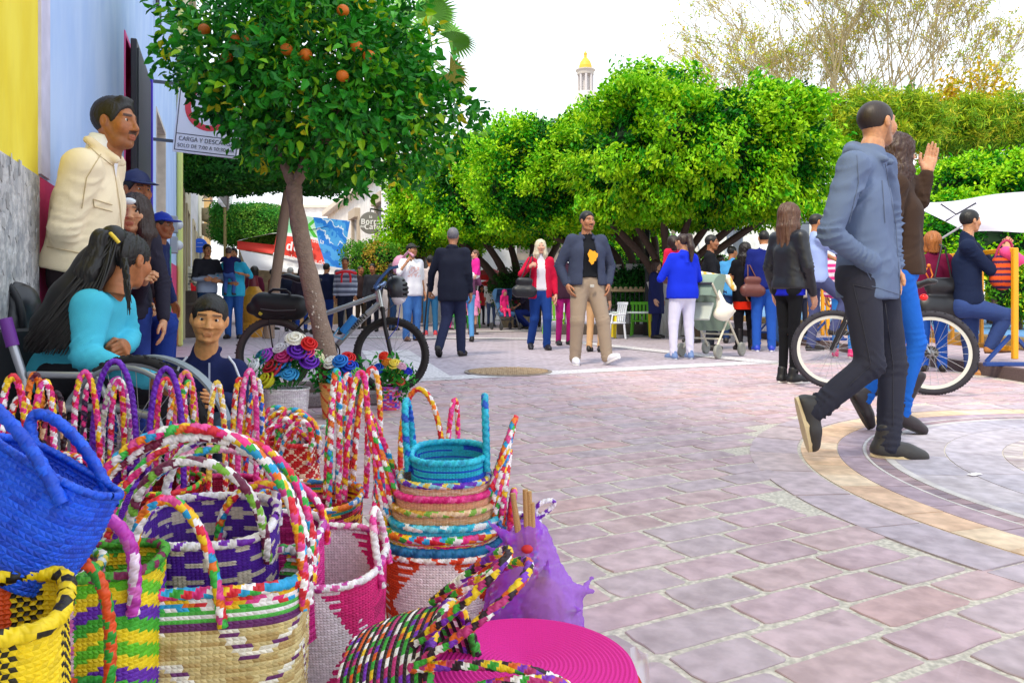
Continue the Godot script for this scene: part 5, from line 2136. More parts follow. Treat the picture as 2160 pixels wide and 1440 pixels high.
	if s.has("shirt"):
		var f3 := Field.new(Vector3(minf(j.sL.x, minf(j.sR.x, j.pel.x)), j.pel.y - 0.1 * sc, minf(j.sL.z, minf(j.sR.z, j.pel.z))) - Vector3.ONE * 0.2 * sc, Vector3(maxf(j.sL.x, maxf(j.sR.x, j.pel.x)), j.nek.y, maxf(j.sL.z, maxf(j.sR.z, j.pel.z))) + Vector3.ONE * 0.2 * sc, cell)
		var h3: Vector3 = j.pel - up * s.shirt[1] * sc
		var big: float = s.shirt[3] if s.shirt.size() > 3 else 0.93
		torso_field(f3, j, h3, up, fwd, g * big, sc * big, 1.0)
		f3.cut(h3, -up)
		if s.shirt.size() > 2 and s.shirt[2] > 0.0:   # a roll neck or shirt collar
			f3.bone(j.nek, j.nek + up * s.shirt[2] * sc, 0.066 * sc, 0.064 * sc, 0.02)
			f3.cut(j.nek + up * (s.shirt[2] + 0.02) * sc, up)
		put("shirt", cloth_mesh(f3.surface(), 0.004 * sc, 14.0, func(_p): return Color.WHITE), cloth_mat(s.shirt[0]), root)
	# shoes
	var shoe: Array = s.get("shoes", ["shoe", "1f1a1a", "14110f"])
	var sh := shoe_meshes(shoe[0])
	for e in ["L", "R"]:
		var toe: Vector3 = hfwd
		if given.has("t" + e):
			toe = (j["t" + e] - j["a" + e])
			toe = (toe + Vector3(0, 0.06, 0) * sc).normalized()
		elif s.get("splay", true):
			toe = hfwd.rotated(Vector3.UP, 0.16 if e == "L" else -0.16)
		var shin: Vector3 = (j["k" + e] - j["a" + e]).normalized()
		var zz := toe
		var xx := Vector3.UP.cross(zz)
		if given.has("t" + e) and absf(zz.y) > 0.3:
			xx = shin.cross(zz)
		xx = xx.normalized()
		var yy := zz.cross(xx)
		var f: Vector3 = j["a" + e] - yy * 0.085 * sc + zz * 0.02 * sc
		var so := put("shoe", sh[0], vm_tint(shoe[1], 0.5), root)
		so.transform = Transform3D(Basis(xx, yy, zz).scaled_local(Vector3.ONE * sc * s.get("feet", 1.0)), f)
		put("sole", sh[1], mat(shoe[2], 0.7), so)
	return root


func torso_field(f: Field, j: Dictionary, hem: Vector3, up: Vector3, fwd: Vector3, g: float, sc: float, loose: float, neck := 0.02) -> void:
	var side := up.cross(fwd)
	for e in [-1.0, 1.0]:
		var o: Vector3 = side * e * 0.058 * g
		f.bone(hem - up * 0.06 * sc + o, j.pel + o, 0.131 * g * loose, 0.129 * g * loose, 0.03, fwd, 1.06)
		f.bone(j.pel + o, j.che + o * 0.8, 0.124 * g * loose, 0.126 * g * loose, 0.03, fwd, 1.12)
	f.bone(j.che, j.nek - up * 0.05 * sc, 0.142 * g * loose, 0.085 * sc, 0.05, fwd, 1.35)
	f.bone(j.sL, j.sR, 0.06 * sc, 0.06 * sc, 0.05)
	f.bone(j.nek - up * 0.04 * sc, j.nek + up * neck * sc, 0.072 * sc, 0.063 * sc, 0.02)


func seam(root: Node3D, on: String, spots: Array, r: float, hex: String, called := "seam") -> void:   # a stitched line laid on a garment where these pixels meet it
	var m: ArrayMesh = (root.get_node(on) as MeshInstance3D).mesh
	var v: PackedVector3Array = m.surface_get_arrays(0)[Mesh.ARRAY_VERTEX]
	var x := root.transform
	var eye := x.affine_inverse() * Vector3(0, EYE, 0)
	var path := []
	for i in spots.size() - 1:
		for k in 7:
			var a := Vector2(spots[i][0], spots[i][1]).lerp(Vector2(spots[i + 1][0], spots[i + 1][1]), k / 6.0)
			var ray := (x.basis.inverse() * (P(a.x, a.y, 1.0) - Vector3(0, EYE, 0))).normalized()
			var best := 9.0
			var hit := Vector3.ZERO
			for p in v:
				var q := p - eye
				var t := q.dot(ray)
				var off := (q - ray * t).length()
				if off < 0.02 and t + off * 6.0 < best + 0.0 or best > 8.9 and off < 0.02:
					best = t + off * 6.0
					hit = eye + ray * (t - 0.003)
			if best < 8.9 and (path.is_empty() or path[path.size() - 1].distance_to(hit) > 0.004):
				path.append(hit)
	if path.size() > 1:
		var mb := MB.new()
		mb.tube(path, r, 5)
		put(called, mb.mesh(), mat(hex, 0.7), root)


func skin_mat() -> StandardMaterial3D:
	if not mats.has("skin"):
		var m := StandardMaterial3D.new()
		m.vertex_color_use_as_albedo = true
		m.albedo_texture = soft
		m.uv1_triplanar = true
		m.uv1_scale = Vector3.ONE * 9.0
		m.roughness = 0.5
		m.subsurf_scatter_enabled = true
		m.subsurf_scatter_strength = 0.12
		mats["skin"] = m
	return mats["skin"]


func cloth_mat(hex: String) -> StandardMaterial3D:
	var key := "cloth " + hex
	if mats.has(key):
		return mats[key]
	var m := StandardMaterial3D.new()
	m.albedo_color = C(hex)
	m.uv1_triplanar = true
	m.uv1_scale = Vector3.ONE * 22.0
	m.heightmap_enabled = true
	m.heightmap_texture = bumps
	m.heightmap_scale = 0.06
	m.roughness = 0.85
	m.metallic_specular = 0.3
	mats[key] = m
	return m


# ---------------------------------------------------------------- the people
const TAN := "c28458"
const DEEP := "ab6b42"
const FAIR := "d9a17f"


func build_people() -> void:
	folds.seed = 4
	folds.frequency = 1.0
	folds.fractal_octaves = 2
	var t0 := Time.get_ticks_msec()
	near_people()
	plaza_people()
	crowd_people()
	print("people ", Time.get_ticks_msec() - t0)


func near_people() -> void:
	var walker := person({"at": [1835, 3.85], "yaw": 88, "H": 1.76, "hy": 24, "hp": 0, "pocket": "R", "lab": "striding man in grey blue hoodie and charcoal jeans, hand in pocket", "skin": "c98f6a", "hair": ["crop", "2a1c16"], "beard": 0.5,
		"j": {"nek": [1838, 312, 0], "hed": [1850, 262, 0.01], "che": [1822, 430, 0], "pel": [1832, 566, 0], "sR": [1800, 352, -0.16], "eR": [1752, 492, -0.22], "wR": [1838, 556, -0.165], "sL": [1860, 350, 0.17], "eL": [1880, 470, 0.25], "wL": [1885, 560, 0.2],
			"hR": [1815, 585, -0.085], "kR": [1836, 768, -0.12], "aR": [1722, 862, -0.1], "tR": [1736, 945, -0.1], "hL": [1853, 585, 0.085], "kL": [1884, 772, 0.06], "aL": [1874, 930, 0.0], "tL": [1955, 966, -0.02]},
		"top": ["62718f", 1.0, 0.15], "loose": 1.03, "hood": true, "neck": -0.03, "cuff": true, "gather": 1.9, "garment": "hoodie", "crease": 0.010, "folds": 14.0, "legs": ["31323f", 1.12], "shoes": ["high", "33302f", "d9c49a"], "feet": 1.08})
	person({"at": [1905, 4.5], "yaw": 92, "H": 1.7, "girl": true, "hy": -10, "lab": "woman with long brown hair raising one hand beside the man in hoodie", "skin": FAIR, "hair": ["wavy", "3a2016"], "w": 0.92,
		"j": {"nek": [1892, 372, 0], "hed": [1893, 325, 0.0], "che": [1905, 450, 0], "pel": [1905, 560, 0], "sR": [1890, 392, -0.14], "eR": [1880, 480, -0.18], "wR": [1880, 560, -0.1], "sL": [1915, 388, 0.14], "eL": [1940, 425, 0.12], "wL": [1955, 368, 0.1],
			"hR": [1900, 580, -0.08], "kR": [1935, 722, -0.05], "aR": [1905, 868, 0.0], "tR": [1945, 905, 0], "hL": [1905, 580, 0.08], "kL": [1890, 730, 0.1], "aL": [1828, 838, 0.12], "tL": [1840, 880, 0.12]},
		"top": ["3d2d24", 1.0, 0.06], "garment": "lace_top", "legs": ["1f63c4", 0.82], "shoes": ["boot", "2a2024", "1c1514"], "handL": "flat"})
	for q in [[[1868, 345], [1890, 470], [1900, 610]], [[1808, 318], [1812, 385], [1792, 470]], [[1785, 590], [1850, 606], [1902, 622]], [[1862, 380], [1868, 470]], [[1822, 560], [1838, 590]]]:
		seam(walker, "hoodie", q, 0.0022, "55627e")
	for q in [[[1800, 600], [1822, 690], [1838, 770], [1790, 815]], [[1800, 600], [1850, 612]], [[1868, 640], [1885, 770], [1885, 900]]]:
		seam(walker, "trousers", q, 0.002, "2a2b38")
	var keeper := person({"at": [175, 3.39], "yaw": 78, "H": 1.72, "hy": 4, "lab": "moustached man in cream jacket leaning on the blue wall", "skin": DEEP, "hair": ["quiff", "16100f"], "moustache": 0.8, "beard": 0.25,
		"j": {"nek": [215, 318, 0], "hed": [243, 262, 0], "che": [188, 430, 0], "pel": [172, 560, 0.0], "sR": [172, 352, -0.19], "eR": [135, 480, -0.22], "wR": [150, 590, -0.05], "sL": [225, 350, 0.17], "eL": [215, 470, 0.22], "wL": [215, 560, 0.15],
			"hR": [165, 575, -0.09], "kR": [185, 790, -0.1], "aR": [160, 970, -0.1], "hL": [180, 575, 0.09], "kL": [200, 790, 0.1], "aL": [180, 970, 0.1]},
		"top": ["f0dfbe", 1.0, 0.03], "loose": 1.12, "w": 1.08, "gather": 1.4, "neck": -0.01, "cuff": true, "collar": true, "open": 0.6, "shirt": ["f2f4fa", 0.0, 0.05], "crease": 0.007, "folds": 14.0, "legs": ["2b2126", 1.1]})
	for q in [[[238, 345], [252, 430], [258, 515]], [[212, 325], [182, 375], [172, 440]], [[98, 520], [170, 534], [255, 518]], [[196, 420], [236, 432]], [[196, 420], [198, 436], [236, 446]], [[176, 296], [205, 325], [240, 352]]]:
		seam(keeper, "jacket", q, 0.0022, "c4ae86")
	var girl := person({"at": [165, 2.8], "yaw": 72, "H": 1.45, "girl": true, "hy": 86, "hp": 12, "hs": 0.92, "lab": "girl with black ponytail and aqua top sitting in the wheelchair", "skin": "b87345", "hair": ["girl pony", "14100f"], "lips": 0.5,
		"j": {"nek": [222, 618, 0.0], "hed": [268, 552, 0.02], "che": [185, 690, 0], "pel": [140, 778, 0.05], "sR": [190, 650, -0.16], "eR": [180, 752, -0.22], "wR": [312, 800, -0.26], "sL": [245, 645, 0.14], "eL": [268, 712, 0.2], "wL": [262, 728, 0.02],
			"hR": [140, 795, -0.06], "kR": [345, 826, -0.1], "aR": [372, 985, -0.1], "hL": [150, 792, 0.12], "kL": [350, 820, 0.12], "aL": [376, 980, 0.12]},
		"top": ["4dc0da", 1.0, 0.06], "loose": 1.06, "w": 1.02, "garment": "sweater", "crease": 0.01, "legs": ["2a2a30", 1.0], "handR": "grip", "handL": "grip"})
	# her long ponytail, falling over the back
	var pt := MB.new()
	var r := RandomNumberGenerator.new()
	r.seed = 5
	var rb := Transform3D(girl.basis, girl.position).affine_inverse()
	var pf := Field.new(Vector3(-0.75, 0.25, -0.6), Vector3(0.6, 1.15, 0.6), 0.012)
	var core := [P(238, 500, 2.76), P(200, 560, 2.74), P(150, 630, 2.7), P(105, 690, 2.67), P(80, 735, 2.66)]
	for k in 4:
		pf.bone(rb * core[k], rb * core[k + 1], [0.045, 0.06, 0.07, 0.06][k], [0.06, 0.07, 0.06, 0.02][k], 0.03)
	put("ponytail", cloth_mesh(pf.surface(), 0.0, 1.0, func(_p): return Color.WHITE), vm_tint("100d0d", 0.5), girl)
	for i in 420:
		var u := r.randf()
		var a := P(238 + r.randf_range(-8, 8), 500 + r.randf_range(-12, 14), 2.76 + r.randf_range(-0.04, 0.06))
		var m1 := P(lerpf(165, 225, u), lerpf(575, 620, u), 2.66 + r.randf_range(-0.03, 0.03))
		var m2 := P(lerpf(95, 170, u), lerpf(650, 690, u), 2.6 + r.randf_range(-0.03, 0.03))
		var e := P(lerpf(48, 140, pow(u, 1.4)), lerpf(712, 742, r.randf()) + u * 10.0, 2.58 + r.randf_range(-0.03, 0.03))
		var path := []
		for k in 13:
			var t := k / 12.0
			path.append(rb * a.bezier_interpolate(m1, m2, e, t))
		var w := r.randf_range(0.0016, 0.0034)
		pt.tube(path, [w, w * 1.5, w * 1.7, w * 1.7, w * 1.6, w * 1.5, w * 1.4, w * 1.3, w * 1.1, w, w * 0.8, w * 0.5, 0.001], 4, Color.WHITE.lerp(Color(2.4, 2.1, 2.1), pow(r.randf(), 3.0)), false)
	for i in 16:   # the locks before the ear and over the shoulder
		var path := []
		for k in 9:
			var t := k / 8.0
			path.append(rb * P(262 + r.randf_range(-4, 4) + t * (8 + i * 0.3), 545 + t * lerpf(70, 125, r.randf()), 2.64 - t * 0.06 + r.randf_range(-0.006, 0.006)))
		pt.tube(path, [0.006, 0.007, 0.007, 0.006, 0.006, 0.005, 0.004, 0.003, 0.001], 5, Color(1.2, 1.1, 1.0), false)
	put("hair_strands", pt.mesh(), vm_tint("14100f", 0.42), girl)
	var band := MB.new()
	band.tube([rb * P(232, 492, 2.7), rb * P(240, 500, 2.69), rb * P(250, 512, 2.7)], 0.007, 6)
	put("hair_band", band.mesh(), mat("e6c53a", 0.5), girl)
	var boy := person({"at": [430, 3.2], "yaw": 14, "H": 1.22, "hy": 6, "hp": 4, "hr": -6, "hs": 1.03, "child": 0.6, "w": 1.1, "lab": "boy in navy zip jacket crouching behind the bags", "skin": "dd9c62", "hair": ["bowl", "120e0e"], "lips": 0.3,
		"j": {"nek": [432, 748, 0.03], "hed": [441, 676, 0.0], "che": [432, 812, 0.06], "pel": [428, 885, 0.18], "sR": [368, 780, 0.06], "eR": [352, 850, 0.02], "wR": [400, 862, -0.2], "sL": [494, 784, 0.06], "eL": [508, 850, 0.02], "wL": [468, 842, -0.18],
			"hR": [405, 895, 0.18], "kR": [385, 905, -0.22], "aR": [395, 1015, 0.05], "hL": [450, 895, 0.18], "kL": [475, 905, -0.22], "aL": [465, 1015, 0.05]},
		"top": ["1c2450", 1.0, 0.05], "loose": 1.0, "crease": 0.009, "collar": true, "legs": ["4b5d78", 1.0], "hands": 1.0})
	var zb := Transform3D(boy.basis, boy.position).affine_inverse()
	var zp := MB.new()
	zp.bar(zb * P(441, 765, 3.08), zb * P(441, 850, 3.07), 0.007, 0.004)
	put("zip", zp.mesh(), mat("9fa6c0", 0.4), boy)
	for sgn in [[398, 365], [478, 506]]:
		var pp := MB.new()
		pp.tube([zb * P(lerpf(sgn[0], sgn[1], 0.1), 752, 3.13), zb * P(lerpf(sgn[0], sgn[1], 0.55), 768, 3.12), zb * P(sgn[1], 800, 3.13)], 0.005, 6)
		put("piping", pp.mesh(), mat("d5d8e6", 0.6), boy)
	person({"at": [250, 4.6], "yaw": 60, "H": 1.62, "lab": "man in dark navy cap standing close behind the cream jacket", "skin": DEEP, "hair": ["short", "17110f"], "cap": "1b2450", "top": ["3a2c33", 1.0, 0.1], "moustache": 0.4, "hp": 6, "j": {"hed": [287, 402, 0], "nek": [283, 440, 0]}})
	var clip := person({"at": [264, 4.0], "yaw": 20, "H": 1.36, "girl": true, "hs": 1.0, "hy": -10, "lab": "smiling girl with brown hair and white hair clip peeking past the cream jacket", "skin": "d39a72", "hair": ["long", "33211b"], "top": ["2c2a38", 1.0, 0.06], "w": 0.8, "legs": ["2a3e86", 1.0], "lips": 0.6,
		"j": {"hed": [283, 452, 0], "nek": [285, 500, 0.02], "wR": [302, 598, -0.15], "eR": [285, 640, 0.0]}, "handR": "grip"})
	var hc := MB.new()
	hc.ball(Transform3D(clip.basis, clip.position).affine_inverse() * P(270, 424, 3.86), Vector3(0.036, 0.018, 0.016), 10)
	put("hair_clip", hc.mesh(), mat("dfe6ea", 0.3), clip)
	person({"at": [330, 4.3], "yaw": 75, "H": 1.6, "w": 1.05, "lab": "person in navy trousers and dark jacket sitting behind the girl in aqua", "skin": TAN, "hair": ["short", "2a1b15"], "top": ["25252f", 1.0, 0.05], "legs": ["1d3580", 1.15],
		"j": {"pel": [285, 690, 0.1], "che": [272, 615, 0.12], "nek": [268, 572, 0.12], "hed": [270, 540, 0.12], "sR": [262, 590, -0.05], "sL": [280, 588, 0.28], "eR": [270, 650, -0.1], "wR": [300, 665, -0.1], "eL": [285, 645, 0.3], "wL": [305, 655, 0.2], "hR": [290, 700, 0.0], "kR": [345, 688, -0.1], "aR": [330, 855, -0.1], "hL": [295, 695, 0.2], "kL": [350, 680, 0.2], "aL": [345, 850, 0.2]}})
	person({"at": [322, 6.3], "yaw": 80, "H": 1.52, "lab": "youth in bright blue cap and denim jacket by the blue wall", "skin": DEEP, "hair": ["crop", "1a1210"], "cap": "1c3fc4", "top": ["2a3566", 1.0, 0.08], "legs": ["e0c3a4", 1.1], "w": 0.9, "j": {"hed": [343, 478, 0], "nek": [334, 515, 0]}})


func plaza_people() -> void:
	var man := person({"at": [1238, 9.2], "yaw": 12, "H": 1.83, "hy": 16, "lab": "moustached man in open dark denim jacket and khaki trousers", "skin": "b57a55", "hair": ["short", "141012"], "moustache": 0.85, "w": 1.14, "open": 1.25, "shirt": ["16181e", -0.04], "collar": true,
		"j": {"kR": Vector3(-0.13, 0.5, 0.06), "aR": Vector3(-0.14, 0.09, 0.0), "kL": Vector3(0.16, 0.5, 0.1), "aL": Vector3(0.2, 0.1, 0.12), "tL": Vector3(0.27, 0.11, 0.27), "eR": Vector3(-0.31, 1.13, -0.06), "wR": Vector3(-0.25, 0.92, 0.03), "eL": Vector3(0.31, 1.13, -0.06), "wL": Vector3(0.25, 0.92, 0.03)},
		"top": ["3b4258", 1.0, 0.05], "loose": 1.08, "crease": 0.010, "garment": "denim_jacket", "legs": ["9c8a78", 1.3], "shoes": ["sneaker", "dfe0e8", "e8e8ea"]})
	for q in [[[1196, 525], [1232, 528]], [[1202, 540], [1230, 542]], [[1202, 540], [1204, 556], [1230, 558]], [[1262, 540], [1282, 542]], [[1228, 500], [1230, 560], [1232, 612]], [[1262, 505], [1268, 560], [1270, 612]], [[1190, 606], [1230, 612]]]:
		seam(man, "denim_jacket", q, 0.004, "262b3c")
	var lb := Transform3D(man.basis, man.position).affine_inverse()
	var em := MB.new()   # the orange print on the shirt, plain stand-in
	var poly := PackedVector2Array()
	for i in 18:
		var a := TAU * i / 18
		poly.append(Vector2(cos(a) * 0.055, sin(a) * 0.08) * (1.0 + 0.18 * sin(a * 3.0 + 0.7) + 0.12 * sin(a * 7.0)))
	em.prism(poly, Transform3D(lb.basis * Basis.IDENTITY, lb * P(1250, 541, 9.03)), 0.012)
	put("shirt_print", em.mesh(), mat("f2a81c", 0.7), man)
	var bk := MB.new()
	bk.box(Transform3D(lb.basis, lb * P(1249, 603, 9.03)), Vector3(0.05, 0.035, 0.02), Color.WHITE, 0.005)
	put("belt_buckle", bk.mesh(), mat("b9b6ae", 0.3), man)
	person({"at": [1140, 11.7], "yaw": 6, "H": 1.68, "girl": true, "w": 1.0, "lab": "woman with pale blond hair in crimson jacket and flared jeans", "skin": "dca58a", "hair": ["long", "d9cbb0"], "open": 1.0, "shirt": ["d8d4dc", 0.02, 0.07], "top": ["c3123a", 1.0, 0.14], "crease": 0.01, "legs": ["1d3f86", 1.25], "lips": 0.7, "shoes": ["shoe", "1d1b28", "14110f"],
		"j": {"eR": Vector3(-0.31, 1.2, 0.03), "wR": Vector3(-0.2, 1.3, 0.14), "kR": Vector3(-0.09, 0.5, -0.02), "aR": Vector3(-0.13, 0.13, -0.2), "tR": Vector3(-0.13, 0.02, -0.08), "kL": Vector3(0.1, 0.5, 0.06)}, "handR": "grip"})
	bag_shoulder([1106, 602], 11.5, "black leather shoulder bag hanging from the crimson jacket", "17181f", [1122, 540])
	person({"at": [1190, 12.9], "yaw": 20, "H": 1.63, "girl": true, "lab": "woman in magenta trousers and black boots half hidden behind the denim jacket", "skin": TAN, "hair": ["bob", "2a1b16"], "top": ["3a2030", 1.0, 0.12], "legs": ["a0186a", 1.0], "shoes": ["boot", "1a1a20", "101010"]})
	person({"at": [1256, 11.3], "yaw": 150, "H": 1.5, "girl": true, "lab": "woman in tan trousers and black flats walking behind the denim jacket", "skin": FAIR, "hair": ["bob", "3a2218"], "top": ["6b5648", 1.0, 0.1], "legs": ["d2a878", 1.05]})
	person({"at": [955, 10.4], "yaw": 172, "H": 1.74, "hy": 10, "lab": "grey haired man in black suit walking away with a cane", "skin": "b07a58", "hair": ["short", "6d6a70"], "w": 1.12, "top": ["1c2030", 1.0, 0.2], "garment": "suit_jacket", "crease": 0.008, "legs": ["262c48", 1.2], "collar": true,
		"j": {"eL": Vector3(0.3, 1.14, 0.02), "wL": Vector3(0.34, 0.9, 0.1), "kL": Vector3(0.08, 0.52, -0.02), "aL": Vector3(0.13, 0.15, -0.26), "tL": Vector3(0.14, 0.03, -0.14), "kR": Vector3(-0.09, 0.5, 0.08), "aR": Vector3(-0.1, 0.09, 0.08)}, "handL": "grip"})
	var cane := thing("walking_cane", "slim black cane held by the man in suit", "cane", P(890, 700, 10.3) * Vector3(1, 0, 1))
	var cm := MB.new()
	cm.tube([Vector3.ZERO, P(903, 606, 10.25) - cane.position, P(900, 598, 10.25) - cane.position], 0.011, 7)
	put("shaft", cm.mesh(), mat("17151a", 0.4), cane)
	person({"at": [868, 14.1], "yaw": 38, "H": 1.78, "w": 1.15, "hy": 20, "hp": -8, "lab": "man in white printed tee and black cap holding a bag on his shoulder", "skin": "bd8560", "hair": ["crop", "1c1512"], "cap": "20221f", "top": ["f0eef2", 0.5, 0.14], "paint": func(p): return L("e2b0a6") if p.z > 0.0 and absf(p.x + 0.02) < 0.13 and p.y > 1.16 and p.y < 1.36 and folds.get_noise_3dv(p * 22.0) > 0.05 else L("f0eef2"), "garment": "tee", "legs": ["4576b8", 1.3], "shoes": ["shoe", "6a4a38", "3a2a20"], "beard": 0.3,
		"j": {"eR": Vector3(-0.33, 1.22, 0.12), "wR": Vector3(-0.2, 1.4, 0.16)}, "handR": "grip"})
	var sack := thing("pink_shoulder_bag", "pale pink sack slung over the white tee shoulder", "bag")
	var sk := MB.new()
	sk.ball(P(845, 560, 14.3), Vector3(0.16, 0.2, 0.14), 14)
	sk.tube([P(848, 545, 14.25), P(862, 530, 14.05), P(872, 540, 14.0)], 0.025, 7)
	put("sack", sk.mesh(), mat("e7a9c8", 0.7, grain, 4.0, 0.5), sack)
	person({"at": [908, 16.0], "yaw": 190, "H": 1.66, "lab": "person in black cap and jeans half hidden by the black suit", "skin": TAN, "hair": ["short", "1a1414"], "cap": "1a1a1e", "top": ["c9b9b4", 0.5, 0.1], "legs": ["2f6a94", 1.1], "shoes": ["sneaker", "d8404a", "f0f0f0"]})
	person({"at": [984, 13.8], "yaw": 200, "H": 1.6, "girl": true, "lab": "woman in pale jeans carrying the pink baby beyond the black suit", "skin": FAIR, "hair": ["long", "2c1c18"], "top": ["7a4a6a", 1.0, 0.06], "legs": ["5f9fd8", 0.95], "j": {"eR": Vector3(-0.28, 1.15, 0.06), "wR": Vector3(-0.2, 1.15, 0.22)}})
	person({"at": [1003, 13.4], "y0": 0.78, "yaw": -70, "H": 0.82, "hs": 0.95, "lab": "baby in bright pink carried on the shoulder beyond the black suit", "skin": "e0a98a", "hair": ["short", "6a4a38"], "top": ["ea2f9a", 1.0, 0.1], "w": 1.25, "legs": ["f3f0f2", 1.2], "j": {"kL": Vector3(0.12, 0.78, 0.3), "aL": Vector3(0.12, 0.45, 0.32), "kR": Vector3(-0.12, 0.78, 0.3), "aR": Vector3(-0.12, 0.45, 0.32)}})
	person({"at": [997, 16.5], "yaw": 160, "H": 1.12, "girl": true, "hs": 1.05, "lab": "little girl in pink skirt and tall brown boots", "skin": FAIR, "hair": ["long", "33221a"], "top": ["f07ab4", 1.0, 0.02], "legs": ["f3a2c8", 1.0, "skirt", 0.7], "shoes": ["boot", "4a3430", "201814"]})
	person({"at": [1440, 9.95], "yaw": 196, "H": 1.62, "girl": true, "w": 1.22, "hy": 22, "hp": 6, "hood": true, "garment": "hoodie", "lab": "woman in royal blue hoodie and white jeans holding a child", "skin": "c08a66", "hair": ["pony", "35221c"], "top": ["1631d2", 1.0, 0.1], "legs": ["d8d6ec", 1.05], "shoes": ["sneaker", "6c86b8", "c8ccd8"],
		"j": {"eL": Vector3(0.31, 1.12, 0.06), "wL": Vector3(0.16, 1.18, 0.26), "eR": Vector3(-0.28, 1.12, 0.05), "wR": Vector3(-0.02, 1.1, 0.26), "kL": Vector3(0.13, 0.5, 0.02), "aL": Vector3(0.14, 0.09, 0.0), "kR": Vector3(-0.11, 0.5, 0.02), "aR": Vector3(-0.12, 0.09, 0)}})
	person({"at": [1420, 10.3], "y0": 0.62, "yaw": 190, "H": 0.98, "hs": 1.02, "girl": true, "lab": "small child in red jacket held by the blue hoodie woman", "skin": FAIR, "hair": ["bob", "2a1a16"], "top": ["d42247", 1.0, 0.06], "legs": ["2a3050", 1.1], "j": {"kL": Vector3(0.14, 0.72, -0.2), "kR": Vector3(-0.14, 0.72, -0.2), "aL": Vector3(0.12, 0.35, -0.1), "aR": Vector3(-0.12, 0.35, -0.1)}})
	person({"at": [1500, 11.6], "yaw": 70, "H": 1.74, "lab": "man in black jacket standing behind the grey green stroller", "skin": "a86c48", "hair": ["short", "17110f"], "w": 1.15, "top": ["15161c", 1.0, 0.14], "legs": ["22262f", 1.1], "j": {"eR": Vector3(-0.26, 1.12, 0.08), "wR": Vector3(-0.06, 1.1, 0.24), "eL": Vector3(0.26, 1.12, 0.08), "wL": Vector3(0.06, 1.08, 0.24)}})
	person({"at": [1545, 13.4], "yaw": 160, "H": 1.7, "lab": "youth in sky blue jacket facing the plaza stage", "skin": TAN, "hair": ["crop", "15110f"], "top": ["4f9fdc", 1.0, 0.1], "legs": ["253a63", 1.1], "hy": -40})
	person({"at": [1572, 11.7], "yaw": 180, "H": 1.63, "girl": true, "w": 1.08, "lab": "woman with long black curls in black coat over a red skirt", "skin": TAN, "hair": ["wavy", "1d1314"], "top": ["15141a", 1.0, 0.16], "garment": "coat", "legs": ["151318", 1.25], "shoes": ["boot", "1a1618", "100e0e"],
		"j": {"eL": Vector3(0.25, 1.13, 0.05), "wL": Vector3(0.14, 1.08, 0.2), "eR": Vector3(-0.25, 1.13, 0.05), "wR": Vector3(-0.14, 1.08, 0.2)}, "shirt": ["e02a12", 0.3]})
	bag_shoulder([1588, 600], 11.3, "brown leather handbag against the black coat", "6a3a32", [1578, 560])
	person({"at": [1612, 11.4], "yaw": 168, "H": 1.8, "lab": "man in navy sweater with white collar and blue jeans", "skin": TAN, "hair": ["crop", "14100f"], "top": ["16226e", 1.0, 0.06], "garment": "sweater", "legs": ["2657b4", 1.2], "shoes": ["sneaker", "2440c0", "e6e8f0"], "shirt": ["f0f0f4", 0.0, 0.055], "w": 1.08})
	person({"at": [1384, 15.0], "yaw": 60, "H": 1.52, "girl": true, "w": 1.25, "lab": "elderly woman in long navy coat by the child tables", "skin": "c99a7c", "hair": ["bob", "3a241c"], "top": ["1c2250", 1.0, 0.4], "garment": "coat", "legs": ["1a2048", 1.15]})
	person({"at": [1665, 7.16], "yaw": 118, "H": 1.68, "girl": true, "w": 0.92, "hy": -24, "lab": "girl with long streaked hair in black leather jacket and black jeans", "skin": "dca285", "hair": ["very long", "5a3b2a"], "top": ["20222a", 1.0, 0.04], "loose": 1.06, "garment": "leather_jacket", "crease": 0.008, "mat": mat("1d1f27", 0.42), "legs": ["15161b", 0.8], "shoes": ["high", "17181c", "eceae6"],
		"shirt": ["1a24b8", 0.1, 0.0, 0.965], "j": {"eR": Vector3(-0.22, 1.12, 0.0), "wR": Vector3(-0.18, 0.87, 0.12), "kL": Vector3(0.06, 0.5, 0.0), "aL": Vector3(0.06, 0.09, -0.02), "kR": Vector3(-0.06, 0.5, 0.0), "aR": Vector3(-0.06, 0.09, 0.0)}})
	person({"at": [1722, 9.6], "y0": 0.12, "yaw": 92, "H": 1.73, "lab": "man in pale blue tee leaning on the yellow barrier", "skin": TAN, "hair": ["crop", "17110f"], "top": ["9db0e2", 0.5, 0.08], "garment": "tee", "legs": ["4a5078", 1.1], "j": {"eL": Vector3(0.25, 1.25, 0.2), "wL": Vector3(0.2, 1.15, 0.42), "eR": Vector3(-0.25, 1.25, 0.2), "wR": Vector3(-0.2, 1.15, 0.42), "kR": Vector3(-0.12, 0.66, 0.32), "aR": Vector3(-0.1, 0.3, 0.18)}})
	person({"at": [1780, 10.2], "yaw": 150, "H": 1.62, "girl": true, "lab": "girl in pink and white striped top and pink sneakers behind the bicycle", "skin": TAN, "hair": ["long", "2a1a16"], "top": ["e22a8a", 1.0, 0.1], "paint": func(p): return L("f4eef4") if fposmod(p.y * 12.0, 1.0) < 0.45 else L("e22a8a"), "garment": "striped_top", "legs": ["3b8ad8", 0.85], "shoes": ["sneaker", "f0307a", "f4f0e0"]})
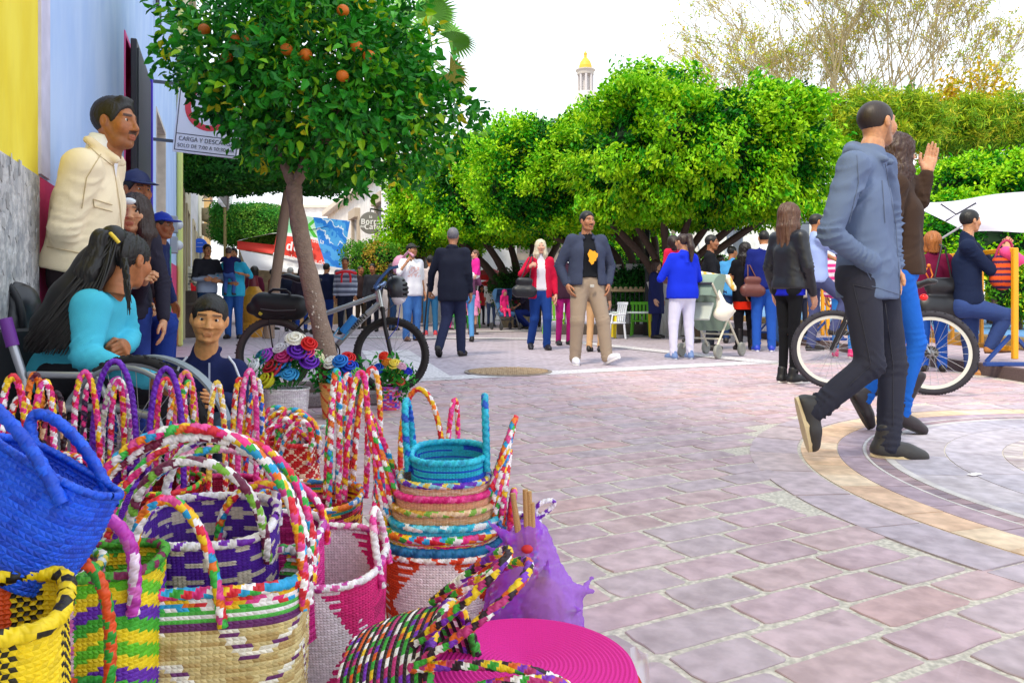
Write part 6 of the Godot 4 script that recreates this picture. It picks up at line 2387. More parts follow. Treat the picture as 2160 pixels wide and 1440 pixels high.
	person({"at": [1968, 8.3], "yaw": 165, "H": 1.5, "girl": true, "w": 1.12, "lab": "woman with copper bob in maroon sweater at the barrier", "skin": FAIR, "hair": ["bob", "a8642a"], "top": ["6a0f38", 1.0, 0.14], "garment": "sweater", "legs": ["2a5fc0", 1.15], "j": {"eL": Vector3(0.27, 1.2, 0.15), "wL": Vector3(0.2, 1.2, 0.36), "eR": Vector3(-0.3, 1.15, 0.02), "wR": Vector3(-0.34, 1.0, 0.18)}})
	bag_shoulder([1990, 622], 7.95, "large black cloth shoulder bag on the maroon sweater", "17171c", [1985, 520], 1.5)
	var str := thing("red_tassel", "orange beaded cord with tassel hanging on the maroon back", "tassel")
	var sm := MB.new()
	sm.tube([P(1960, 561, 8.05), P(1952, 572, 8.04), P(1962, 592, 8.03), P(1968, 580, 8.04), P(1962, 562, 8.05)], 0.008, 6)
	sm.ball(P(1962, 598, 8.02), Vector3(0.014, 0.03, 0.014), 8)
	sm.ball(P(1960, 560, 8.03), Vector3(0.02, 0.02, 0.02), 8)
	put("cord", sm.mesh(), mat("e0791e", 0.5), str)
	person({"at": [2052, 7.95], "yaw": 84, "H": 1.76, "w": 1.16, "lab": "balding man in navy sweater resting one foot on the barrier", "skin": "c98f68", "hair": ["short", "15110f"], "top": ["17223f", 1.0, 0.05], "garment": "sweater", "legs": ["33477c", 1.2], "shoes": ["pointed", "b5793c", "4a2f1c"], "hy": 10,
		"j": {"nek": [2040, 500, 0], "hed": [2048, 467, 0], "che": [2040, 555, 0], "pel": [2043, 632, 0], "sR": [2042, 520, -0.19], "eR": [2092, 572, -0.2], "wR": [2122, 528, -0.1], "sL": [2046, 518, 0.19], "eL": [2095, 560, 0.22], "wL": [2120, 522, 0.12], "hR": [2038, 645, -0.09], "kR": [2122, 665, -0.14], "aR": [2092, 727, -0.1], "tR": [2125, 738, -0.1], "hL": [2044, 645, 0.09], "kL": [2046, 715, 0.08], "aL": [2050, 778, 0.06]}, "handR": "grip", "handL": "grip"})


func bag_shoulder(px: Array, d: float, label: String, hex: String, hang: Array, size := 1.0) -> void:
	var o := thing("handbag", label, "handbag", P(px[0], px[1], d))
	var q := Field.new(Vector3(-0.25, -0.25, -0.12) * size, Vector3(0.25, 0.22, 0.12) * size, 0.016)
	q.bone(Vector3(-0.1, -0.09, 0) * size, Vector3(0.1, -0.09, 0) * size, 0.09 * size, 0.09 * size, 0.03, Vector3.BACK, 1.5)
	q.bone(Vector3(-0.07, 0.06, 0) * size, Vector3(0.07, 0.06, 0) * size, 0.06 * size, 0.06 * size, 0.04, Vector3.BACK, 1.6)
	put("bag_body", cloth_mesh(q.surface(), 0.012, 12.0, func(_p): return Color.WHITE), mat(hex, 0.4), o)
	var m := MB.new()
	var top := P(hang[0], hang[1], d + 0.1) - o.position
	for s in [-1.0, 1.0]:
		m.tube([Vector3(s * 0.07, 0.06, 0) * size, top + Vector3(s * 0.015, 0, 0.05), top + Vector3(0, 0.02, -0.02)], 0.009, 6)
	put("strap", m.mesh(), mat(hex, 0.45), o)


func crowd_people() -> void:
	person({"at": [492, 14.9], "yaw": 6, "H": 1.76, "w": 1.15, "lab": "man in turquoise shirt and jeans hugging a small child", "skin": TAN, "hair": ["short", "1b1412"], "top": ["35b2d6", 0.5, 0.14], "garment": "shirt", "legs": ["2d5aa0", 1.25], "j": {"eL": Vector3(0.34, 1.2, 0.06), "wL": Vector3(0.08, 1.28, 0.3), "eR": Vector3(-0.32, 1.1, 0.06), "wR": Vector3(0.02, 1.06, 0.3)}})
	person({"at": [482, 14.5], "y0": 0.72, "yaw": 186, "H": 1.0, "hs": 1.0, "lab": "child in navy jacket and red scarf held by the turquoise shirt", "skin": TAN, "hair": ["short", "4a3a34"], "top": ["1b2152", 1.0, 0.06], "legs": ["3a5a9a", 1.2], "shirt": ["e2322a", 0.0, 0.07], "j": {"kL": Vector3(0.14, 0.66, 0.16), "kR": Vector3(-0.14, 0.66, 0.16), "aL": Vector3(0.13, 0.3, 0.05), "aR": Vector3(-0.13, 0.3, 0.05), "eL": Vector3(0.3, 1.35, 0.2), "wL": Vector3(0.2, 1.45, 0.35), "eR": Vector3(-0.3, 1.35, 0.2), "wR": Vector3(-0.2, 1.45, 0.35)}})
	person({"at": [436, 14.7], "yaw": 40, "H": 1.82, "lab": "man in black and grey sweatshirt with folded arms", "skin": TAN, "hair": ["short", "1d1513"], "top": ["8fa0b8", 1.0, 0.1], "paint": func(p): return L("1c1a26") if p.y > 1.22 + p.x * 0.2 else L("9dabc2"), "legs": ["1e3a5c", 1.1], "j": {"eL": Vector3(0.26, 1.12, 0.1), "wL": Vector3(0.02, 1.1, 0.24), "eR": Vector3(-0.26, 1.12, 0.1), "wR": Vector3(-0.02, 1.08, 0.26)}})
	person({"at": [382, 16.2], "yaw": 30, "H": 1.72, "girl": true, "lab": "woman in patterned cream hat and striped top behind the barrel", "skin": "e0a878", "hair": ["bob", "c9b06a"], "top": ["d9d2c4", 0.5, 0.1], "paint": func(p): return L("6b6f6a") if fposmod(p.y * 14.0, 1.0) < 0.3 else L("e4ddca"), "legs": ["7a2a2a", 1.0], "j": {"eR": Vector3(-0.27, 1.12, 0.03), "eL": Vector3(0.27, 1.1, 0.1), "wL": Vector3(0.34, 0.92, 0.3)}})
	person({"at": [398, 17.2], "yaw": 60, "H": 1.45, "lab": "child in bright red top beyond the striped barrel", "skin": TAN, "hair": ["short", "1d1513"], "top": ["d01f2a", 1.0, 0.1]})
	person({"at": [612, 18.0], "yaw": 175, "H": 1.5, "lab": "grey haired man in dark navy jacket at the stall", "skin": FAIR, "hair": ["short", "b9b4ae"], "top": ["1c2238", 1.0, 0.14], "w": 1.2, "legs": ["232a44", 1.1]})
	person({"at": [636, 17.4], "yaw": 185, "H": 1.5, "girl": true, "lab": "woman in dark jacket and jeans seen just left of the trunk", "skin": TAN, "hair": ["long", "1a1414"], "top": ["2a2433", 1.0, 0.1], "legs": ["28489a", 1.0]})
	person({"at": [688, 17.0], "yaw": 170, "H": 1.55, "lab": "person with black backpack just right of the orange tree trunk", "skin": TAN, "hair": ["short", "1a1414"], "top": ["1a2240", 1.0, 0.1], "w": 1.15, "legs": ["1f3a80", 1.15]})
	person({"at": [728, 16.6], "yaw": 4, "H": 1.66, "w": 1.12, "lab": "man in grey striped hooded jacket with red scarf walking forward", "skin": DEEP, "hair": ["short", "15100f"], "moustache": 0.7, "top": ["7a8094", 1.0, 0.08], "hood": true, "paint": func(p): return L("4f5468") if fposmod(p.y * 9.0, 1.0) < 0.42 else (L("b9bfce") if fposmod(p.y * 9.0, 1.0) > 0.72 else L("868ca0")), "legs": ["1d2233", 1.15]})
	var sc := thing("red_scarf", "red scarf hanging down the grey striped jacket", "scarf")
	var sm := MB.new()
	for x in [720, 739]:
		sm.tube([P(x * 0.6 + 730 * 0.4, 573, 16.4), P(x, 582, 16.37), P(x, 596, 16.38)], 0.03, 8, Color.WHITE, true, 0.5)
	sm.tube([P(708, 577, 16.42), P(722, 573, 16.38), P(738, 573, 16.38), P(752, 577, 16.42)], 0.03, 8)
	put("cloth", sm.mesh(), mat("d8202c", 0.8), sc)
	person({"at": [786, 18.0], "yaw": -10, "H": 1.58, "lab": "smiling youth in charcoal sweatshirt behind the bicycle handlebar", "skin": DEEP, "hair": ["short", "17110f"], "top": ["2f3038", 1.0, 0.1], "legs": ["1b1c26", 1.1]})
	person({"at": [536, 17.4], "yaw": 190, "H": 1.5, "girl": true, "lab": "person in maroon top partly hidden by the clay jar", "skin": TAN, "hair": ["bob", "201614"], "top": ["5a1830", 0.5, 0.1], "legs": ["3a2a30", 1.0]})
	person({"at": [1112, 19.4], "yaw": -62, "H": 1.55, "girl": true, "lab": "seated woman reaching towards the baby in the stroller", "skin": "b57a58", "hair": ["bob", "2a1a18"], "top": ["2a2438", 0.5, 0.05], "legs": ["1c2f7a", 1.2], "j": {"pel": Vector3(0, 0.5, 0), "che": Vector3(0, 0.82, 0.08), "nek": Vector3(0, 1.02, 0.12), "hed": Vector3(0, 1.18, 0.17), "sL": Vector3(0.17, 0.97, 0.1), "sR": Vector3(-0.17, 0.97, 0.1), "eR": Vector3(-0.2, 0.85, 0.35), "wR": Vector3(-0.15, 0.75, 0.6), "eL": Vector3(0.2, 0.75, 0.3), "wL": Vector3(0.1, 0.62, 0.45), "hL": Vector3(0.09, 0.48, 0), "hR": Vector3(-0.09, 0.48, 0), "kL": Vector3(0.14, 0.48, 0.42), "kR": Vector3(-0.14, 0.48, 0.42)}})
	var k := 0
	for q in [[1036, 21.0, "f3eef0", "girl in white top with long hair at the tables under the ficus", 170.0, 1.3], [1015, 22.5, "c9303a", "child in red seated among the red chairs by the ficus", 20.0, 1.15], [1062, 22.0, "3a4a6a", "child in slate blue top beyond the stroller", 160.0, 1.2], [948, 19.0, "e0309a", "child in magenta clothes between the jeans and the suit", 120.0, 0.95]]:
		person({"at": [q[0], q[1]], "yaw": q[4], "H": q[5], "hs": 1.05, "girl": true, "lab": q[3], "skin": TAN, "hair": ["long", ["4a2e24", "1d1513", "2a1c18", "1d1513"][k]], "top": [q[2], 0.5, 0.1], "legs": [["5a6a9a", "2a2a34", "32406a", "d8308a"][k], 1.0]})
		k += 1
	k = 0
	for q in [[1092, 20.2, "7a2a3a", "seated woman in wine red under the thick ficus"], [1130, 20.8, "3a3a44", "man in charcoal standing behind the crimson jacket"], [1215, 17.2, "5a4a3a", "person in brown jacket left of the iron fence"], [1352, 18.0, "8a5a3a", "child in ochre jacket beyond the iron fence bars"], [1463, 13.6, "2a2a33", "person in dark hoodie beyond the blue hoodie woman"], [1652, 12.6, "5a2a4a", "woman in plum seen past the leather jacket"], [1690, 13.2, "c8c0b0", "person in cream top behind the leather jacket"], [760, 19.5, "3a2a2a", "person in brown coat beyond the striped jacket"], [828, 18.6, "262a3a", "person in dark blue behind the bicycle helmet"], [575, 19.0, "6a3a2a", "person in rust top at the stall counter"]]:
		person({"at": [q[0], q[1]], "yaw": 150.0 + k * 37.0, "H": [1.3, 1.68, 1.5, 1.3, 1.6, 1.6, 1.62, 1.6, 1.62, 1.5][k], "girl": k % 2 == 0, "lab": q[3], "skin": [TAN, DEEP, FAIR][k % 3], "hair": [["bob", "short", "long", "crop"][k % 4], ["1d1513", "2a1c18", "140f10"][k % 3]], "top": [q[2], 1.0, 0.1], "legs": [["2a2f44", "3a3026", "33507a"][k % 3], 1.1]})
		k += 1
	person({"at": [1318, 18.2], "yaw": 200, "H": 1.4, "girl": true, "lab": "person in plum jacket sitting beyond the iron fence", "skin": TAN, "hair": ["bob", "2a1a18"], "top": ["4a3040", 1.0, 0.1]})
	person({"at": [1519, 15.0], "yaw": 120, "H": 1.62, "lab": "person in pale checked shirt beyond the black jacket", "skin": TAN, "hair": ["short", "2a1c18"], "top": ["cfc4cc", 1.0, 0.1]})


# ---------------------------------------------------------------- bicycles
func wheel(parent: Node3D, at_: Vector3, turn: Basis, r: float, tyre: float, tyre_hex: String, rim_hex: String, rim_h: float) -> Node3D:
	var o := Node3D.new()
	o.name = "wheel"
	parent.add_child(o, true)
	o.transform = Transform3D(turn, at_)     # the wheel lies in its own xy plane
	var t := MB.new()
	var ring := []
	for i in 65:
		var a := TAU * i / 64
		ring.append(Vector3(cos(a), sin(a), 0) * (r - tyre))
	t.tube(ring, tyre, 10, Color.WHITE, false)
	for i in 90:
		var a := TAU * i / 90
		var e := Vector3(cos(a), sin(a), 0)
		t.box(Transform3D(Basis(e.cross(Vector3.BACK), e, Vector3.BACK), e * (r - 0.001) + Vector3(0, 0, (i % 3 - 1) * tyre * 0.6)), Vector3(0.012, 0.006, tyre * 0.62))
	put("tyre", t.mesh(), mat(tyre_hex, 0.9), o)
	var m := MB.new()
	var rr := r - tyre * 1.75
	m.lathe(Vector3.ZERO, [Vector2(rr, -0.012), Vector2(rr - rim_h, -0.007), Vector2(rr - rim_h, 0.007), Vector2(rr, 0.012)], 48)
	put("rim", m.mesh(), mat(rim_hex, 0.4), o, Vector3.ZERO, Basis(Vector3.RIGHT, PI / 2))
	var h := MB.new()
	h.tube([Vector3(0, 0, -0.05), Vector3(0, 0, -0.03), Vector3(0, 0, 0.03), Vector3(0, 0, 0.05)], [0.02, 0.028, 0.028, 0.02], 12)
	put("hub", h.mesh(), metal("8c8d92"), o)
	var s := MB.new()
	for i in 28:
		var a := TAU * i / 28
		var b := a + (0.5 if i % 2 else -0.5)
		var z := 0.035 if i % 4 < 2 else -0.035
		s.tube([Vector3(cos(b) * 0.027, sin(b) * 0.027, z), Vector3(cos(a), sin(a), 0) * (rr - rim_h)], 0.0014, 4, Color.WHITE, false)
	stuff(put("spokes", s.mesh(), metal("b5b7bb"), o))
	return o


func bar_part(o: Node3D, called: String, path: Array, r: float, m: Material, segs := 10) -> MeshInstance3D:
	var b := MB.new()
	b.tube(path, r, segs)
	return put(called, b.mesh(), m, o)


func build_bicycles() -> void:
	var d := 6.42
	var o := thing("bicycle", "silver mountain bicycle with black rack bag leaning behind the orange tree", "bicycle", G(700, d))
	var p := func(x: float, y: float, z := 0.0) -> Vector3: return P(x, y, d + z) - o.position
	wheel(o, p.call(825, 749), Basis.IDENTITY, 0.318, 0.027, "2b2829", "2a2a2e", 0.018)
	wheel(o, p.call(577, 749), Basis.IDENTITY, 0.318, 0.027, "4a4443", "2a2a2e", 0.018)
	var silver := metal("c9cccb", 0.3)
	var black := mat("1b1b1f", 0.45)
	bar_part(o, "top_tube", [p.call(798, 622), p.call(690, 660), p.call(642, 680)], 0.02, silver)
	var dt := bar_part(o, "down_tube", [p.call(800, 640), p.call(760, 675), p.call(696, 742)], 0.027, silver)
	var dir: Vector3 = (p.call(785, 655) - p.call(710, 727)).normalized()
	var word := put("lettering", lettering("GIANT", 0.06, 0.004, true), mat("1d1d22", 0.5), dt, p.call(757, 677, -0.031), Basis(dir, Vector3.BACK.cross(dir), Vector3.BACK))
	bar_part(o, "seat_tube", [p.call(696, 742), p.call(640, 600)], 0.016, silver)
	bar_part(o, "head_tube", [p.call(796, 612), p.call(804, 652)], 0.024, silver)
	for z in [-0.06, 0.06]:
		bar_part(o, "fork_leg", [p.call(806, 648, z), p.call(812, 690, z), p.call(825, 749, z)], 0.018, black)
		bar_part(o, "chain_stay", [p.call(696, 742, z * 0.6), p.call(577, 749, z)], 0.01, black)
		bar_part(o, "seat_stay", [p.call(650, 668, z * 0.5), p.call(577, 749, z)], 0.009, black)
		bar_part(o, "rack_strut", [p.call(577, 749, z * 1.3), p.call(566, 672, z * 1.3), p.call(600, 668, z * 1.3)], 0.006, black)
	bar_part(o, "fork_crown", [p.call(806, 652, -0.07), p.call(806, 652, 0.07)], 0.024, black)
	bar_part(o, "stem", [p.call(796, 612), p.call(812, 596)], 0.018, metal("6a87b8"))
	var hb := bar_part(o, "handlebar", [p.call(790, 610, -0.33), p.call(808, 600, -0.14), p.call(812, 596), p.call(808, 600, 0.14), p.call(790, 604, 0.33)], 0.013, metal("5f7fb8"))
	for z in [-0.33, 0.33]:
		bar_part(o, "bar_end", [p.call(790, 607, z), p.call(800, 590, z), p.call(822, 566, z), p.call(840, 562, z)], 0.013, metal("4d6fa8"))
		bar_part(o, "grip", [p.call(786, 613, z * 1.02), p.call(800, 605, z * 0.68)], 0.018, black)
		bar_part(o, "brake_lever", [p.call(806, 606, z * 0.62), p.call(830, 616, z * 0.7), p.call(838, 622, z * 0.95)], 0.006, black)
	bar_part(o, "brake_cable", [p.call(812, 604, -0.2), p.call(846, 628, -0.12), p.call(838, 690, -0.08), p.call(814, 720, -0.07)], 0.004, mat("2a3fb0", 0.5), 6)
	bar_part(o, "brake_cable", [p.call(812, 604, 0.2), p.call(834, 640, 0.1), p.call(806, 660, 0.0)], 0.004, black, 6)
	var cr := MB.new()
	for r in [0.085, 0.062]:
		cr.lathe(Vector3.ZERO, [Vector2(r - 0.012, -0.003), Vector2(r, -0.003), Vector2(r, 0.003), Vector2(r - 0.012, 0.003)], 28)
	put("chainring", cr.mesh(), metal("4b4b50"), o, p.call(696, 742, -0.06), Basis(Vector3.RIGHT, PI / 2))
	bar_part(o, "crank", [p.call(696, 742, -0.08), p.call(658, 700, -0.09)], 0.012, black)
	bar_part(o, "pedal", [p.call(658, 700, -0.08), p.call(657, 699, -0.18)], 0.022, black)
	var sd := Field.new(Vector3(-0.2, -0.08, -0.12), Vector3(0.2, 0.1, 0.12), 0.01)
	sd.bone(Vector3(-0.11, 0.03, 0), Vector3(-0.02, 0.0, 0), 0.065, 0.05, 0.03, Vector3.UP, 2.4)
	sd.bone(Vector3(-0.02, 0.0, 0), Vector3(0.15, 0.0, 0), 0.045, 0.02, 0.03, Vector3.UP, 1.6)
	put("saddle", cloth_mesh(sd.surface(), 0.0, 1.0, func(_p): return Color.WHITE), black, o, p.call(637, 590))
	var bt := MB.new()
	bt.tube([p.call(748, 668, -0.07), p.call(722, 700, -0.07)], 0.032, 12)
	put("bottle", bt.mesh(), mat("2a86d8", 0.4), o)
	bar_part(o, "bottle_cage", [p.call(715, 690, -0.06), p.call(702, 708, -0.07), p.call(722, 716, -0.07), p.call(735, 700, -0.06)], 0.006, mat("3fb0e0", 0.5), 6)
	var bag := thing("rack_bag", "black trunk bag strapped on the silver bicycle's rear rack", "bag", p.call(588, 642) + o.position)
	var bf := Field.new(Vector3(-0.32, -0.2, -0.2), Vector3(0.32, 0.2, 0.2), 0.013)
	bf.bone(Vector3(-0.13, 0.0, 0), Vector3(0.15, -0.02, 0), 0.105, 0.1, 0.03, Vector3.BACK, 1.0)
	bf.bone(Vector3(-0.14, -0.04, 0), Vector3(0.13, -0.05, 0), 0.08, 0.08, 0.03)
	bf.bone(Vector3(-0.19, -0.03, -0.03), Vector3(-0.2, -0.03, 0.05), 0.055, 0.055, 0.01)
	put("bag_body", cloth_mesh(bf.surface(), 0.005, 9.0, func(_p): return Color.WHITE), mat("1e1d20", 0.55), bag)
	bar_part(bag, "zip", [Vector3(-0.12, -0.035, 0.105), Vector3(0.0, -0.05, 0.115), Vector3(0.16, -0.045, 0.1), Vector3(0.2, -0.01, 0.06)], 0.005, mat("5a585c", 0.4), 6)
	bar_part(bag, "carry_handle", [Vector3(-0.08, 0.1, 0.02), Vector3(-0.04, 0.125, 0.02), Vector3(0.06, 0.12, 0.02), Vector3(0.1, 0.09, 0.02)], 0.012, black, 8)
	bar_part(bag, "reflector", [Vector3(-0.13, -0.08, 0.09), Vector3(-0.12, -0.07, 0.095)], 0.016, mat("e8d24a", 0.3), 8)
	var he := thing("bicycle_helmet", "grey vented bicycle helmet hanging from the silver handlebar", "helmet", p.call(836, 612, -0.22) + o.position)
	var hf := Field.new(Vector3(-0.16, -0.16, -0.19), Vector3(0.16, 0.16, 0.19), 0.009)
	hf.blob(Vector3.ZERO, Vector3(0.1, 0.12, 0.14), 0.01)
	hf.blob(Vector3(-0.04, -0.02, 0), Vector3(0.09, 0.1, 0.12), 0.008, true)
	for k in 5:
		hf.blob(Vector3(0.1, -0.07 + k * 0.036, 0.03), Vector3(0.05, 0.009, 0.1), 0.004, true)
	put("shell", cloth_mesh(hf.surface(), 0.0, 1.0, func(q): return L("d8d6de") if q.y < -0.06 else L("2a2830")), vmat(0.35), he)
	bar_part(he, "strap", [Vector3(-0.02, 0.1, 0.08), Vector3(-0.05, 0.16, 0.05), Vector3(-0.06, 0.05, 0.1), Vector3(-0.04, -0.12, 0.09)], 0.006, black, 6)

	# the white-rimmed bicycle behind the walking pair
	var o2 := thing("bicycle", "black bicycle with white rims parked behind the walking pair", "bicycle", G(1964, 6.3))
	var head := Vector3(-0.82, 0, -0.572)
	var side := head.cross(Vector3.UP)
	var fr := Basis(head, Vector3.UP, side)
	var hub := Vector3(0, 0.345, 0)
	wheel(o2, hub, fr, 0.345, 0.026, "34323a", "d9dad2", 0.03)
	wheel(o2, hub + head * 0.76, fr * Basis(Vector3.UP, 0.35), 0.345, 0.026, "34323a", "d9dad2", 0.03)
	var q := func(x: float, y: float, z := 0.0) -> Vector3: return head * x + Vector3(0, y, 0) + side * z
	for z in [-0.06, 0.06]:
		bar_part(o2, "chain_stay", [q.call(0, 0.345, z), q.call(0.36, 0.29, z * 0.5)], 0.01, black)
		bar_part(o2, "seat_stay", [q.call(0, 0.345, z), q.call(0.2, 0.75, z * 0.4)], 0.009, metal("9aa0a8"))
		bar_part(o2, "fork_leg", [q.call(0.62, 0.72, z), q.call(0.65, 0.6, z), q.call(0.76, 0.345, z)], 0.015, black)
	bar_part(o2, "seat_tube", [q.call(0.36, 0.29), q.call(0.17, 0.86)], 0.016, black)
	bar_part(o2, "down_tube", [q.call(0.36, 0.29), q.call(0.61, 0.74)], 0.018, black)
	bar_part(o2, "top_tube", [q.call(0.2, 0.74), q.call(0.6, 0.8)], 0.016, black)
	bar_part(o2, "head_tube", [q.call(0.62, 0.7), q.call(0.58, 0.88)], 0.02, black)
	bar_part(o2, "handlebar", [q.call(0.48, 0.98, -0.3), q.call(0.58, 0.96, -0.1), q.call(0.58, 0.94), q.call(0.58, 0.96, 0.1), q.call(0.48, 0.98, 0.3)], 0.012, black)
	put("saddle", cloth_mesh(sd.surface(), 0.0, 1.0, func(_p): return Color.WHITE), black, o2, q.call(0.12, 0.9), fr)
	var rl := MB.new()
	rl.ball(q.call(0.05, 0.8), Vector3(0.035, 0.03, 0.03), 10)
	put("reflector", rl.mesh(), mat("e81e1e", 0.25), o2)
	var sp := MB.new()
	sp.lathe(Vector3.ZERO, [Vector2(0.02, -0.012), Vector2(0.055, -0.012), Vector2(0.05, 0.0), Vector2(0.04, 0.014), Vector2(0.02, 0.014)], 18)
	put("sprocket", sp.mesh(), metal("55504a"), o2, q.call(0, 0.345, 0.055), fr * Basis(Vector3.RIGHT, PI / 2))
	bar_part(o2, "crank", [q.call(0.36, 0.29, 0.08), q.call(0.3, 0.13, 0.09)], 0.012, metal("55504a"))
	var mg := MB.new()
	mg.box(Transform3D(fr, q.call(-0.29, 0.36, 0.02)), Vector3(0.02, 0.2, 0.05), Color.WHITE, 0.008)
	put("mudguard_reflector", mg.mesh(), mat("e8201c", 0.4), o2)


# ---------------------------------------------------------------- barriers, furniture, strollers
func build_plaza_things() -> void:
	var yellow := mat("f0a516", 0.5)
	var k := 0
	for q in [[7.6, 9.75, "yellow crowd barrier with blue foot beside the balding man"], [9.95, 12.1, "yellow crowd barrier in the middle of the row before the pale blue tee"], [12.3, 14.6, "yellow crowd barrier farthest along the plaza step"]]:
		var o := thing("crowd_barrier", q[2], "barrier", Vector3(4.98, 0.12, -q[0]), 0.0, "yellow crowd barriers along the plaza step")
		var l: float = q[1] - q[0]
		for z in [0.0, -l]:
			var m := MB.new()
			m.box(Transform3D(Basis.IDENTITY, Vector3(0, 0.62, z)), Vector3(0.05, 1.1, 0.05), Color.WHITE, 0.006)
			put("post", m.mesh(), yellow, o)
			var f := MB.new()
			f.bar(Vector3(-0.3, 0.02, z), Vector3(0.3, 0.02, z), 0.06, 0.04, Color.WHITE, 0.006)
			f.bar(Vector3(-0.26, 0.04, z - 0.035), Vector3(-0.02, 0.3, z - 0.035), 0.035, 0.03)
			f.bar(Vector3(0.26, 0.04, z - 0.035), Vector3(0.02, 0.3, z - 0.035), 0.035, 0.03)
			put("foot", f.mesh(), mat("1c3f86", 0.5), o)
		for y in [1.15, 0.17]:
			var m := MB.new()
			m.bar(Vector3(0, y, -0.026), Vector3(0, y, -l + 0.026), 0.04, 0.05, Color.WHITE, 0.006)
			put("rail", m.mesh(), yellow, o)
		for e in 3:
			var m := MB.new()
			var z := -l * (e + 1) / 4.0
			m.bar(Vector3(0, 0.2, z), Vector3(0, 1.12, z), 0.03, 0.03)
			put("upright", m.mesh(), yellow, o)
		k += 1
	var cb := thing("striped_crochet_bag", "orange and purple striped crochet bag hanging on the yellow barrier", "bag", P(2116, 570, 7.75))
	var cf := Field.new(Vector3(-0.2, -0.24, -0.2), Vector3(0.2, 0.2, 0.2), 0.014)
	cf.bone(Vector3(0, -0.07, 0), Vector3(0, 0.08, 0), 0.13, 0.1, 0.03, Vector3.BACK, 1.4)
	put("bag_body", cloth_mesh(cf.surface(), 0.006, 16.0, func(q): return L("3a1648") if fposmod(q.y * 16.0, 1.0) < 0.45 else L("e2551c")), vmat(0.9), cb)
	bar_part(cb, "strap", arch(Vector3(-0.08, 0.1, 0), Vector3(0.08, 0.1, 0), Vector3(0.03, 0.2, 0.02), 14), 0.012, mat("a82c5a", 0.85), 7)
	var pc := thing("pink_cloth", "bright pink cloth bundled on the barrier's top rail", "cloth", P(2136, 540, 7.7))
	var pf := Field.new(Vector3(-0.16, -0.16, -0.16), Vector3(0.16, 0.16, 0.16), 0.014)
	pf.bone(Vector3(-0.06, 0.04, 0), Vector3(0.06, -0.04, 0.03), 0.06, 0.05, 0.02)
	pf.bone(Vector3(0.0, 0.0, 0.02), Vector3(0.03, -0.09, 0.02), 0.05, 0.03, 0.02)
	put("bundle", cloth_mesh(pf.surface(), 0.012, 16.0, func(_p): return Color.WHITE), mat("ee4a8a", 0.85), pc)
	# the white awning
	var aw := thing("white_awning", "white stretched awning with rope stays above the barrier", "awning")
	put("cloth", grid_sheet(P(1915, 428, 11.0), P(2300, 395, 8.6), P(2300, 500, 8.2), P(2035, 486, 9.8), 22, 10, 0.05), mat("e3e1ef", 0.75), aw)
	bar_part(aw, "rope", [P(2040, 470, 9.6), P(1940, 532, 10.4)], 0.012, mat("cfd0d4", 0.8), 6)
	bar_part(aw, "seam", [P(1985, 430, 9.85), P(2018, 452, 9.75), P(1996, 466, 9.85)], 0.012, mat("4a4a55", 0.8), 6)
	bar_part(aw, "seam", [P(2018, 452, 9.75), P(2060, 428, 9.6)], 0.012, mat("4a4a55", 0.8), 6)
	bar_part(aw, "pole", [G(2235, 8.8), P(2235, 430, 8.8)], 0.04, mat("9a9aa0", 0.5), 8)
	# red folding chairs and tables on the stage
	var chair := thing("folding_chair", "red folding chair behind the balding man's knee", "chair", G(1985, 11.6) + Vector3(0, 0.28, 0), 0.4, "red folding chairs on the stage")
	var rd := mat("d81f22", 0.45)
	for x in [-0.2, 0.2]:
		bar_part(chair, "leg", [Vector3(x, 0, 0.2), Vector3(x, 0.85, -0.22)], 0.014, rd, 7)
		bar_part(chair, "leg", [Vector3(x * 0.9, 0, -0.2), Vector3(x * 0.9, 0.46, 0.18)], 0.014, rd, 7)
	for e in 5:
		var m := MB.new()
		m.box(Transform3D(Basis.IDENTITY, Vector3(0, 0.46, -0.17 + e * 0.085)), Vector3(0.42, 0.018, 0.065), Color.WHITE, 0.004)
		put("slat", m.mesh(), rd, chair)
	for e in 2:
		var m := MB.new()
		m.box(Transform3D(Basis(Vector3.RIGHT, -0.2), Vector3(0, 0.68 + e * 0.12, -0.16 - e * 0.05)), Vector3(0.42, 0.08, 0.015), Color.WHITE, 0.004)
		put("back_slat", m.mesh(), rd, chair)
	k = 0
	for q in [[2030, 12.4, -0.6, "red folding chair between the balding man's legs and the post"], [1925, 12.2, 2.0, "red folding chair seen through the white rimmed wheel"], [2148, 12.8, 0.2, "red folding chair beyond the barrier post at right"], [1745, 14.5, 1.0, "red folding chair beyond the pale blue tee"], [1960, 13.5, 1.4, "red folding chair farther back beside the maroon sweater"]]:
		var c := chair.duplicate()
		c.name = "folding_chair"
		add_child(c, true)
		c.position = G(q[0], q[1]) + Vector3(0, 0.28, 0)
		c.rotation.y = q[2]
		tag(c, q[3], "chair")
	# iron fence with scalloped rail
	var fe := thing("iron_fence", "black iron fence with tan scalloped rail round the tree planter", "fence", Vector3(0, 0, -16.6))
	var fb := MB.new()
	for i in 24:
		var x := 1.15 + i * 0.1
		fb.tube([Vector3(x, 0.2, 0), Vector3(x, 0.92, 0)], 0.011, 5)
	stuff(put("bars", fb.mesh(), mat("232227", 0.5), fe))
	var ft := MB.new()
	ft.box(Transform3D(Basis.IDENTITY, Vector3(2.3, 0.95, 0)), Vector3(2.4, 0.06, 0.05), Color.WHITE, 0.01)
	for i in 22:
		ft.ball(Vector3(1.14 + i * 0.11, 0.99, 0), Vector3(0.045, 0.045, 0.03), 8)
	put("scalloped_rail", ft.mesh(), mat("b59c78", 0.8), fe)
	var pk := MB.new()
	pk.box(Transform3D(Basis.IDENTITY, Vector3(2.3, 0.1, -0.1)), Vector3(2.5, 0.24, 0.3), Color.WHITE, 0.03)
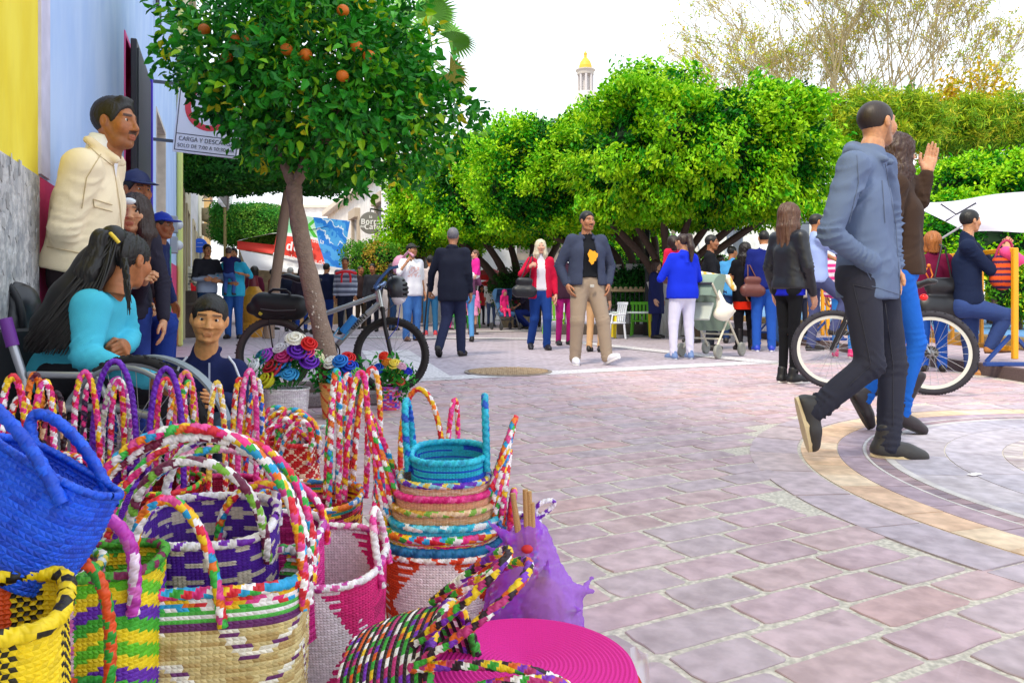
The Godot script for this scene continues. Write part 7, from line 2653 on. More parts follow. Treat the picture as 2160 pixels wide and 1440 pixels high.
	put("planter_wall", pk.mesh(), mat("5f554e", 0.9, grain, 2.0, 0.4), fe)
	# children's table and chairs
	var tb := thing("child_table", "pale plastic child table with yellow legs before the iron fence", "table", G(1335, 15.3))
	var tm := MB.new()
	tm.box(Transform3D(Basis.IDENTITY, Vector3(0, 0.5, 0)), Vector3(0.85, 0.035, 0.5), Color.WHITE, 0.012)
	put("tabletop", tm.mesh(), mat("c7d4d0", 0.5), tb)
	for x in [-0.38, 0.38]:
		for z in [-0.2, 0.2]:
			bar_part(tb, "leg", [Vector3(x, 0, z), Vector3(x * 0.96, 0.49, z * 0.95)], 0.026, mat("ecd21a", 0.5), 8)
	plastic_chair(G(1293, 14.9), -1.2, "e6eaf2", "white plastic child chair beside the pale child table")
	plastic_chair(G(1352, 16.0), 2.9, "5fb522", "green plastic child chair behind the pale child table")
	plastic_chair(G(968, 19.6), 0.5, "2fa53a", "green plastic chair behind the black suit trousers")
	plastic_chair(G(992, 20.0), -0.5, "48b53a", "lighter green plastic chair left of the pink baby stroller")
	plastic_chair(G(1168, 16.8), 0.3, "7ac224", "lime plastic chair between the crimson jacket and the magenta trousers")
	# strollers
	stroller(G(1500, 10.4), 2.4, 1.0, "93ab98", "d9d2bc", "grey green pushchair with cream frame behind the blue hoodie", true)
	stroller(G(1066, 19.0), 0.4, 0.92, "4a7fb8", "4a4f58", "blue hooded pushchair with a baby under the ficus", false)
	person({"at": [1064, 18.8], "y0": 0.24, "yaw": 25, "H": 0.72, "hs": 1.0, "lab": "baby in hot pink hooded suit sitting in the blue pushchair", "skin": FAIR, "hair": ["bob", "f0308a"], "top": ["f02f86", 1.0, 0.1], "w": 1.2, "legs": ["f0407a", 1.3], "j": {"pel": Vector3(0, 0.62, -0.1), "che": Vector3(0, 0.95, -0.12), "hL": Vector3(0.09, 0.6, 0), "hR": Vector3(-0.09, 0.6, 0), "kL": Vector3(0.16, 0.62, 0.35), "kR": Vector3(-0.16, 0.62, 0.35), "aL": Vector3(0.16, 0.25, 0.45), "aR": Vector3(-0.16, 0.25, 0.45)}})
	var pb := thing("plastic_bag", "white plastic shopping bag hanging on the grey green pushchair", "bag", P(1522, 642, 10.1))
	var pbf := Field.new(Vector3(-0.2, -0.26, -0.14), Vector3(0.2, 0.28, 0.14), 0.016)
	pbf.bone(Vector3(0.03, -0.12, 0), Vector3(-0.05, 0.16, 0), 0.1, 0.04, 0.04, Vector3.BACK, 1.4)
	pbf.bone(Vector3(0.08, -0.08, 0), Vector3(-0.04, -0.12, 0), 0.09, 0.07, 0.04)
	put("bag_body", cloth_mesh(pbf.surface(), 0.016, 12.0, func(_p): return Color.WHITE), mat("f1ead9", 0.45), pb)
	# lamp posts, poles, signs
	var lp := thing("lamp_post", "slim dark lamp post standing between the ficus stems", "lamp post", G(1366, 16.2))
	bar_part(lp, "post", [Vector3.ZERO, Vector3(0, 0.5, 0), Vector3(0, 2.9, 0)], 0.055, mat("22262a", 0.5), 10)
	bar_part(lp, "base", [Vector3.ZERO, Vector3(0, 0.3, 0)], 0.1, mat("22262a", 0.5), 12)
	k = 0
	for q in [[1448, 24.0, 3.3, 0.16, "b9b2ae", "pale concrete post beyond the stroller under the ficus limbs"], [1556, 22.0, 3.3, 0.12, "6d7480", "grey steel post right of the pale concrete one"]]:
		var o := thing("post", q[4 + 1], "post", G(q[0], q[1]))
		bar_part(o, "shaft", [Vector3.ZERO, Vector3(0, q[2], 0)], q[3], mat(q[4], 0.7), 10)
	var gy := thing("overhead_frame", "light steel frame and cables strung under the ficus limbs", "frame")
	for q in [[1440, 432, 1600, 426], [1440, 446, 1560, 442]]:
		bar_part(gy, "beam", [P(q[0], q[1], 23.0), P(q[2], q[3], 23.0)], 0.05, mat("dfe0e4", 0.6), 6)
	for i in 6:
		bar_part(gy, "strut", [P(1450 + i * 18, 500 if i % 2 else 560, 23.2), P(1468 + i * 18, 560 if i % 2 else 500, 23.2)], 0.025, mat("c9ccd2", 0.6), 5)
	bar_part(gy, "cable", [P(1540, 462, 20.0), P(1640, 472, 18.0), P(1760, 470, 16.0)], 0.014, mat("5a6460", 0.7), 5)
	var sl := thing("street_lamp", "white glass street lamp above the clipped box tree", "street lamp", G(474, 23.0))
	bar_part(sl, "post", [Vector3.ZERO, Vector3(0, 3.5, 0)], 0.05, mat("8b7a4a", 0.6), 8)
	var lm := MB.new()
	lm.lathe(Vector3(0, 3.5, 0), [Vector2(0.08, 0), Vector2(0.2, 0.12), Vector2(0.24, 0.38), Vector2(0.17, 0.5), Vector2(0.0, 0.56)], 16)
	put("lantern", lm.mesh(), mat("f2eff2", 0.3), sl)
	var bs := thing("round_sign", "small round blue sign on the street wall past the barrel", "sign", P(421, 518, 21.0))
	var bm := MB.new()
	bm.lathe(Vector3.ZERO, [Vector2(0, -0.03), Vector2(0.2, -0.03), Vector2(0.2, 0.03), Vector2(0, 0.03)], 24)
	put("disc", bm.mesh(), mat("1f5fd0", 0.5), bs, Vector3.ZERO, Basis(Vector3.RIGHT, PI / 2))
	var bw := MB.new()
	bw.bar(Vector3(-0.12, -0.03, 0.034), Vector3(0.12, -0.03, 0.034), 0.05, 0.006)
	bw.bar(Vector3(-0.05, 0.07, 0.034), Vector3(0.09, 0.07, 0.034), 0.05, 0.006)
	put("marking", bw.mesh(), mat("f0f2f6", 0.5), bs)
	bar_part(bs, "post", [Vector3(0, -0.2, -0.05), Vector3(0, -2.2, -0.05)], 0.03, mat("8f9296", 0.5), 7)
	# barrel, big jar
	var br := thing("barrel", "dark brown ribbed metal barrel standing on the pavement", "barrel", G(386, 15.4))
	var bb := MB.new()
	var prof := []
	for i in 25:
		var t := i / 24.0
		prof.append(Vector2(0.275 + (0.012 if i in [8, 9, 16, 17] else 0.0), t * 0.93))
	prof.append(Vector2(0.25, 0.93))
	prof.append(Vector2(0.25, 0.85))
	prof.append(Vector2(0.0, 0.85))
	bb.lathe(Vector3.ZERO, prof, 28)
	put("drum", bb.mesh(), mat("6a5a54", 0.5, soft, 3.0), br)
	var jr := thing("clay_jar", "tall amber bottle shaped clay jar with dark red neck", "jar", G(534, 15.6))
	var jm := MB.new()
	jm.lathe(Vector3.ZERO, [Vector2(0.0, 0.0), Vector2(0.24, 0.0), Vector2(0.25, 0.25), Vector2(0.2, 0.3), Vector2(0.26, 0.6), Vector2(0.22, 0.85), Vector2(0.1, 1.02)], 22)
	put("vessel", jm.mesh(), mat("dc9a2a", 0.4, soft, 3.0), jr)
	var jn := MB.new()
	jn.lathe(Vector3.ZERO, [Vector2(0.1, 1.02), Vector2(0.085, 1.2), Vector2(0.1, 1.24), Vector2(0.0, 1.24)], 16)
	put("neck", jn.mesh(), mat("7a1a2c", 0.4), jr)
	k = 0
	for q in [[768, 582, 21.0, "red parasol over the cafe tables near the striped jacket"], [822, 580, 21.5, "red parasol near the bicycle handlebar"], [1032, 578, 22.0, "red parasol under the far ficus crown"], [1058, 592, 23.0, "red parasol beside the thick ficus trunk"]]:
		var o := thing("parasol", q[3], "parasol", G(q[0], q[2]))
		var h: float = EYE + (HY - q[1]) / FOC * q[2]
		var m := MB.new()
		m.lathe(Vector3(0, h, 0), [Vector2(0.62, -0.16), Vector2(0.6, -0.04), Vector2(0.0, 0.2)], 8)
		put("canopy", m.mesh(), mat("dc2326", 0.7), o)
		bar_part(o, "pole", [Vector3.ZERO, Vector3(0, h + 0.2, 0)], 0.02, mat("6b5a48", 0.6), 6)


func plastic_chair(pos: Vector3, yaw: float, hex: String, label: String) -> void:
	var o := thing("plastic_chair", label, "chair", pos, yaw)
	var m := mat(hex, 0.4)
	for x in [-0.17, 0.17]:
		for z in [-0.15, 0.15]:
			bar_part(o, "leg", [Vector3(x * 1.12, 0, z * 1.15), Vector3(x, 0.3, z)], 0.022, m, 7)
	var s := MB.new()
	s.box(Transform3D(Basis.IDENTITY, Vector3(0, 0.31, 0)), Vector3(0.4, 0.03, 0.36), Color.WHITE, 0.012)
	put("seat", s.mesh(), m, o)
	var b := MB.new()
	for i in 5:
		b.box(Transform3D(Basis(Vector3.RIGHT, -0.15), Vector3(-0.15 + i * 0.075, 0.5, -0.19)), Vector3(0.045, 0.34, 0.016), Color.WHITE, 0.006)
	b.box(Transform3D(Basis(Vector3.RIGHT, -0.15), Vector3(0, 0.68, -0.215)), Vector3(0.4, 0.06, 0.022), Color.WHITE, 0.01)
	put("backrest", b.mesh(), m, o)
	for x in [-0.2, 0.2]:
		bar_part(o, "armrest", [Vector3(x, 0.3, 0.14), Vector3(x, 0.46, 0.12), Vector3(x, 0.48, -0.16)], 0.018, m, 7)


func stroller(pos: Vector3, yaw: float, s: float, cloth: String, frame: String, label: String, back: bool) -> void:
	var o := thing("pushchair", label, "pushchair", pos, yaw)
	o.scale = Vector3.ONE * s
	var fm := mat(frame, 0.45)
	for x in [-0.24, 0.24]:
		bar_part(o, "frame_tube", [Vector3(x, 0.12, 0.36), Vector3(x, 0.42, 0.1), Vector3(x, 0.98, -0.42)], 0.015, fm, 8)
		bar_part(o, "frame_tube", [Vector3(x, 0.12, -0.32), Vector3(x, 0.5, 0.0), Vector3(x, 0.62, 0.22)], 0.014, fm, 8)
		for z in [0.36, -0.32]:
			var w := MB.new()
			w.lathe(Vector3.ZERO, [Vector2(0.0, -0.016), Vector2(0.05, -0.016), Vector2(0.056, -0.02), Vector2(0.09, -0.02), Vector2(0.095, 0.0), Vector2(0.09, 0.02), Vector2(0.056, 0.02), Vector2(0.05, 0.016), Vector2(0.0, 0.016)], 20)
			put("wheel", w.mesh(), mat("8f9088" if back else "3a3b40", 0.7), o, Vector3(x * 1.12, 0.095, z), Basis(Vector3.BACK, PI / 2))
	bar_part(o, "push_handle", [Vector3(-0.24, 0.98, -0.42), Vector3(0.24, 0.98, -0.42)], 0.018, mat("3b3b40", 0.6), 8)
	bar_part(o, "cross_tube", [Vector3(-0.24, 0.3, 0.2), Vector3(0.24, 0.3, 0.2)], 0.012, fm, 7)
	bar_part(o, "cross_tube", [Vector3(-0.24, 0.25, -0.14), Vector3(0.24, 0.25, -0.14)], 0.012, fm, 7)
	var cm := mat(cloth, 0.8, grain, 4.0)
	var st := Field.new(Vector3(-0.32, 0.25, -0.5), Vector3(0.32, 1.15, 0.4), 0.025)
	st.bone(Vector3(-0.14, 0.42, 0.16), Vector3(0.14, 0.42, 0.16), 0.07, 0.07, 0.03)
	st.bone(Vector3(-0.14, 0.42, 0.0), Vector3(0.14, 0.42, 0.0), 0.07, 0.07, 0.03)
	for x in [-0.14, 0.0, 0.14]:
		st.bone(Vector3(x, 0.42, -0.06), Vector3(x, 0.88, -0.32), 0.07, 0.065, 0.04)
	put("seat", cloth_mesh(st.surface(), 0.012, 8.0, func(_p): return Color.WHITE), cm, o)
	var h := MB.new()
	for i in 10:
		var a0 := lerpf(0.15, 1.9, i / 10.0)
		var a1 := lerpf(0.15, 1.9, (i + 1) / 10.0)
		var c := Vector3(0, 0.78, -0.2)
		var e0 := c + Vector3(0, sin(a0), cos(a0) * -1.0 + 0.25) * 0.33
		var e1 := c + Vector3(0, sin(a1), cos(a1) * -1.0 + 0.25) * 0.33
		h.quad(e0 + Vector3(-0.23, 0, 0), e0 + Vector3(0.23, 0, 0), e1 + Vector3(0.23, 0, 0), e1 + Vector3(-0.23, 0, 0), e0 - c)
		h.quad(e0 * 0.98 + c * 0.02 + Vector3(-0.23, 0, 0), e0 * 0.98 + c * 0.02 + Vector3(0.23, 0, 0), e1 * 0.98 + c * 0.02 + Vector3(0.23, 0, 0), e1 * 0.98 + c * 0.02 + Vector3(-0.23, 0, 0), c - e0)
		for x in [-0.23, 0.23]:
			h.flat(c + Vector3(x, 0, 0.06), e0 + Vector3(x, 0, 0), e1 + Vector3(x, 0, 0), Vector3(x, 0, 0))
	put("hood", h.mesh(), cm, o)
	if back:
		var p := MB.new()
		p.box(Transform3D(Basis(Vector3.RIGHT, 0.5), Vector3(-0.05, 0.62, -0.36)), Vector3(0.3, 0.26, 0.04), Color.WHITE, 0.015)
		put("back_pocket", p.mesh(), mat("b4bcb4", 0.8), o)
		var bl := thing("blanket", "yellow and white checked blanket folded over the grey green pushchair", "blanket", pos)
		var bf := Field.new(Vector3(-0.4, 0.7, -0.4), Vector3(0.4, 1.3, 0.4), 0.025)
		bf.bone(Vector3(-0.2, 1.12, 0.05), Vector3(0.22, 1.06, 0.0), 0.055, 0.05, 0.03, Vector3.UP, 1.3)
		bf.bone(Vector3(0.22, 1.06, 0.0), Vector3(0.3, 0.92, 0.04), 0.05, 0.04, 0.03)
		put("cloth", cloth_mesh(bf.surface(), 0.014, 9.0, func(q): return L("e8b24a") if fposmod(q.x * 8.0, 1.0) < 0.3 else L("f1e6cf")), vmat(0.85), bl)


# ---------------------------------------------------------------- the seller's woven bags
const MULTI := ["f6f0f2", "f0308a", "e02838", "f6c81e", "2aa6e0", "3fb84a", "f6f0f2", "e84a9a", "f07a20"]
const PINKY := ["f6f0f2", "f0308a", "e02838", "e84aa8", "f6c81e", "f0308a"]
const VIOLET := ["6a1fb8", "7a2cc8", "5c18a8"]
const VIOWHITE := ["f6f0f2", "f0ecf4", "7a2cb8", "f6f0f2"]
const TEAL := ["1ab0d0", "17a4c8", "22bcd8", "1450c0"]
const DARKTEAL := ["0a6aa0", "0a5c94", "0c74a8"]
const PINK := ["ea3f9e", "e22f92", "f05aae", "ea3f9e", "f4c4dc"]
const JAZZ := ["2a1424", "c0307a", "3aa838", "f0c81e", "7a2cb8", "f6f0f2", "e2601c"]
const BLUES := ["1450d8", "0f46c8", "1a5ae4"]


func hash2(a: int, b: int, s: int) -> int:
	var h := (a * 73856093) ^ (b * 19349663) ^ (s * 83492791)
	h = (h ^ (h >> 13)) * 1274126177
	return absi(h ^ (h >> 16))


func palette(hexes: Array) -> PackedColorArray:
	var p := PackedColorArray()
	for h in hexes:
		p.append(L(h))
	return p


func braid(path: Array, r: float, hexes: Array, seed_ := 1, segs := 8, taper := false) -> ArrayMesh:   # plaited plastic cord: every stitch its own slanting bump
	var pal := palette(hexes)
	var fine := [path[0]]
	var step := r * 0.46
	var carry := 0.0
	for i in path.size() - 1:
		var a: Vector3 = path[i]
		var b: Vector3 = path[i + 1]
		var l := a.distance_to(b)
		var t := step - carry
		while t < l:
			fine.append(a.lerp(b, t / l))
			t += step
		carry = l - (t - step)
	if fine.size() < 3:
		fine.append(path[path.size() - 1])
	var n := fine.size()
	var mb := MB.new()
	var t0: Vector3 = (fine[1] - fine[0]).normalized()
	var x := (Vector3.UP if absf(t0.y) < 0.9 else Vector3.RIGHT).cross(t0).normalized()
	var v := PackedVector3Array()
	var nn := PackedVector3Array()
	for i in n:
		var t: Vector3 = (fine[mini(i + 1, n - 1)] - fine[maxi(i - 1, 0)]).normalized()
		x = (x - t * x.dot(t)).normalized()
		var y := t.cross(x)
		for j in segs:
			var strand := (j * 4 / segs)
			var ph := fposmod((i + strand * 1.7 + (j % 2) * 0.9) / 3.6, 1.0)
			var rr := r * (0.84 + 0.28 * sin(PI * ph)) * (1.0 if not taper else lerpf(1.0, 0.55, float(i) / n))
			var a := TAU * j / segs + i * 0.10
			var o := x * cos(a) + y * sin(a)
			v.append(fine[i] + o * rr)
			nn.append((o - t * (0.75 * cos(PI * ph))).normalized())
	for i in n - 1:
		for j in segs:
			var strand := (j * 4 / segs)
			var stitch := int(floor((i + strand * 1.7 + (j % 2) * 0.9) / 3.6))
			var c := pal[hash2(stitch, strand, seed_) % pal.size()] * (0.82 + (hash2(strand, stitch, 9) % 100) * 0.0028)
			var j2 := (j + 1) % segs
			mb.tri(v[i * segs + j], v[(i + 1) * segs + j], v[(i + 1) * segs + j2], nn[i * segs + j], nn[(i + 1) * segs + j], nn[(i + 1) * segs + j2], c)
			mb.tri(v[i * segs + j], v[(i + 1) * segs + j2], v[i * segs + j2], nn[i * segs + j], nn[(i + 1) * segs + j2], nn[i * segs + j2], c)
	return mb.mesh()


func rim_point(s: Dictionary, a: float, v: float) -> Vector3:   # on the bag's wall: angle a, height share v
	var pw: float = s.get("power", 2.6)
	var k: float = lerpf(s.get("taper", 0.86), 1.0, v) + sin(PI * v) * s.get("bulge", 0.02)
	var ca := cos(a)
	var sa := sin(a)
	var q: float = pow(pow(absf(ca), pw) + pow(absf(sa), pw), -1.0 / pw)
	var lift: float = s.get("lift", 0.0) * cos(a * 2.0) * v * v
	return Vector3(ca * q * s.w * k, v * s.h + lift, sa * q * s.get("w2", s.w * 0.9) * k)


func woven_bag(s: Dictionary) -> Node3D:
	var o := thing(s.get("name", "woven_bag"), s.lab, s.get("cat", "bag"), s.at, s.get("yaw", 0.0), s.get("group", ""))
	if s.has("basis"):
		o.basis = s.basis
	else:
		o.basis = Basis(Vector3.UP, s.get("yaw", 0.0)) * Basis(Vector3.RIGHT, s.get("tilt", 0.0)) * Basis(Vector3.BACK, s.get("lean", 0.0))
	var stitch: float = s.get("stitch", 0.0075)
	var per: float = TAU * (s.w + s.get("w2", s.w * 0.9)) * 0.53
	var cols := int(per / stitch)
	var rows := maxi(3, int(s.h / (stitch * 0.85)))
	var pat: Callable = s.pat
	var mb := MB.new()
	var V := PackedVector3Array()
	var from: float = s.get("from", 0.0)      # a nested bag shows only its upper part
	for r in rows + 1:
		for c in cols:
			V.append(rim_point(s, TAU * (c + 0.35 * (r % 2)) / cols, from + (1.0 - from) * r / rows))
	for r in rows:
		for c in cols:
			var k: Color = pat.call(float(c) / cols, from + (1.0 - from) * (r + 0.5) / rows, c, r)
			k = k * (0.84 + (hash2(c, r, 77) % 100) * 0.0026)
			var c2 := (c + 1) % cols
			var p0 := V[r * cols + c]
			var p1 := V[r * cols + c2]
			var p2 := V[(r + 1) * cols + c2]
			var p3 := V[(r + 1) * cols + c]
			var out := (p1 - p0).cross(p3 - p0).normalized()
			if out.dot(Vector3(p0.x, 0, p0.z)) < 0.0:
				out = -out
			var m := (p0 + p1 + p2 + p3) * 0.25 + out * stitch * (0.2 + (hash2(r, c, 5) % 10) * 0.02) + (p3 - p0) * 0.15
			for q in [[p0, p1], [p1, p2], [p2, p3], [p3, p0]]:
				mb.flat(q[0], q[1], m, out, k)
	put("woven_wall", mb.mesh(), vmat(0.58), o)
	var base := MB.new()
	for c in cols:
		base.flat(Vector3(0, from * s.h + 0.004, 0), V[c], V[(c + 1) % cols], Vector3.DOWN, pat.call(float(c) / cols, 0.02, c, 0))
	put("bottom", base.mesh(), vmat(0.6), o)
	var ring := []
	for i in 61:
		ring.append(rim_point(s, TAU * i / 60, 1.0) + Vector3(0, 0.003, 0))
	put("rim", braid(ring, s.get("rim_r", 0.0075), s.get("rim", MULTI), s.get("seed", 3)), vmat(0.5), o)
	var n := 0
	for h in s.get("handles", []):   # [angle a, angle b, rise vector, radius, palette]
		var a := rim_point(s, h[0], 0.86)
		var b := rim_point(s, h[1], 0.86)
		var c := Vector3(a.x, 0, a.z).normalized() * 0.008
		var d := Vector3(b.x, 0, b.z).normalized() * 0.008
		put("handle", braid(arch(a + c, b + d, h[2], 30, h[5] if h.size() > 5 else 0.0), h[3], h[4], s.get("seed", 3) * 7 + n), vmat(0.5), o)
		n += 1
	return o


func mixed_cell(hexes: Array, run: int, seed_: int) -> Callable:
	var pal := palette(hexes)
	return func(_u, _v, c, r): return pal[hash2((c + r * 2) / run, r, seed_) % pal.size()]


func banded(hexes: Array, each: int) -> Callable:
	var pal := palette(hexes)
	return func(_u, _v, _c, r): return pal[(r / each) % pal.size()]


func diamonds(field: String, light: String, shade: String, half_w: float, half_h: float, mid: float) -> Callable:   # a big pale lozenge and small flowers below
	var f := L(field)
	var w := L(light)
	var s := L(shade)
	return func(u, v, c, r):
		var x := absf(fposmod(u * 2.0, 1.0) - 0.5) * 2.0
		var e: float = x / half_w + absf(v - mid) / half_h
		if e < 1.0:
			return w
		if e < 1.45 and r % 3 == 0 and int(c / 5) % 2 == 0:
			return w
		if v < 0.42 and v > 0.08:
			var q := Vector2(c % 11 - 5, r % 10 - 4.5)
			if absf(q.x) + absf(q.y) < 4.0 and absf(q.x) + absf(q.y) > 1.4 and (absf(absf(q.x) - absf(q.y)) > 0.4):
				return w
		if v < 0.07:
			return s
		return f if hash2(c / 9, r / 5, 4) % 5 else s


func houndstooth(a: String, b: String) -> Callable:
	var ka := L(a)
	var kb := L(b)
	return func(_u, _v, c, r):
		var x := absi(posmod(c + (r / 11) * 7, 14) - 7)
		var y := absi(posmod(r, 11) - 5)
		return kb if x + y < 4 or (x < 2 and y < 5) or (y < 2 and x < 6) else ka


func zigzags(rows_: Array) -> Callable:
	var pal := palette(rows_)
	return func(_u, v, c, r):
		if v < 0.55:
			return pal[(c / 4) % 2] if r > 6 else L("8a1410")
		var z := absi(posmod(c, 28) - 14)
		return pal[2 + ((r + z / 2) / 3) % (pal.size() - 2)]


func build_market() -> void:
	var t0 := Time.get_ticks_msec()
	big_bags()
	back_row()
	flowers()
	odds_and_ends()
	wheelchair()
	print("market ", Time.get_ticks_msec() - t0)


func big_bags() -> void:
	var side := PI
	# pink and white
	woven_bag({"at": G(698, 1.60), "w": 0.12, "w2": 0.12, "h": 0.285, "tilt": 0.2, "taper": 0.84, "lab": "pink woven bag with large white diamond and little white flowers", "pat": diamonds("e0207c", "f3eaf2", "c01668", 0.42, 0.52, 0.62), "rim": ["f6f0f2", "ee6ab4", "f6f0f2", "c23fa0"], "stitch": 0.007,
		"handles": [[0.35, -0.35, Vector3(-0.02, 0.14, 0.0), 0.0074, ["f6f0f2", "f0a0c8", "ea3f9e", "f6f0f2"]], [PI - 0.35, PI + 0.35, Vector3(0.02, 0.12, 0.0), 0.0074, PINKY]]})
	# the orange stack with the bags nested in it
	var stack := "woven bags nested in one stack"
	var at0 := G(938, 1.80)
	woven_bag({"at": at0, "w": 0.142, "w2": 0.128, "h": 0.235, "tilt": 0.06, "taper": 0.86, "lab": "orange and white woven bag at the bottom of the nested stack", "group": stack, "pat": diamonds("e2491a", "f4e6ea", "c83010", 0.5, 0.6, 0.55), "rim": ["f6e6e2", "e2401c", "f6f0f2"], "stitch": 0.007,
		"handles": [[PI - 0.4, PI + 0.4, Vector3(-0.012, 0.16, 0), 0.008, PINKY], [0.4, -0.4, Vector3(0.02, 0.15, 0), 0.008, PINKY]]})
	var nested := [   # half width, base y, rim palette, wall, label
		[0.136, 0.018, DARKTEAL, ["0a6aa0", "0c5a90"], "deep teal bag nested just inside the orange one", 0.011],
		[0.130, 0.045, MULTI, ["f6c81e", "f0308a", "f6f0f2"], "bag with red and yellow confetti rim nested in the stack", 0.009],
		[0.124, 0.068, ["2ab8d8", "6fd0e4", "1a98c8", "f0f4f6"], ["2ab8d8", "58c8dc"], "bag with light turquoise rim nested in the middle of the stack", 0.008],
		[0.116, 0.098, ["e0b48a", "c89a3a", "8ac048", "e8c8a0"], ["dfb48a", "d8a878", "e4c09c"], "tan woven bag nested above the turquoise rim", 0.0075],
		[0.110, 0.128, ["ea2f8a", "d8207a", "f05aa0"], ["e8b48e", "e6a890"], "bag with hot pink rim nested above the tan one", 0.008],
		[0.102, 0.156, ["f6f0f2", "6a2cc0", "8ac8e0", "f6d860"], ["dca88c", "e8c8b4"], "bag with white and purple rim nested under the turquoise basket", 0.007]]
	for i in nested.size():
		var q: Array = nested[i]
		var hp: Array = DARKTEAL if i == 0 else MULTI if i % 2 else ["f6f0f2", "f6f0f2", "e8308a", "f6c81e", "3a8ad8", "e02838"]
		var sp := 0.012 * (i - 2)
		woven_bag({"at": at0 + Vector3(0.002 * (i % 3 - 1), q[1], 0.0), "w": q[0], "w2": q[0] * 0.9, "h": 0.23, "from": 0.7, "tilt": 0.06, "taper": 0.9, "lab": q[4], "group": stack, "pat": mixed_cell(q[3], 3, i), "rim": q[2], "rim_r": q[5], "stitch": 0.007, "seed": i + 11,
			"handles": [[PI - 0.3 - 0.03 * i, PI + 0.3, Vector3(-0.034 - sp, 0.21 - 0.006 * i, 0.0), 0.0074, hp], [0.3 + 0.03 * i, -0.3, Vector3(0.022 + sp, 0.19 - 0.004 * i, 0.0), 0.0074, hp]]})
	woven_bag({"name": "woven_basket", "cat": "basket", "at": at0 + Vector3(0.012, 0.235, 0.004), "w": 0.086, "w2": 0.084, "h": 0.205, "from": 0.35, "tilt": 0.1, "taper": 0.88, "lab": "turquoise and blue woven basket crowning the nested stack", "pat": func(u, v, c, r): return L("1450c8") if (r % 4 == 1 and hash2(c / 12, r, 3) % 3 > 0) or fposmod(u * 2.0, 1.0) < 0.14 or (hash2(c / 16, r / 5, 9) % 5 == 0) else L("1fb4cc"), "rim": ["22bcd8", "1aa8d0", "2ac4e0"], "stitch": 0.007,
		"handles": [[PI - 0.42, PI + 0.5, Vector3(-0.012, 0.15, -0.01), 0.0082, TEAL], [0.42, -0.5, Vector3(-0.005, 0.16, -0.01), 0.0082, TEAL]]})
	# tan and many-coloured bag with the big looped handles
	var tan_ := L("c9b078")
	var tans := palette(["c9b078", "d8c48e", "b89a62", "d2bc84"])
	var w := L("efe8da")
	var plum := L("6a2a6a")
	var confetti := palette(MULTI)
	woven_bag({"at": G(420, 1.27), "yaw": 0.14, "w": 0.172, "w2": 0.1, "power": 4.0, "h": 0.345, "taper": 0.94, "lab": "straw coloured bag with confetti band and big looped handles", "stitch": 0.0072,
		"pat": func(u, v, c, r):
			if v > 0.93: return confetti[hash2((c + r) / 2, r, 8) % confetti.size()]
			if v > 0.87: return L("56b84a") if r % 2 else L("f0e8ec")
			if v > 0.84: return plum
			var z := absi(posmod(c + (r / 2), 26) - 13)
			if absi(z - posmod(r, 13)) < 2: return w if r % 3 else plum
			return tans[hash2(c / 4, r, 5) % 4],
		"rim": ["f6f0f2", "e8308a", "2aa6e0", "f6c81e", "e02838", "3fb84a"], "rim_r": 0.009,
		"handles": [[1.25, 1.9, Vector3(-0.02, 0.2, 0.01), 0.0078, MULTI], [2.55, 0.5, Vector3(0.0, 0.30, 0.015), 0.0082, MULTI], [2.75, 0.3, Vector3(0.005, 0.285, 0.03), 0.0078, ["f6f0f2", "f6f0f2", "7a1c40", "f6f0f2"]], [-2.6, -0.5, Vector3(0.0, 0.26, -0.03), 0.0078, MULTI], [-2.4, -0.7, Vector3(0.01, 0.235, -0.01), 0.0078, ["f6f0f2", "8ad048", "f0a0c8", "2aa6e0"]]]})
	woven_bag({"at": G(468, 1.42) + Vector3(0, 0.075, 0), "yaw": 0.1, "w": 0.112, "w2": 0.085, "power": 3.0, "h": 0.345, "from": 0.5, "tilt": 0.24, "taper": 0.95, "lab": "purple and white houndstooth bag tucked behind the confetti band", "pat": houndstooth("5a1fa8", "ded2c0"), "rim": VIOWHITE, "stitch": 0.0066,
		"handles": [[2.5, 0.6, Vector3(0.0, 0.2, 0.02), 0.008, ["f6f0f2", "7a2c50", "f6f0f2", "8ac848"]], [-2.4, -0.7, Vector3(0.0, 0.17, -0.02), 0.008, VIOWHITE]]})
	woven_bag({"at": G(560, 1.50) + Vector3(0.03, 0.03, 0), "w": 0.09, "w2": 0.08, "h": 0.33, "from": 0.4, "tilt": 0.15, "lab": "magenta striped bag squeezed between the houndstooth and the pink one", "pat": mixed_cell(["d8208a", "e23f9e", "c01878"], 5, 3), "rim": ["f6f0f2", "c84ab0", "f6f0f2"], "handles": [[2.6, 0.5, Vector3(0, 0.16, 0), 0.0074, MULTI], [-2.6, -0.5, Vector3(0, 0.13, 0), 0.0074, PINKY]]})
	# zigzag bag at the left
	woven_bag({"at": G(212, 1.16), "yaw": 0.2, "w": 0.085, "w2": 0.08, "h": 0.40, "taper": 0.9, "power": 3.2, "lab": "purple bag with yellow and green zigzags beside the straw bag", "pat": zigzags(["5a1fa0", "a02a9a", "f2d418", "6ac828", "f2d418", "48b030", "6a2ab0"]), "rim": ["2f8a2a", "58b838", "8a2a5a"], "stitch": 0.0072,
		"handles": [[2.2, 0.9, Vector3(0.02, 0.15, 0.02), 0.009, ["f0d8ea", "c83fb8", "e070c8", "c83fb8"]]]})
	woven_bag({"at": G(120, 1.0), "yaw": 0.3, "w": 0.06, "w2": 0.05, "h": 0.27, "taper": 0.95, "lab": "green and orange checked bag with tall plaited handle", "pat": func(_u, _v, c, r): return L("e2501c") if (c / 2 + r / 2) % 3 == 0 else L("1f8a2c"), "rim": ["2a9a34", "e2501c"], "stitch": 0.0065,
		"handles": [[2.5, 0.6, Vector3(0.03, 0.24, 0.02), 0.0074, ["2a9a34", "e2501c"]]]})
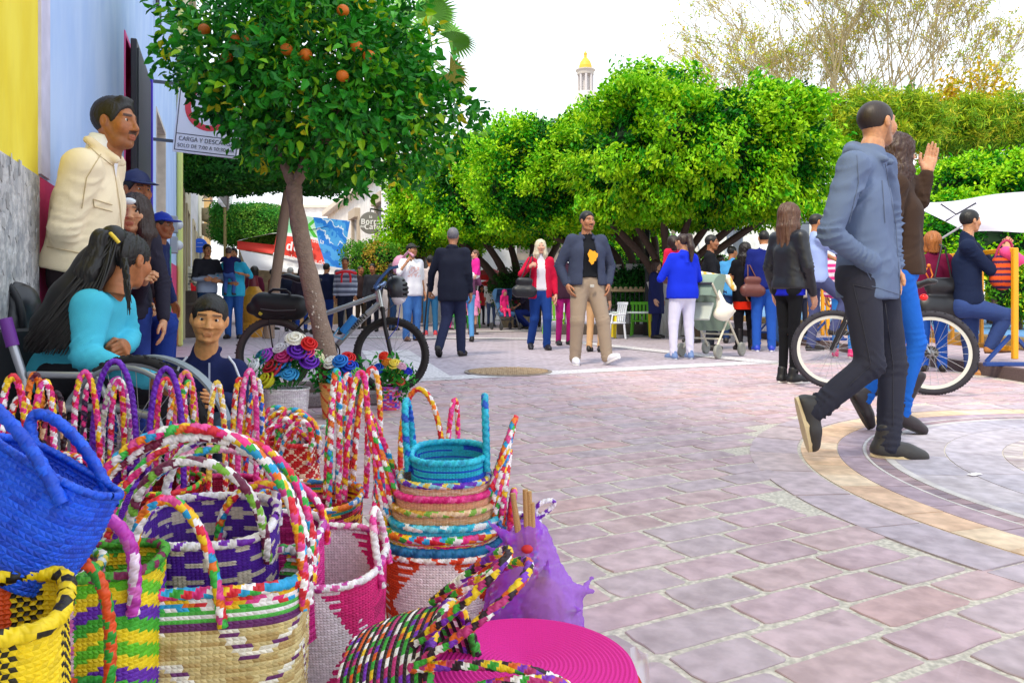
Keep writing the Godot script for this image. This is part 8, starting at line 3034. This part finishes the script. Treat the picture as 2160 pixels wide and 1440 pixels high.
	woven_bag({"at": G(96, 1.12) + Vector3(-0.02, 0.0, 0), "yaw": 0.2, "w": 0.09, "w2": 0.08, "h": 0.40, "taper": 0.92, "lab": "pale pink bag half covered by the blue one", "pat": mixed_cell(["e8b4d0", "e09ac4", "d868b0", "eec4d8"], 4, 7), "rim": ["f0f0f2", "8ad0e0", "f6e050", "58b838"], "stitch": 0.0075})
	woven_bag({"at": G(14, 0.86), "yaw": 0.45, "w": 0.062, "w2": 0.07, "h": 0.475, "tilt": 0.12, "lean": 0.0, "power": 3.5, "taper": 0.95, "lab": "yellow bag with black stitched bands at the left edge", "pat": func(_u, v, c, r): return L("201814") if (c % 12 < 5 and (c + r) % 2 == 0) else (L("e8561c") if c % 24 > 19 else L("f0cf10")), "rim": ["f0cf10", "201814", "f0cf10"], "rim_r": 0.009, "stitch": 0.0068})
	# the blue bag lying over the pile
	var up := Vector3(0.42, 0.80, -0.2).normalized()
	var rt := Vector3(0.85, -0.5, 0.2)
	rt = (rt - up * rt.dot(up)).normalized()
	var bl := Basis(rt, up, rt.cross(up))
	woven_bag({"at": P(-8, 1190, 0.92), "basis": bl, "w": 0.078, "w2": 0.05, "power": 3.5, "h": 0.125, "taper": 1.0, "bulge": 0.08, "lab": "big cobalt blue woven bag slumped over the pile", "pat": mixed_cell(BLUES, 2, 5), "rim": BLUES, "rim_r": 0.005, "stitch": 0.0065,
		"handles": [[2.2, 0.9, Vector3(-0.09, 0.06, 0.02), 0.0075, BLUES], [-2.2, -0.9, Vector3(-0.08, 0.055, 0.0), 0.0075, BLUES]]})
	# the striped bag lying on its side, handles flopping over the mats
	up = Vector3(0.93, 0.24, 0.22).normalized()
	var z := Vector3(0.1, 0.95, 0.3)
	z = (z - up * z.dot(up)).normalized()
	var lay := Basis(up.cross(z), up, z)
	woven_bag({"at": P(765, 1452, 1.29), "basis": lay, "w": 0.108, "w2": 0.098, "h": 0.165, "taper": 0.8, "bulge": 0.06, "lab": "dark bag with fine rainbow stripes lying on its side", "pat": func(_u, _v, c, r): return L("2a2024") if r % 2 else palette(JAZZ)[1 + hash2(c / 2, r, 6) % 6], "rim": JAZZ, "rim_r": 0.009, "stitch": 0.0075,
		"handles": [[1.2, 2.1, Vector3(0.02, 0.185, 0.11), 0.0075, JAZZ], [0.9, 2.5, Vector3(0.0, 0.20, 0.085), 0.0075, JAZZ], [-0.3, 0.5, Vector3(0.0, 0.24, 0.03), 0.0075, JAZZ], [-0.6, 0.9, Vector3(0.02, 0.25, 0.0), 0.0075, JAZZ]]})


func back_row() -> void:
	var g := "row of woven bags behind the big ones"
	var bags := [   # px, depth, half width, height, wall, rim, label, handles as [px from, px to, top y, palette, radius]
		[60, 1.75, 0.12, 0.42, ["f0308a", "f6c81e", "f07a20", "8a1c3a"], MULTI, "bag with orange and pink plaited loops behind the blue one", [[0, 60, 795, PINKY], [46, 88, 790, ["f07a20", "f0a020", "5a1a30"]], [70, 118, 806, PINKY], [84, 134, 830, ["2a1420", "e8c8a0", "a02a5a"]], [10, 70, 840, ["f6f0f2", "f6c81e", "e02838"]]]],
		[235, 2.0, 0.105, 0.33, ["6a1fb8", "5c18a8"], VIOLET, "violet woven bag with tall violet and rose loops", [[150, 212, 786, PINKY], [166, 204, 812, ["f6f0f2", "3a1848", "f0308a"]], [188, 294, 762, VIOLET], [206, 276, 800, ["f6f0f2", "d8e0c8", "c84ab8"]], [230, 262, 802, PINKY]]],
		[352, 2.05, 0.1, 0.31, ["8a1410", "c8201c", "6a1010"], ["e02838", "f6c81e", "58b838"], "dark red woven bag with violet, pink and confetti loops", [[310, 394, 778, VIOLET], [322, 368, 800, PINKY], [352, 398, 812, MULTI], [358, 416, 786, ["ee6ab4", "e84aa8", "f0a03a"]], [380, 412, 806, MULTI]]],
		[470, 2.1, 0.1, 0.29, ["c01858", "d8246a", "a81048"], ["e8308a", "f05aa0"], "crimson woven bag seen through the looped handles", [[440, 478, 808, ["f6f0f2", "e02838", "f6d050"]], [488, 516, 800, ["f6f0f2", "e02838", "f6c81e"]], [504, 548, 782, PINK], [520, 556, 802, ["f6f0f2", "2a6ad8", "f6c81e", "e02838"]]]],
		[660, 1.92, 0.125, 0.31, ["f6c81e", "e02838", "1aa8a0", "f0a03a", "e84a9a", "8a1430"], ["f07a20", "f6c81e", "3a8ad8", "f6f0f2"], "yellow and red confetti bag behind the pink one", [[700, 722, 782, MULTI], [716, 748, 790, ["f6f0f2", "f6f0f2", "e8308a", "3a8ad8", "e02838"]], [735, 786, 786, PINKY], [752, 812, 778, ["f6f0f2", "e02838", "f6b030"]], [690, 735, 800, MULTI]]]]
	var i := 0
	for b in bags:
		var at_ := G(b[0], b[1])
		var s := {"at": at_, "w": b[2], "w2": b[2] * 0.85, "h": b[3], "tilt": 0.1, "lab": b[6], "group": g, "pat": mixed_cell(b[4], 5, 20 + i), "rim": b[5], "stitch": 0.0074, "seed": 30 + i}
		var o := woven_bag(s)
		var inv := Transform3D(o.basis, o.position).affine_inverse()
		var k := 0
		for h in b[7]:
			var zz: float = b[1] + [-0.08, 0.06, -0.02, 0.08, 0.02][k % 5]
			var foot := EYE + (HY - 990.0) / FOC * zz
			var pa: Vector3 = P(h[0], 990, zz)
			var pb: Vector3 = P(h[1], 990, zz + 0.03)
			pa.y = minf(foot, b[3] * 0.95)
			pb.y = pa.y
			var c := (pa + pb) * 0.5
			pa = pa.lerp(Vector3(at_.x, pa.y, pa.z), 0.12)
			pb = pb.lerp(Vector3(at_.x, pb.y, pb.z), 0.12)
			var rise: float = P(0, h[2], zz).y - pa.y
			put("handle", braid(arch(inv * pa, inv * pb, inv.basis * Vector3((h[0] + h[1] - 2.0 * b[0]) / 1620.0 * zz * 0.06, rise, 0), 34, 0.0), 0.0074, h[3], 60 + i * 9 + k), vmat(0.5), o)
			k += 1
		i += 1
	# the red pointed bags leaning together with bundled loops
	for q in [[592, 2.35, "red diamond patterned bag leaning left in the tied bunch"], [628, 2.3, "red and cream patterned bag leaning right in the tied bunch"]]:
		var o := woven_bag({"at": G(q[0], q[1]), "w": 0.055, "w2": 0.05, "h": 0.36, "taper": 1.5, "bulge": 0.0, "lab": q[2], "pat": func(_u, _v, c, r): return L("f0dcc0") if (c + r) % 5 == 0 or (c - r) % 7 == 0 else L("c81820"), "rim": ["e02838", "f6f0f2"], "stitch": 0.0075,
			"handles": [[PI - 0.2, 0.2, Vector3(0.01, 0.14, 0), 0.008, MULTI], [PI + 0.4, -0.4, Vector3(-0.02, 0.15, 0), 0.008, MULTI], [2.2, 0.9, Vector3(0.03, 0.13, 0.02), 0.008, MULTI], [2.6, -0.6, Vector3(-0.05, 0.11, 0.02), 0.008, PINKY], [-2.4, 0.3, Vector3(0.07, 0.10, 0), 0.007, ["f6f0f2", "a8d8f0", "f6f0f2", "8a6ad0"]]]})
	var bs := woven_bag({"at": G(905, 2.15), "w": 0.07, "w2": 0.07, "h": 0.30, "lab": "bag with red confetti loops behind the turquoise basket", "pat": mixed_cell(MULTI, 3, 44), "rim": PINKY, "stitch": 0.008, "handles": [[2.9, 0.9, Vector3(-0.01, 0.29, 0.0), 0.0075, ["e02838", "f6c81e", "f6f0f2", "f07a20"]], [0.9, 0.1, Vector3(0.01, 0.26, 0), 0.007, PINKY]]})
	woven_bag({"at": G(1088, 1.84), "w": 0.055, "w2": 0.06, "h": 0.26, "tilt": -0.05, "lab": "small confetti bag with thin purple and white hoop at the stack's right", "pat": mixed_cell(MULTI, 2, 51), "rim": VIOWHITE, "stitch": 0.0075, "handles": [[2.0, 0.4, Vector3(0.06, 0.1, 0.02), 0.0055, VIOWHITE, -1.1]]})


func rose(seed_: int) -> ArrayMesh:   # petals wound round one another; unit size
	var m := MB.new()
	var turns := 3.1
	var n := 54
	for i in n:
		var q := []
		for e in [i, i + 1]:
			var t := float(e) / n
			var a := t * turns * TAU + seed_
			var r := 0.12 + 0.78 * t
			var wob := 1.0 + 0.07 * sin(a * 2.5)
			var d := Vector3(cos(a), 0, sin(a))
			q.append(d * r * 0.62 + Vector3(0, -0.1 - t * 0.35, 0))
			q.append(d * r * wob + Vector3(0, 0.5 - t * t * 0.5, 0))
			q.append(d * (r * wob + 0.12) + Vector3(0, 0.47 - t * t * 0.62, 0))
		var mid: Vector3 = (q[0] + q[1]) * 0.5
		var out := Vector3(mid.x, 0.4, mid.z)
		m.quad(q[0], q[3], q[4], q[1], out)
		m.quad(q[1], q[4], q[5], q[2], Vector3.UP)
	m.ball(Vector3(0, -0.2, 0), Vector3(0.6, 0.35, 0.6), 12)
	return m.mesh()


func flowers() -> void:
	var r := RandomNumberGenerator.new()
	r.seed = 41
	var roses := [rose(0), rose(2), rose(5)]
	var sets := [
		[G(605, 5.0), "loose bunch of large paper roses at the foot of the trunk", [[592, 772, 33, "2f8fe8"], [562, 748, 20, "b04ad0"], [628, 742, 26, "6a24b4"], [652, 762, 26, "6a24b4"], [598, 752, 22, "d83a8a"], [574, 775, 26, "b81c2e"], [562, 802, 26, "c8c41a"], [622, 716, 24, "f4efe2"], [652, 726, 21, "d81c1c"], [590, 735, 18, "e8e4ea"], [645, 742, 22, "e83f7a"], [668, 750, 18, "f0ecc0"], [535, 770, 18, "e9eef0"], [552, 752, 22, "1a7a94"], [610, 790, 20, "3aa0d8"]]],
		[G(712, 5.1), "paper roses filling the tan woven basket by the trunk", [[698, 764, 20, "f4f0ec"], [734, 756, 20, "d81c24"], [700, 776, 17, "c81c38"], [738, 774, 22, "1c46c8"], [708, 790, 22, "20a8c0"], [682, 786, 18, "8a2a48"], [744, 794, 17, "e8a0a8"], [718, 762, 20, "1f7ad0"], [752, 784, 14, "7ac85a"]]],
		[G(822, 5.45), "small paper roses filling the violet confetti basket", [[809, 750, 13, "e83418"], [816, 764, 13, "f0982a"], [832, 766, 14, "f6e05a"], [820, 776, 14, "f0c0a0"], [834, 786, 14, "f4d850"], [798, 778, 18, "1c54c8"], [858, 782, 13, "2434c8"], [830, 804, 13, "9a4a4a"], [846, 804, 11, "e86a4a"], [846, 772, 12, "d8a8c0"]]]]
	for s in sets:
		var o := thing("flower_bunch", s[1], "flowers", s[0])
		var d: float = -s[0].z
		var st := MB.new()
		for q in s[2]:
			var size: float = q[2] / FOC * d
			var p: Vector3 = P(q[0], q[1], d - 0.04 + r.randf_range(-0.07, 0.05)) - o.position
			var f := put("rose", roses[r.randi() % 3], mat(q[3], 0.75), o)
			var tilt := Vector3((q[0] - (CX + s[0].x / d * FOC)) * 0.012, 0.75, 0.75).normalized()
			f.transform = Transform3D(Basis(Quaternion(Vector3.UP, tilt)).scaled(Vector3.ONE * size), p)
			st.tube([p - tilt * size * 0.4, Vector3(p.x * 0.3, 0.22, p.z * 0.3)], 0.004, 5)
		put("stems", st.mesh(), mat("2f7a2c", 0.7), o)
		var places := []
		var tints := PackedColorArray()
		for i in 90:
			var c: Array = s[2][r.randi() % s[2].size()]
			var p: Vector3 = P(c[0] + r.randf_range(-26, 26), c[1] + r.randf_range(0, 34), d + r.randf_range(-0.06, 0.1)) - o.position
			places.append(turned(r, p, Vector3(r.randf_range(-1, 1), 0.3, 1), 0.5, r.randf_range(0.6, 1.1)))
			tints.append(L(["2a8a34", "1d6a2a", "3fa83a"][r.randi() % 3]))
		scatter("foliage", o, sprig(4, 0.05, 0.028, 0.02, 19, 0.0), leaf_mat("3f8a18"), places, tints)
	woven_bag({"name": "flower_basket", "cat": "basket", "at": G(712, 5.12), "w": 0.115, "w2": 0.11, "h": 0.23, "taper": 0.8, "lab": "tan woven basket with orange zigzag holding roses", "pat": func(_u, _v, c, r): return L("d8401c") if absi(posmod(c, 22) - 11 - posmod(r, 22) + 11) % 11 < 2 else L("dfa45a"), "rim": ["dfa45a", "d89848"], "rim_r": 0.006, "stitch": 0.0105})
	woven_bag({"name": "flower_basket", "cat": "basket", "at": G(822, 5.5), "w": 0.085, "w2": 0.08, "h": 0.16, "taper": 0.82, "lab": "small violet confetti basket holding little roses", "pat": mixed_cell(["9a3ac8", "e84a9a", "3a5ad8", "d8c0e8", "e8602a"], 2, 61), "rim": ["b05ad8", "d860b8"], "rim_r": 0.006, "stitch": 0.0105})
	# grounds under the loose bunch
	var bk := woven_bag({"name": "flower_basket", "cat": "basket", "at": G(605, 5.02), "w": 0.14, "w2": 0.1, "h": 0.2, "lab": "white wicker tub under the loose bunch of roses", "pat": mixed_cell(["e8e4e8", "d8d0d8"], 4, 71), "rim": ["f0ecf0"], "stitch": 0.0105})


func odds_and_ends() -> void:
	# round mats
	var c := G(1114, 1.32)
	var tones := ["6a1c7a", "e8301c", "f6c818", "8f8a96", "e23a18", "ee1aa0"]
	var labels := ["purple round woven mat at the bottom of the stack", "red round woven mat second from the bottom", "yellow round woven mat in the stack", "grey round woven mat in the stack", "orange red round woven mat under the top one", "magenta round woven mat lying on top of the stack"]
	var y := 0.0
	for i in 6:
		var o := thing("round_mat", labels[i], "mat", c + Vector3(sin(i * 2.2) * 0.008, y, cos(i * 1.7) * 0.008), 0.0, "round woven mats stacked in front")
		var h := 0.027
		var m := MB.new()
		var prof := [Vector2(0.0, 0.0), Vector2(0.19, 0.0), Vector2(0.196, h * 0.5), Vector2(0.191, h)]
		for k in 46:
			prof.append(Vector2(0.188 - k * 0.004, h + (0.0012 if k % 2 else -0.0004)))
		prof.append(Vector2(0.0, h))
		m.lathe(Vector3.ZERO, prof, 56)
		put("disc", m.mesh(), mat(tones[i], 0.85, grain, 24.0, 0.08), o)
		y += h + 0.001
	var pb := thing("plastic_scrap", "crumpled clear plastic wrap behind the magenta mat", "plastic wrap", P(1352, 1400, 1.45))
	var film := StandardMaterial3D.new()
	film.albedo_color = Color(0.93, 0.94, 0.97, 0.55)
	film.transparency = BaseMaterial3D.TRANSPARENCY_ALPHA
	film.roughness = 0.3
	put("wrap", grid_sheet(Vector3(-0.02, 0.03, 0), Vector3(0.012, 0.025, 0.01), Vector3(0.018, -0.06, 0), Vector3(-0.012, -0.08, -0.01), 12, 10, 0.012), film, pb)
	# purple tulle over a bundle of dolls' sticks
	var tu := thing("purple_tulle", "crumpled purple tulle netting wrapped round a bundle beside the orange bag", "fabric", P(1118, 1235, 1.68))
	var tf := Field.new(Vector3(-0.16, -0.22, -0.16), Vector3(0.18, 0.2, 0.16), 0.0065)
	tf.bone(Vector3(0.0, 0.1, 0), Vector3(0.03, -0.05, 0.0), 0.045, 0.075, 0.03)
	tf.bone(Vector3(0.03, -0.05, 0), Vector3(0.05, -0.14, 0.0), 0.075, 0.08, 0.03)
	tf.bone(Vector3(-0.04, 0.05, 0), Vector3(-0.05, -0.1, 0.02), 0.045, 0.06, 0.03)
	var r := RandomNumberGenerator.new()
	r.seed = 15
	for i in 16:   # ruffles
		var a := r.randf() * TAU
		var p := Vector3(cos(a) * 0.07 + 0.02, r.randf_range(-0.13, 0.12), sin(a) * 0.06)
		tf.bone(p, p + Vector3(cos(a) * 0.05, r.randf_range(0.0, 0.06), sin(a) * 0.04), 0.012, 0.004, 0.02)
	var net := StandardMaterial3D.new()
	net.albedo_color = Color(0.66, 0.30, 0.92, 0.5)
	net.transparency = BaseMaterial3D.TRANSPARENCY_ALPHA
	net.roughness = 0.6
	put("netting", cloth_mesh(tf.surface(), 0.008, 150.0, func(_p): return Color.WHITE), net, tu)
	var inn := MB.new()
	inn.ball(Vector3(0.03, -0.05, 0.0), Vector3(0.05, 0.07, 0.04), 12)
	inn.ball(Vector3(-0.02, 0.03, 0.0), Vector3(0.03, 0.05, 0.03), 12)
	put("bundle", inn.mesh(), mat("d8b49a", 0.8, grain, 8.0), tu)
	var sk := thing("wooden_sticks", "bundle of pale wooden sticks rising from the purple tulle", "sticks")
	for q in [[1096, 1160, 1082, 1040], [1112, 1160, 1108, 1032], [1120, 1165, 1116, 1036], [1126, 1160, 1122, 1060], [1104, 1165, 1084, 1060]]:
		bar_part(sk, "stick", [P(q[0], q[1], 1.66), P(q[2], q[3], 1.66)], 0.006, mat("d2a46a", 0.7, grain, 12.0), 7)
	var dl := MB.new()
	dl.ball(P(1112, 1158, 1.62), Vector3(0.013, 0.009, 0.012), 10)
	put("knob", dl.mesh(), mat("c8242c", 0.7), sk)


func wheelchair() -> void:
	var d := 2.72
	var o := thing("wheelchair", "black wheelchair with purple grips carrying the girl in aqua", "wheelchair", G(235, d))
	var p := func(x: float, y: float, z := 0.0) -> Vector3: return P(x, y, d + z) - o.position
	var yaw := Basis(Vector3.UP, -0.25)
	for z in [-0.24, 0.3]:
		var w := wheel(o, p.call(285, 935, z), yaw, 0.285, 0.014, "26262a", "8b8f96", 0.012)
		var hr := MB.new()
		hr.tube(circle(0.25, 40), 0.009, 7)
		put("push_rim", hr.mesh(), metal("9aa2aa", 0.4), w, Vector3(0, 0, 0.05 if z < 0 else -0.05), Basis(Vector3.RIGHT, PI / 2))
		var t := metal("a8aab0", 0.35)
		bar_part(o, "back_tube", [p.call(62, 1000, z), p.call(50, 800, z), p.call(22, 715, z)], 0.014, t)
		bar_part(o, "push_grip", [p.call(26, 730, z), p.call(10, 672, z)], 0.02, mat("6a2a8a", 0.6))
		bar_part(o, "seat_tube", [p.call(58, 862, z), p.call(240, 858, z), p.call(330, 880, z)], 0.013, t)
		bar_part(o, "arm_tube", [p.call(60, 790, z), p.call(200, 792, z), p.call(232, 850, z)], 0.012, t)
		bar_part(o, "footrest_tube", [p.call(330, 880, z), p.call(372, 1010, z)], 0.012, t)
		var cw := MB.new()
		cw.lathe(Vector3.ZERO, [Vector2(0, -0.014), Vector2(0.08, -0.014), Vector2(0.085, 0), Vector2(0.08, 0.014), Vector2(0, 0.014)], 20)
		put("caster", cw.mesh(), mat("2b2b2f", 0.8), o, p.call(390, 1058, z) * Vector3(1, 0, 1) + Vector3(0, 0.086, 0), yaw * Basis(Vector3.RIGHT, PI / 2))
	var s := MB.new()
	s.box(Transform3D(yaw, p.call(185, 850, 0.03)), Vector3(0.42, 0.04, 0.46), Color.WHITE, 0.015)
	put("seat", s.mesh(), mat("1c1c20", 0.7), o)
	var b := MB.new()
	b.box(Transform3D(yaw, p.call(52, 810, 0.03)), Vector3(0.04, 0.4, 0.44), Color.WHITE, 0.015)
	put("backrest", b.mesh(), mat("1c1c20", 0.7), o)
	var gd := MB.new()   # the grey guard over the wheel
	for i in 14:
		var a0 := lerpf(0.3, 1.9, i / 14.0)
		var a1 := lerpf(0.3, 1.9, (i + 1) / 14.0)
		var c: Vector3 = p.call(312, 935, -0.24)
		for zz in [-0.03]:
			var q := []
			for e in [[a0, 0.0], [a1, 0.0], [a1, 0.035], [a0, 0.035]]:
				q.append(c + yaw * Vector3(cos(e[0]) * 0.3, sin(e[0]) * 0.285, zz + e[1]))
			gd.quad(q[0], q[1], q[2], q[3], q[0] - c)
			for e in [0, 3]:
				var f: Vector3 = q[e]
				var h: Vector3 = q[1 if e == 0 else 2]
				gd.quad(f, h, h.lerp(c, 0.03), f.lerp(c, 0.03), Vector3.BACK if e == 3 else Vector3.FORWARD)
	put("wheel_guard", gd.mesh(), mat("7f8a94", 0.4), o)
	var bp := thing("backpack", "black crinkled backpack hanging behind the wheelchair", "backpack", P(30, 672, 2.86))
	var bf := Field.new(Vector3(-0.2, -0.24, -0.2), Vector3(0.2, 0.24, 0.2), 0.012)
	bf.bone(Vector3(0, -0.08, 0), Vector3(0, 0.05, 0), 0.1, 0.085, 0.03)
	bf.bone(Vector3(0.02, -0.08, 0.06), Vector3(0.02, -0.02, 0.06), 0.06, 0.05, 0.03)
	put("bag_body", cloth_mesh(bf.surface(), 0.014, 16.0, func(_p): return Color.WHITE), mat("1b1d24", 0.35), bp)
	bar_part(bp, "strap", arch(Vector3(-0.06, 0.08, 0.03), Vector3(0.07, -0.06, 0.07), Vector3(0.03, 0.1, 0.02), 16), 0.012, mat("15161c", 0.6), 7)
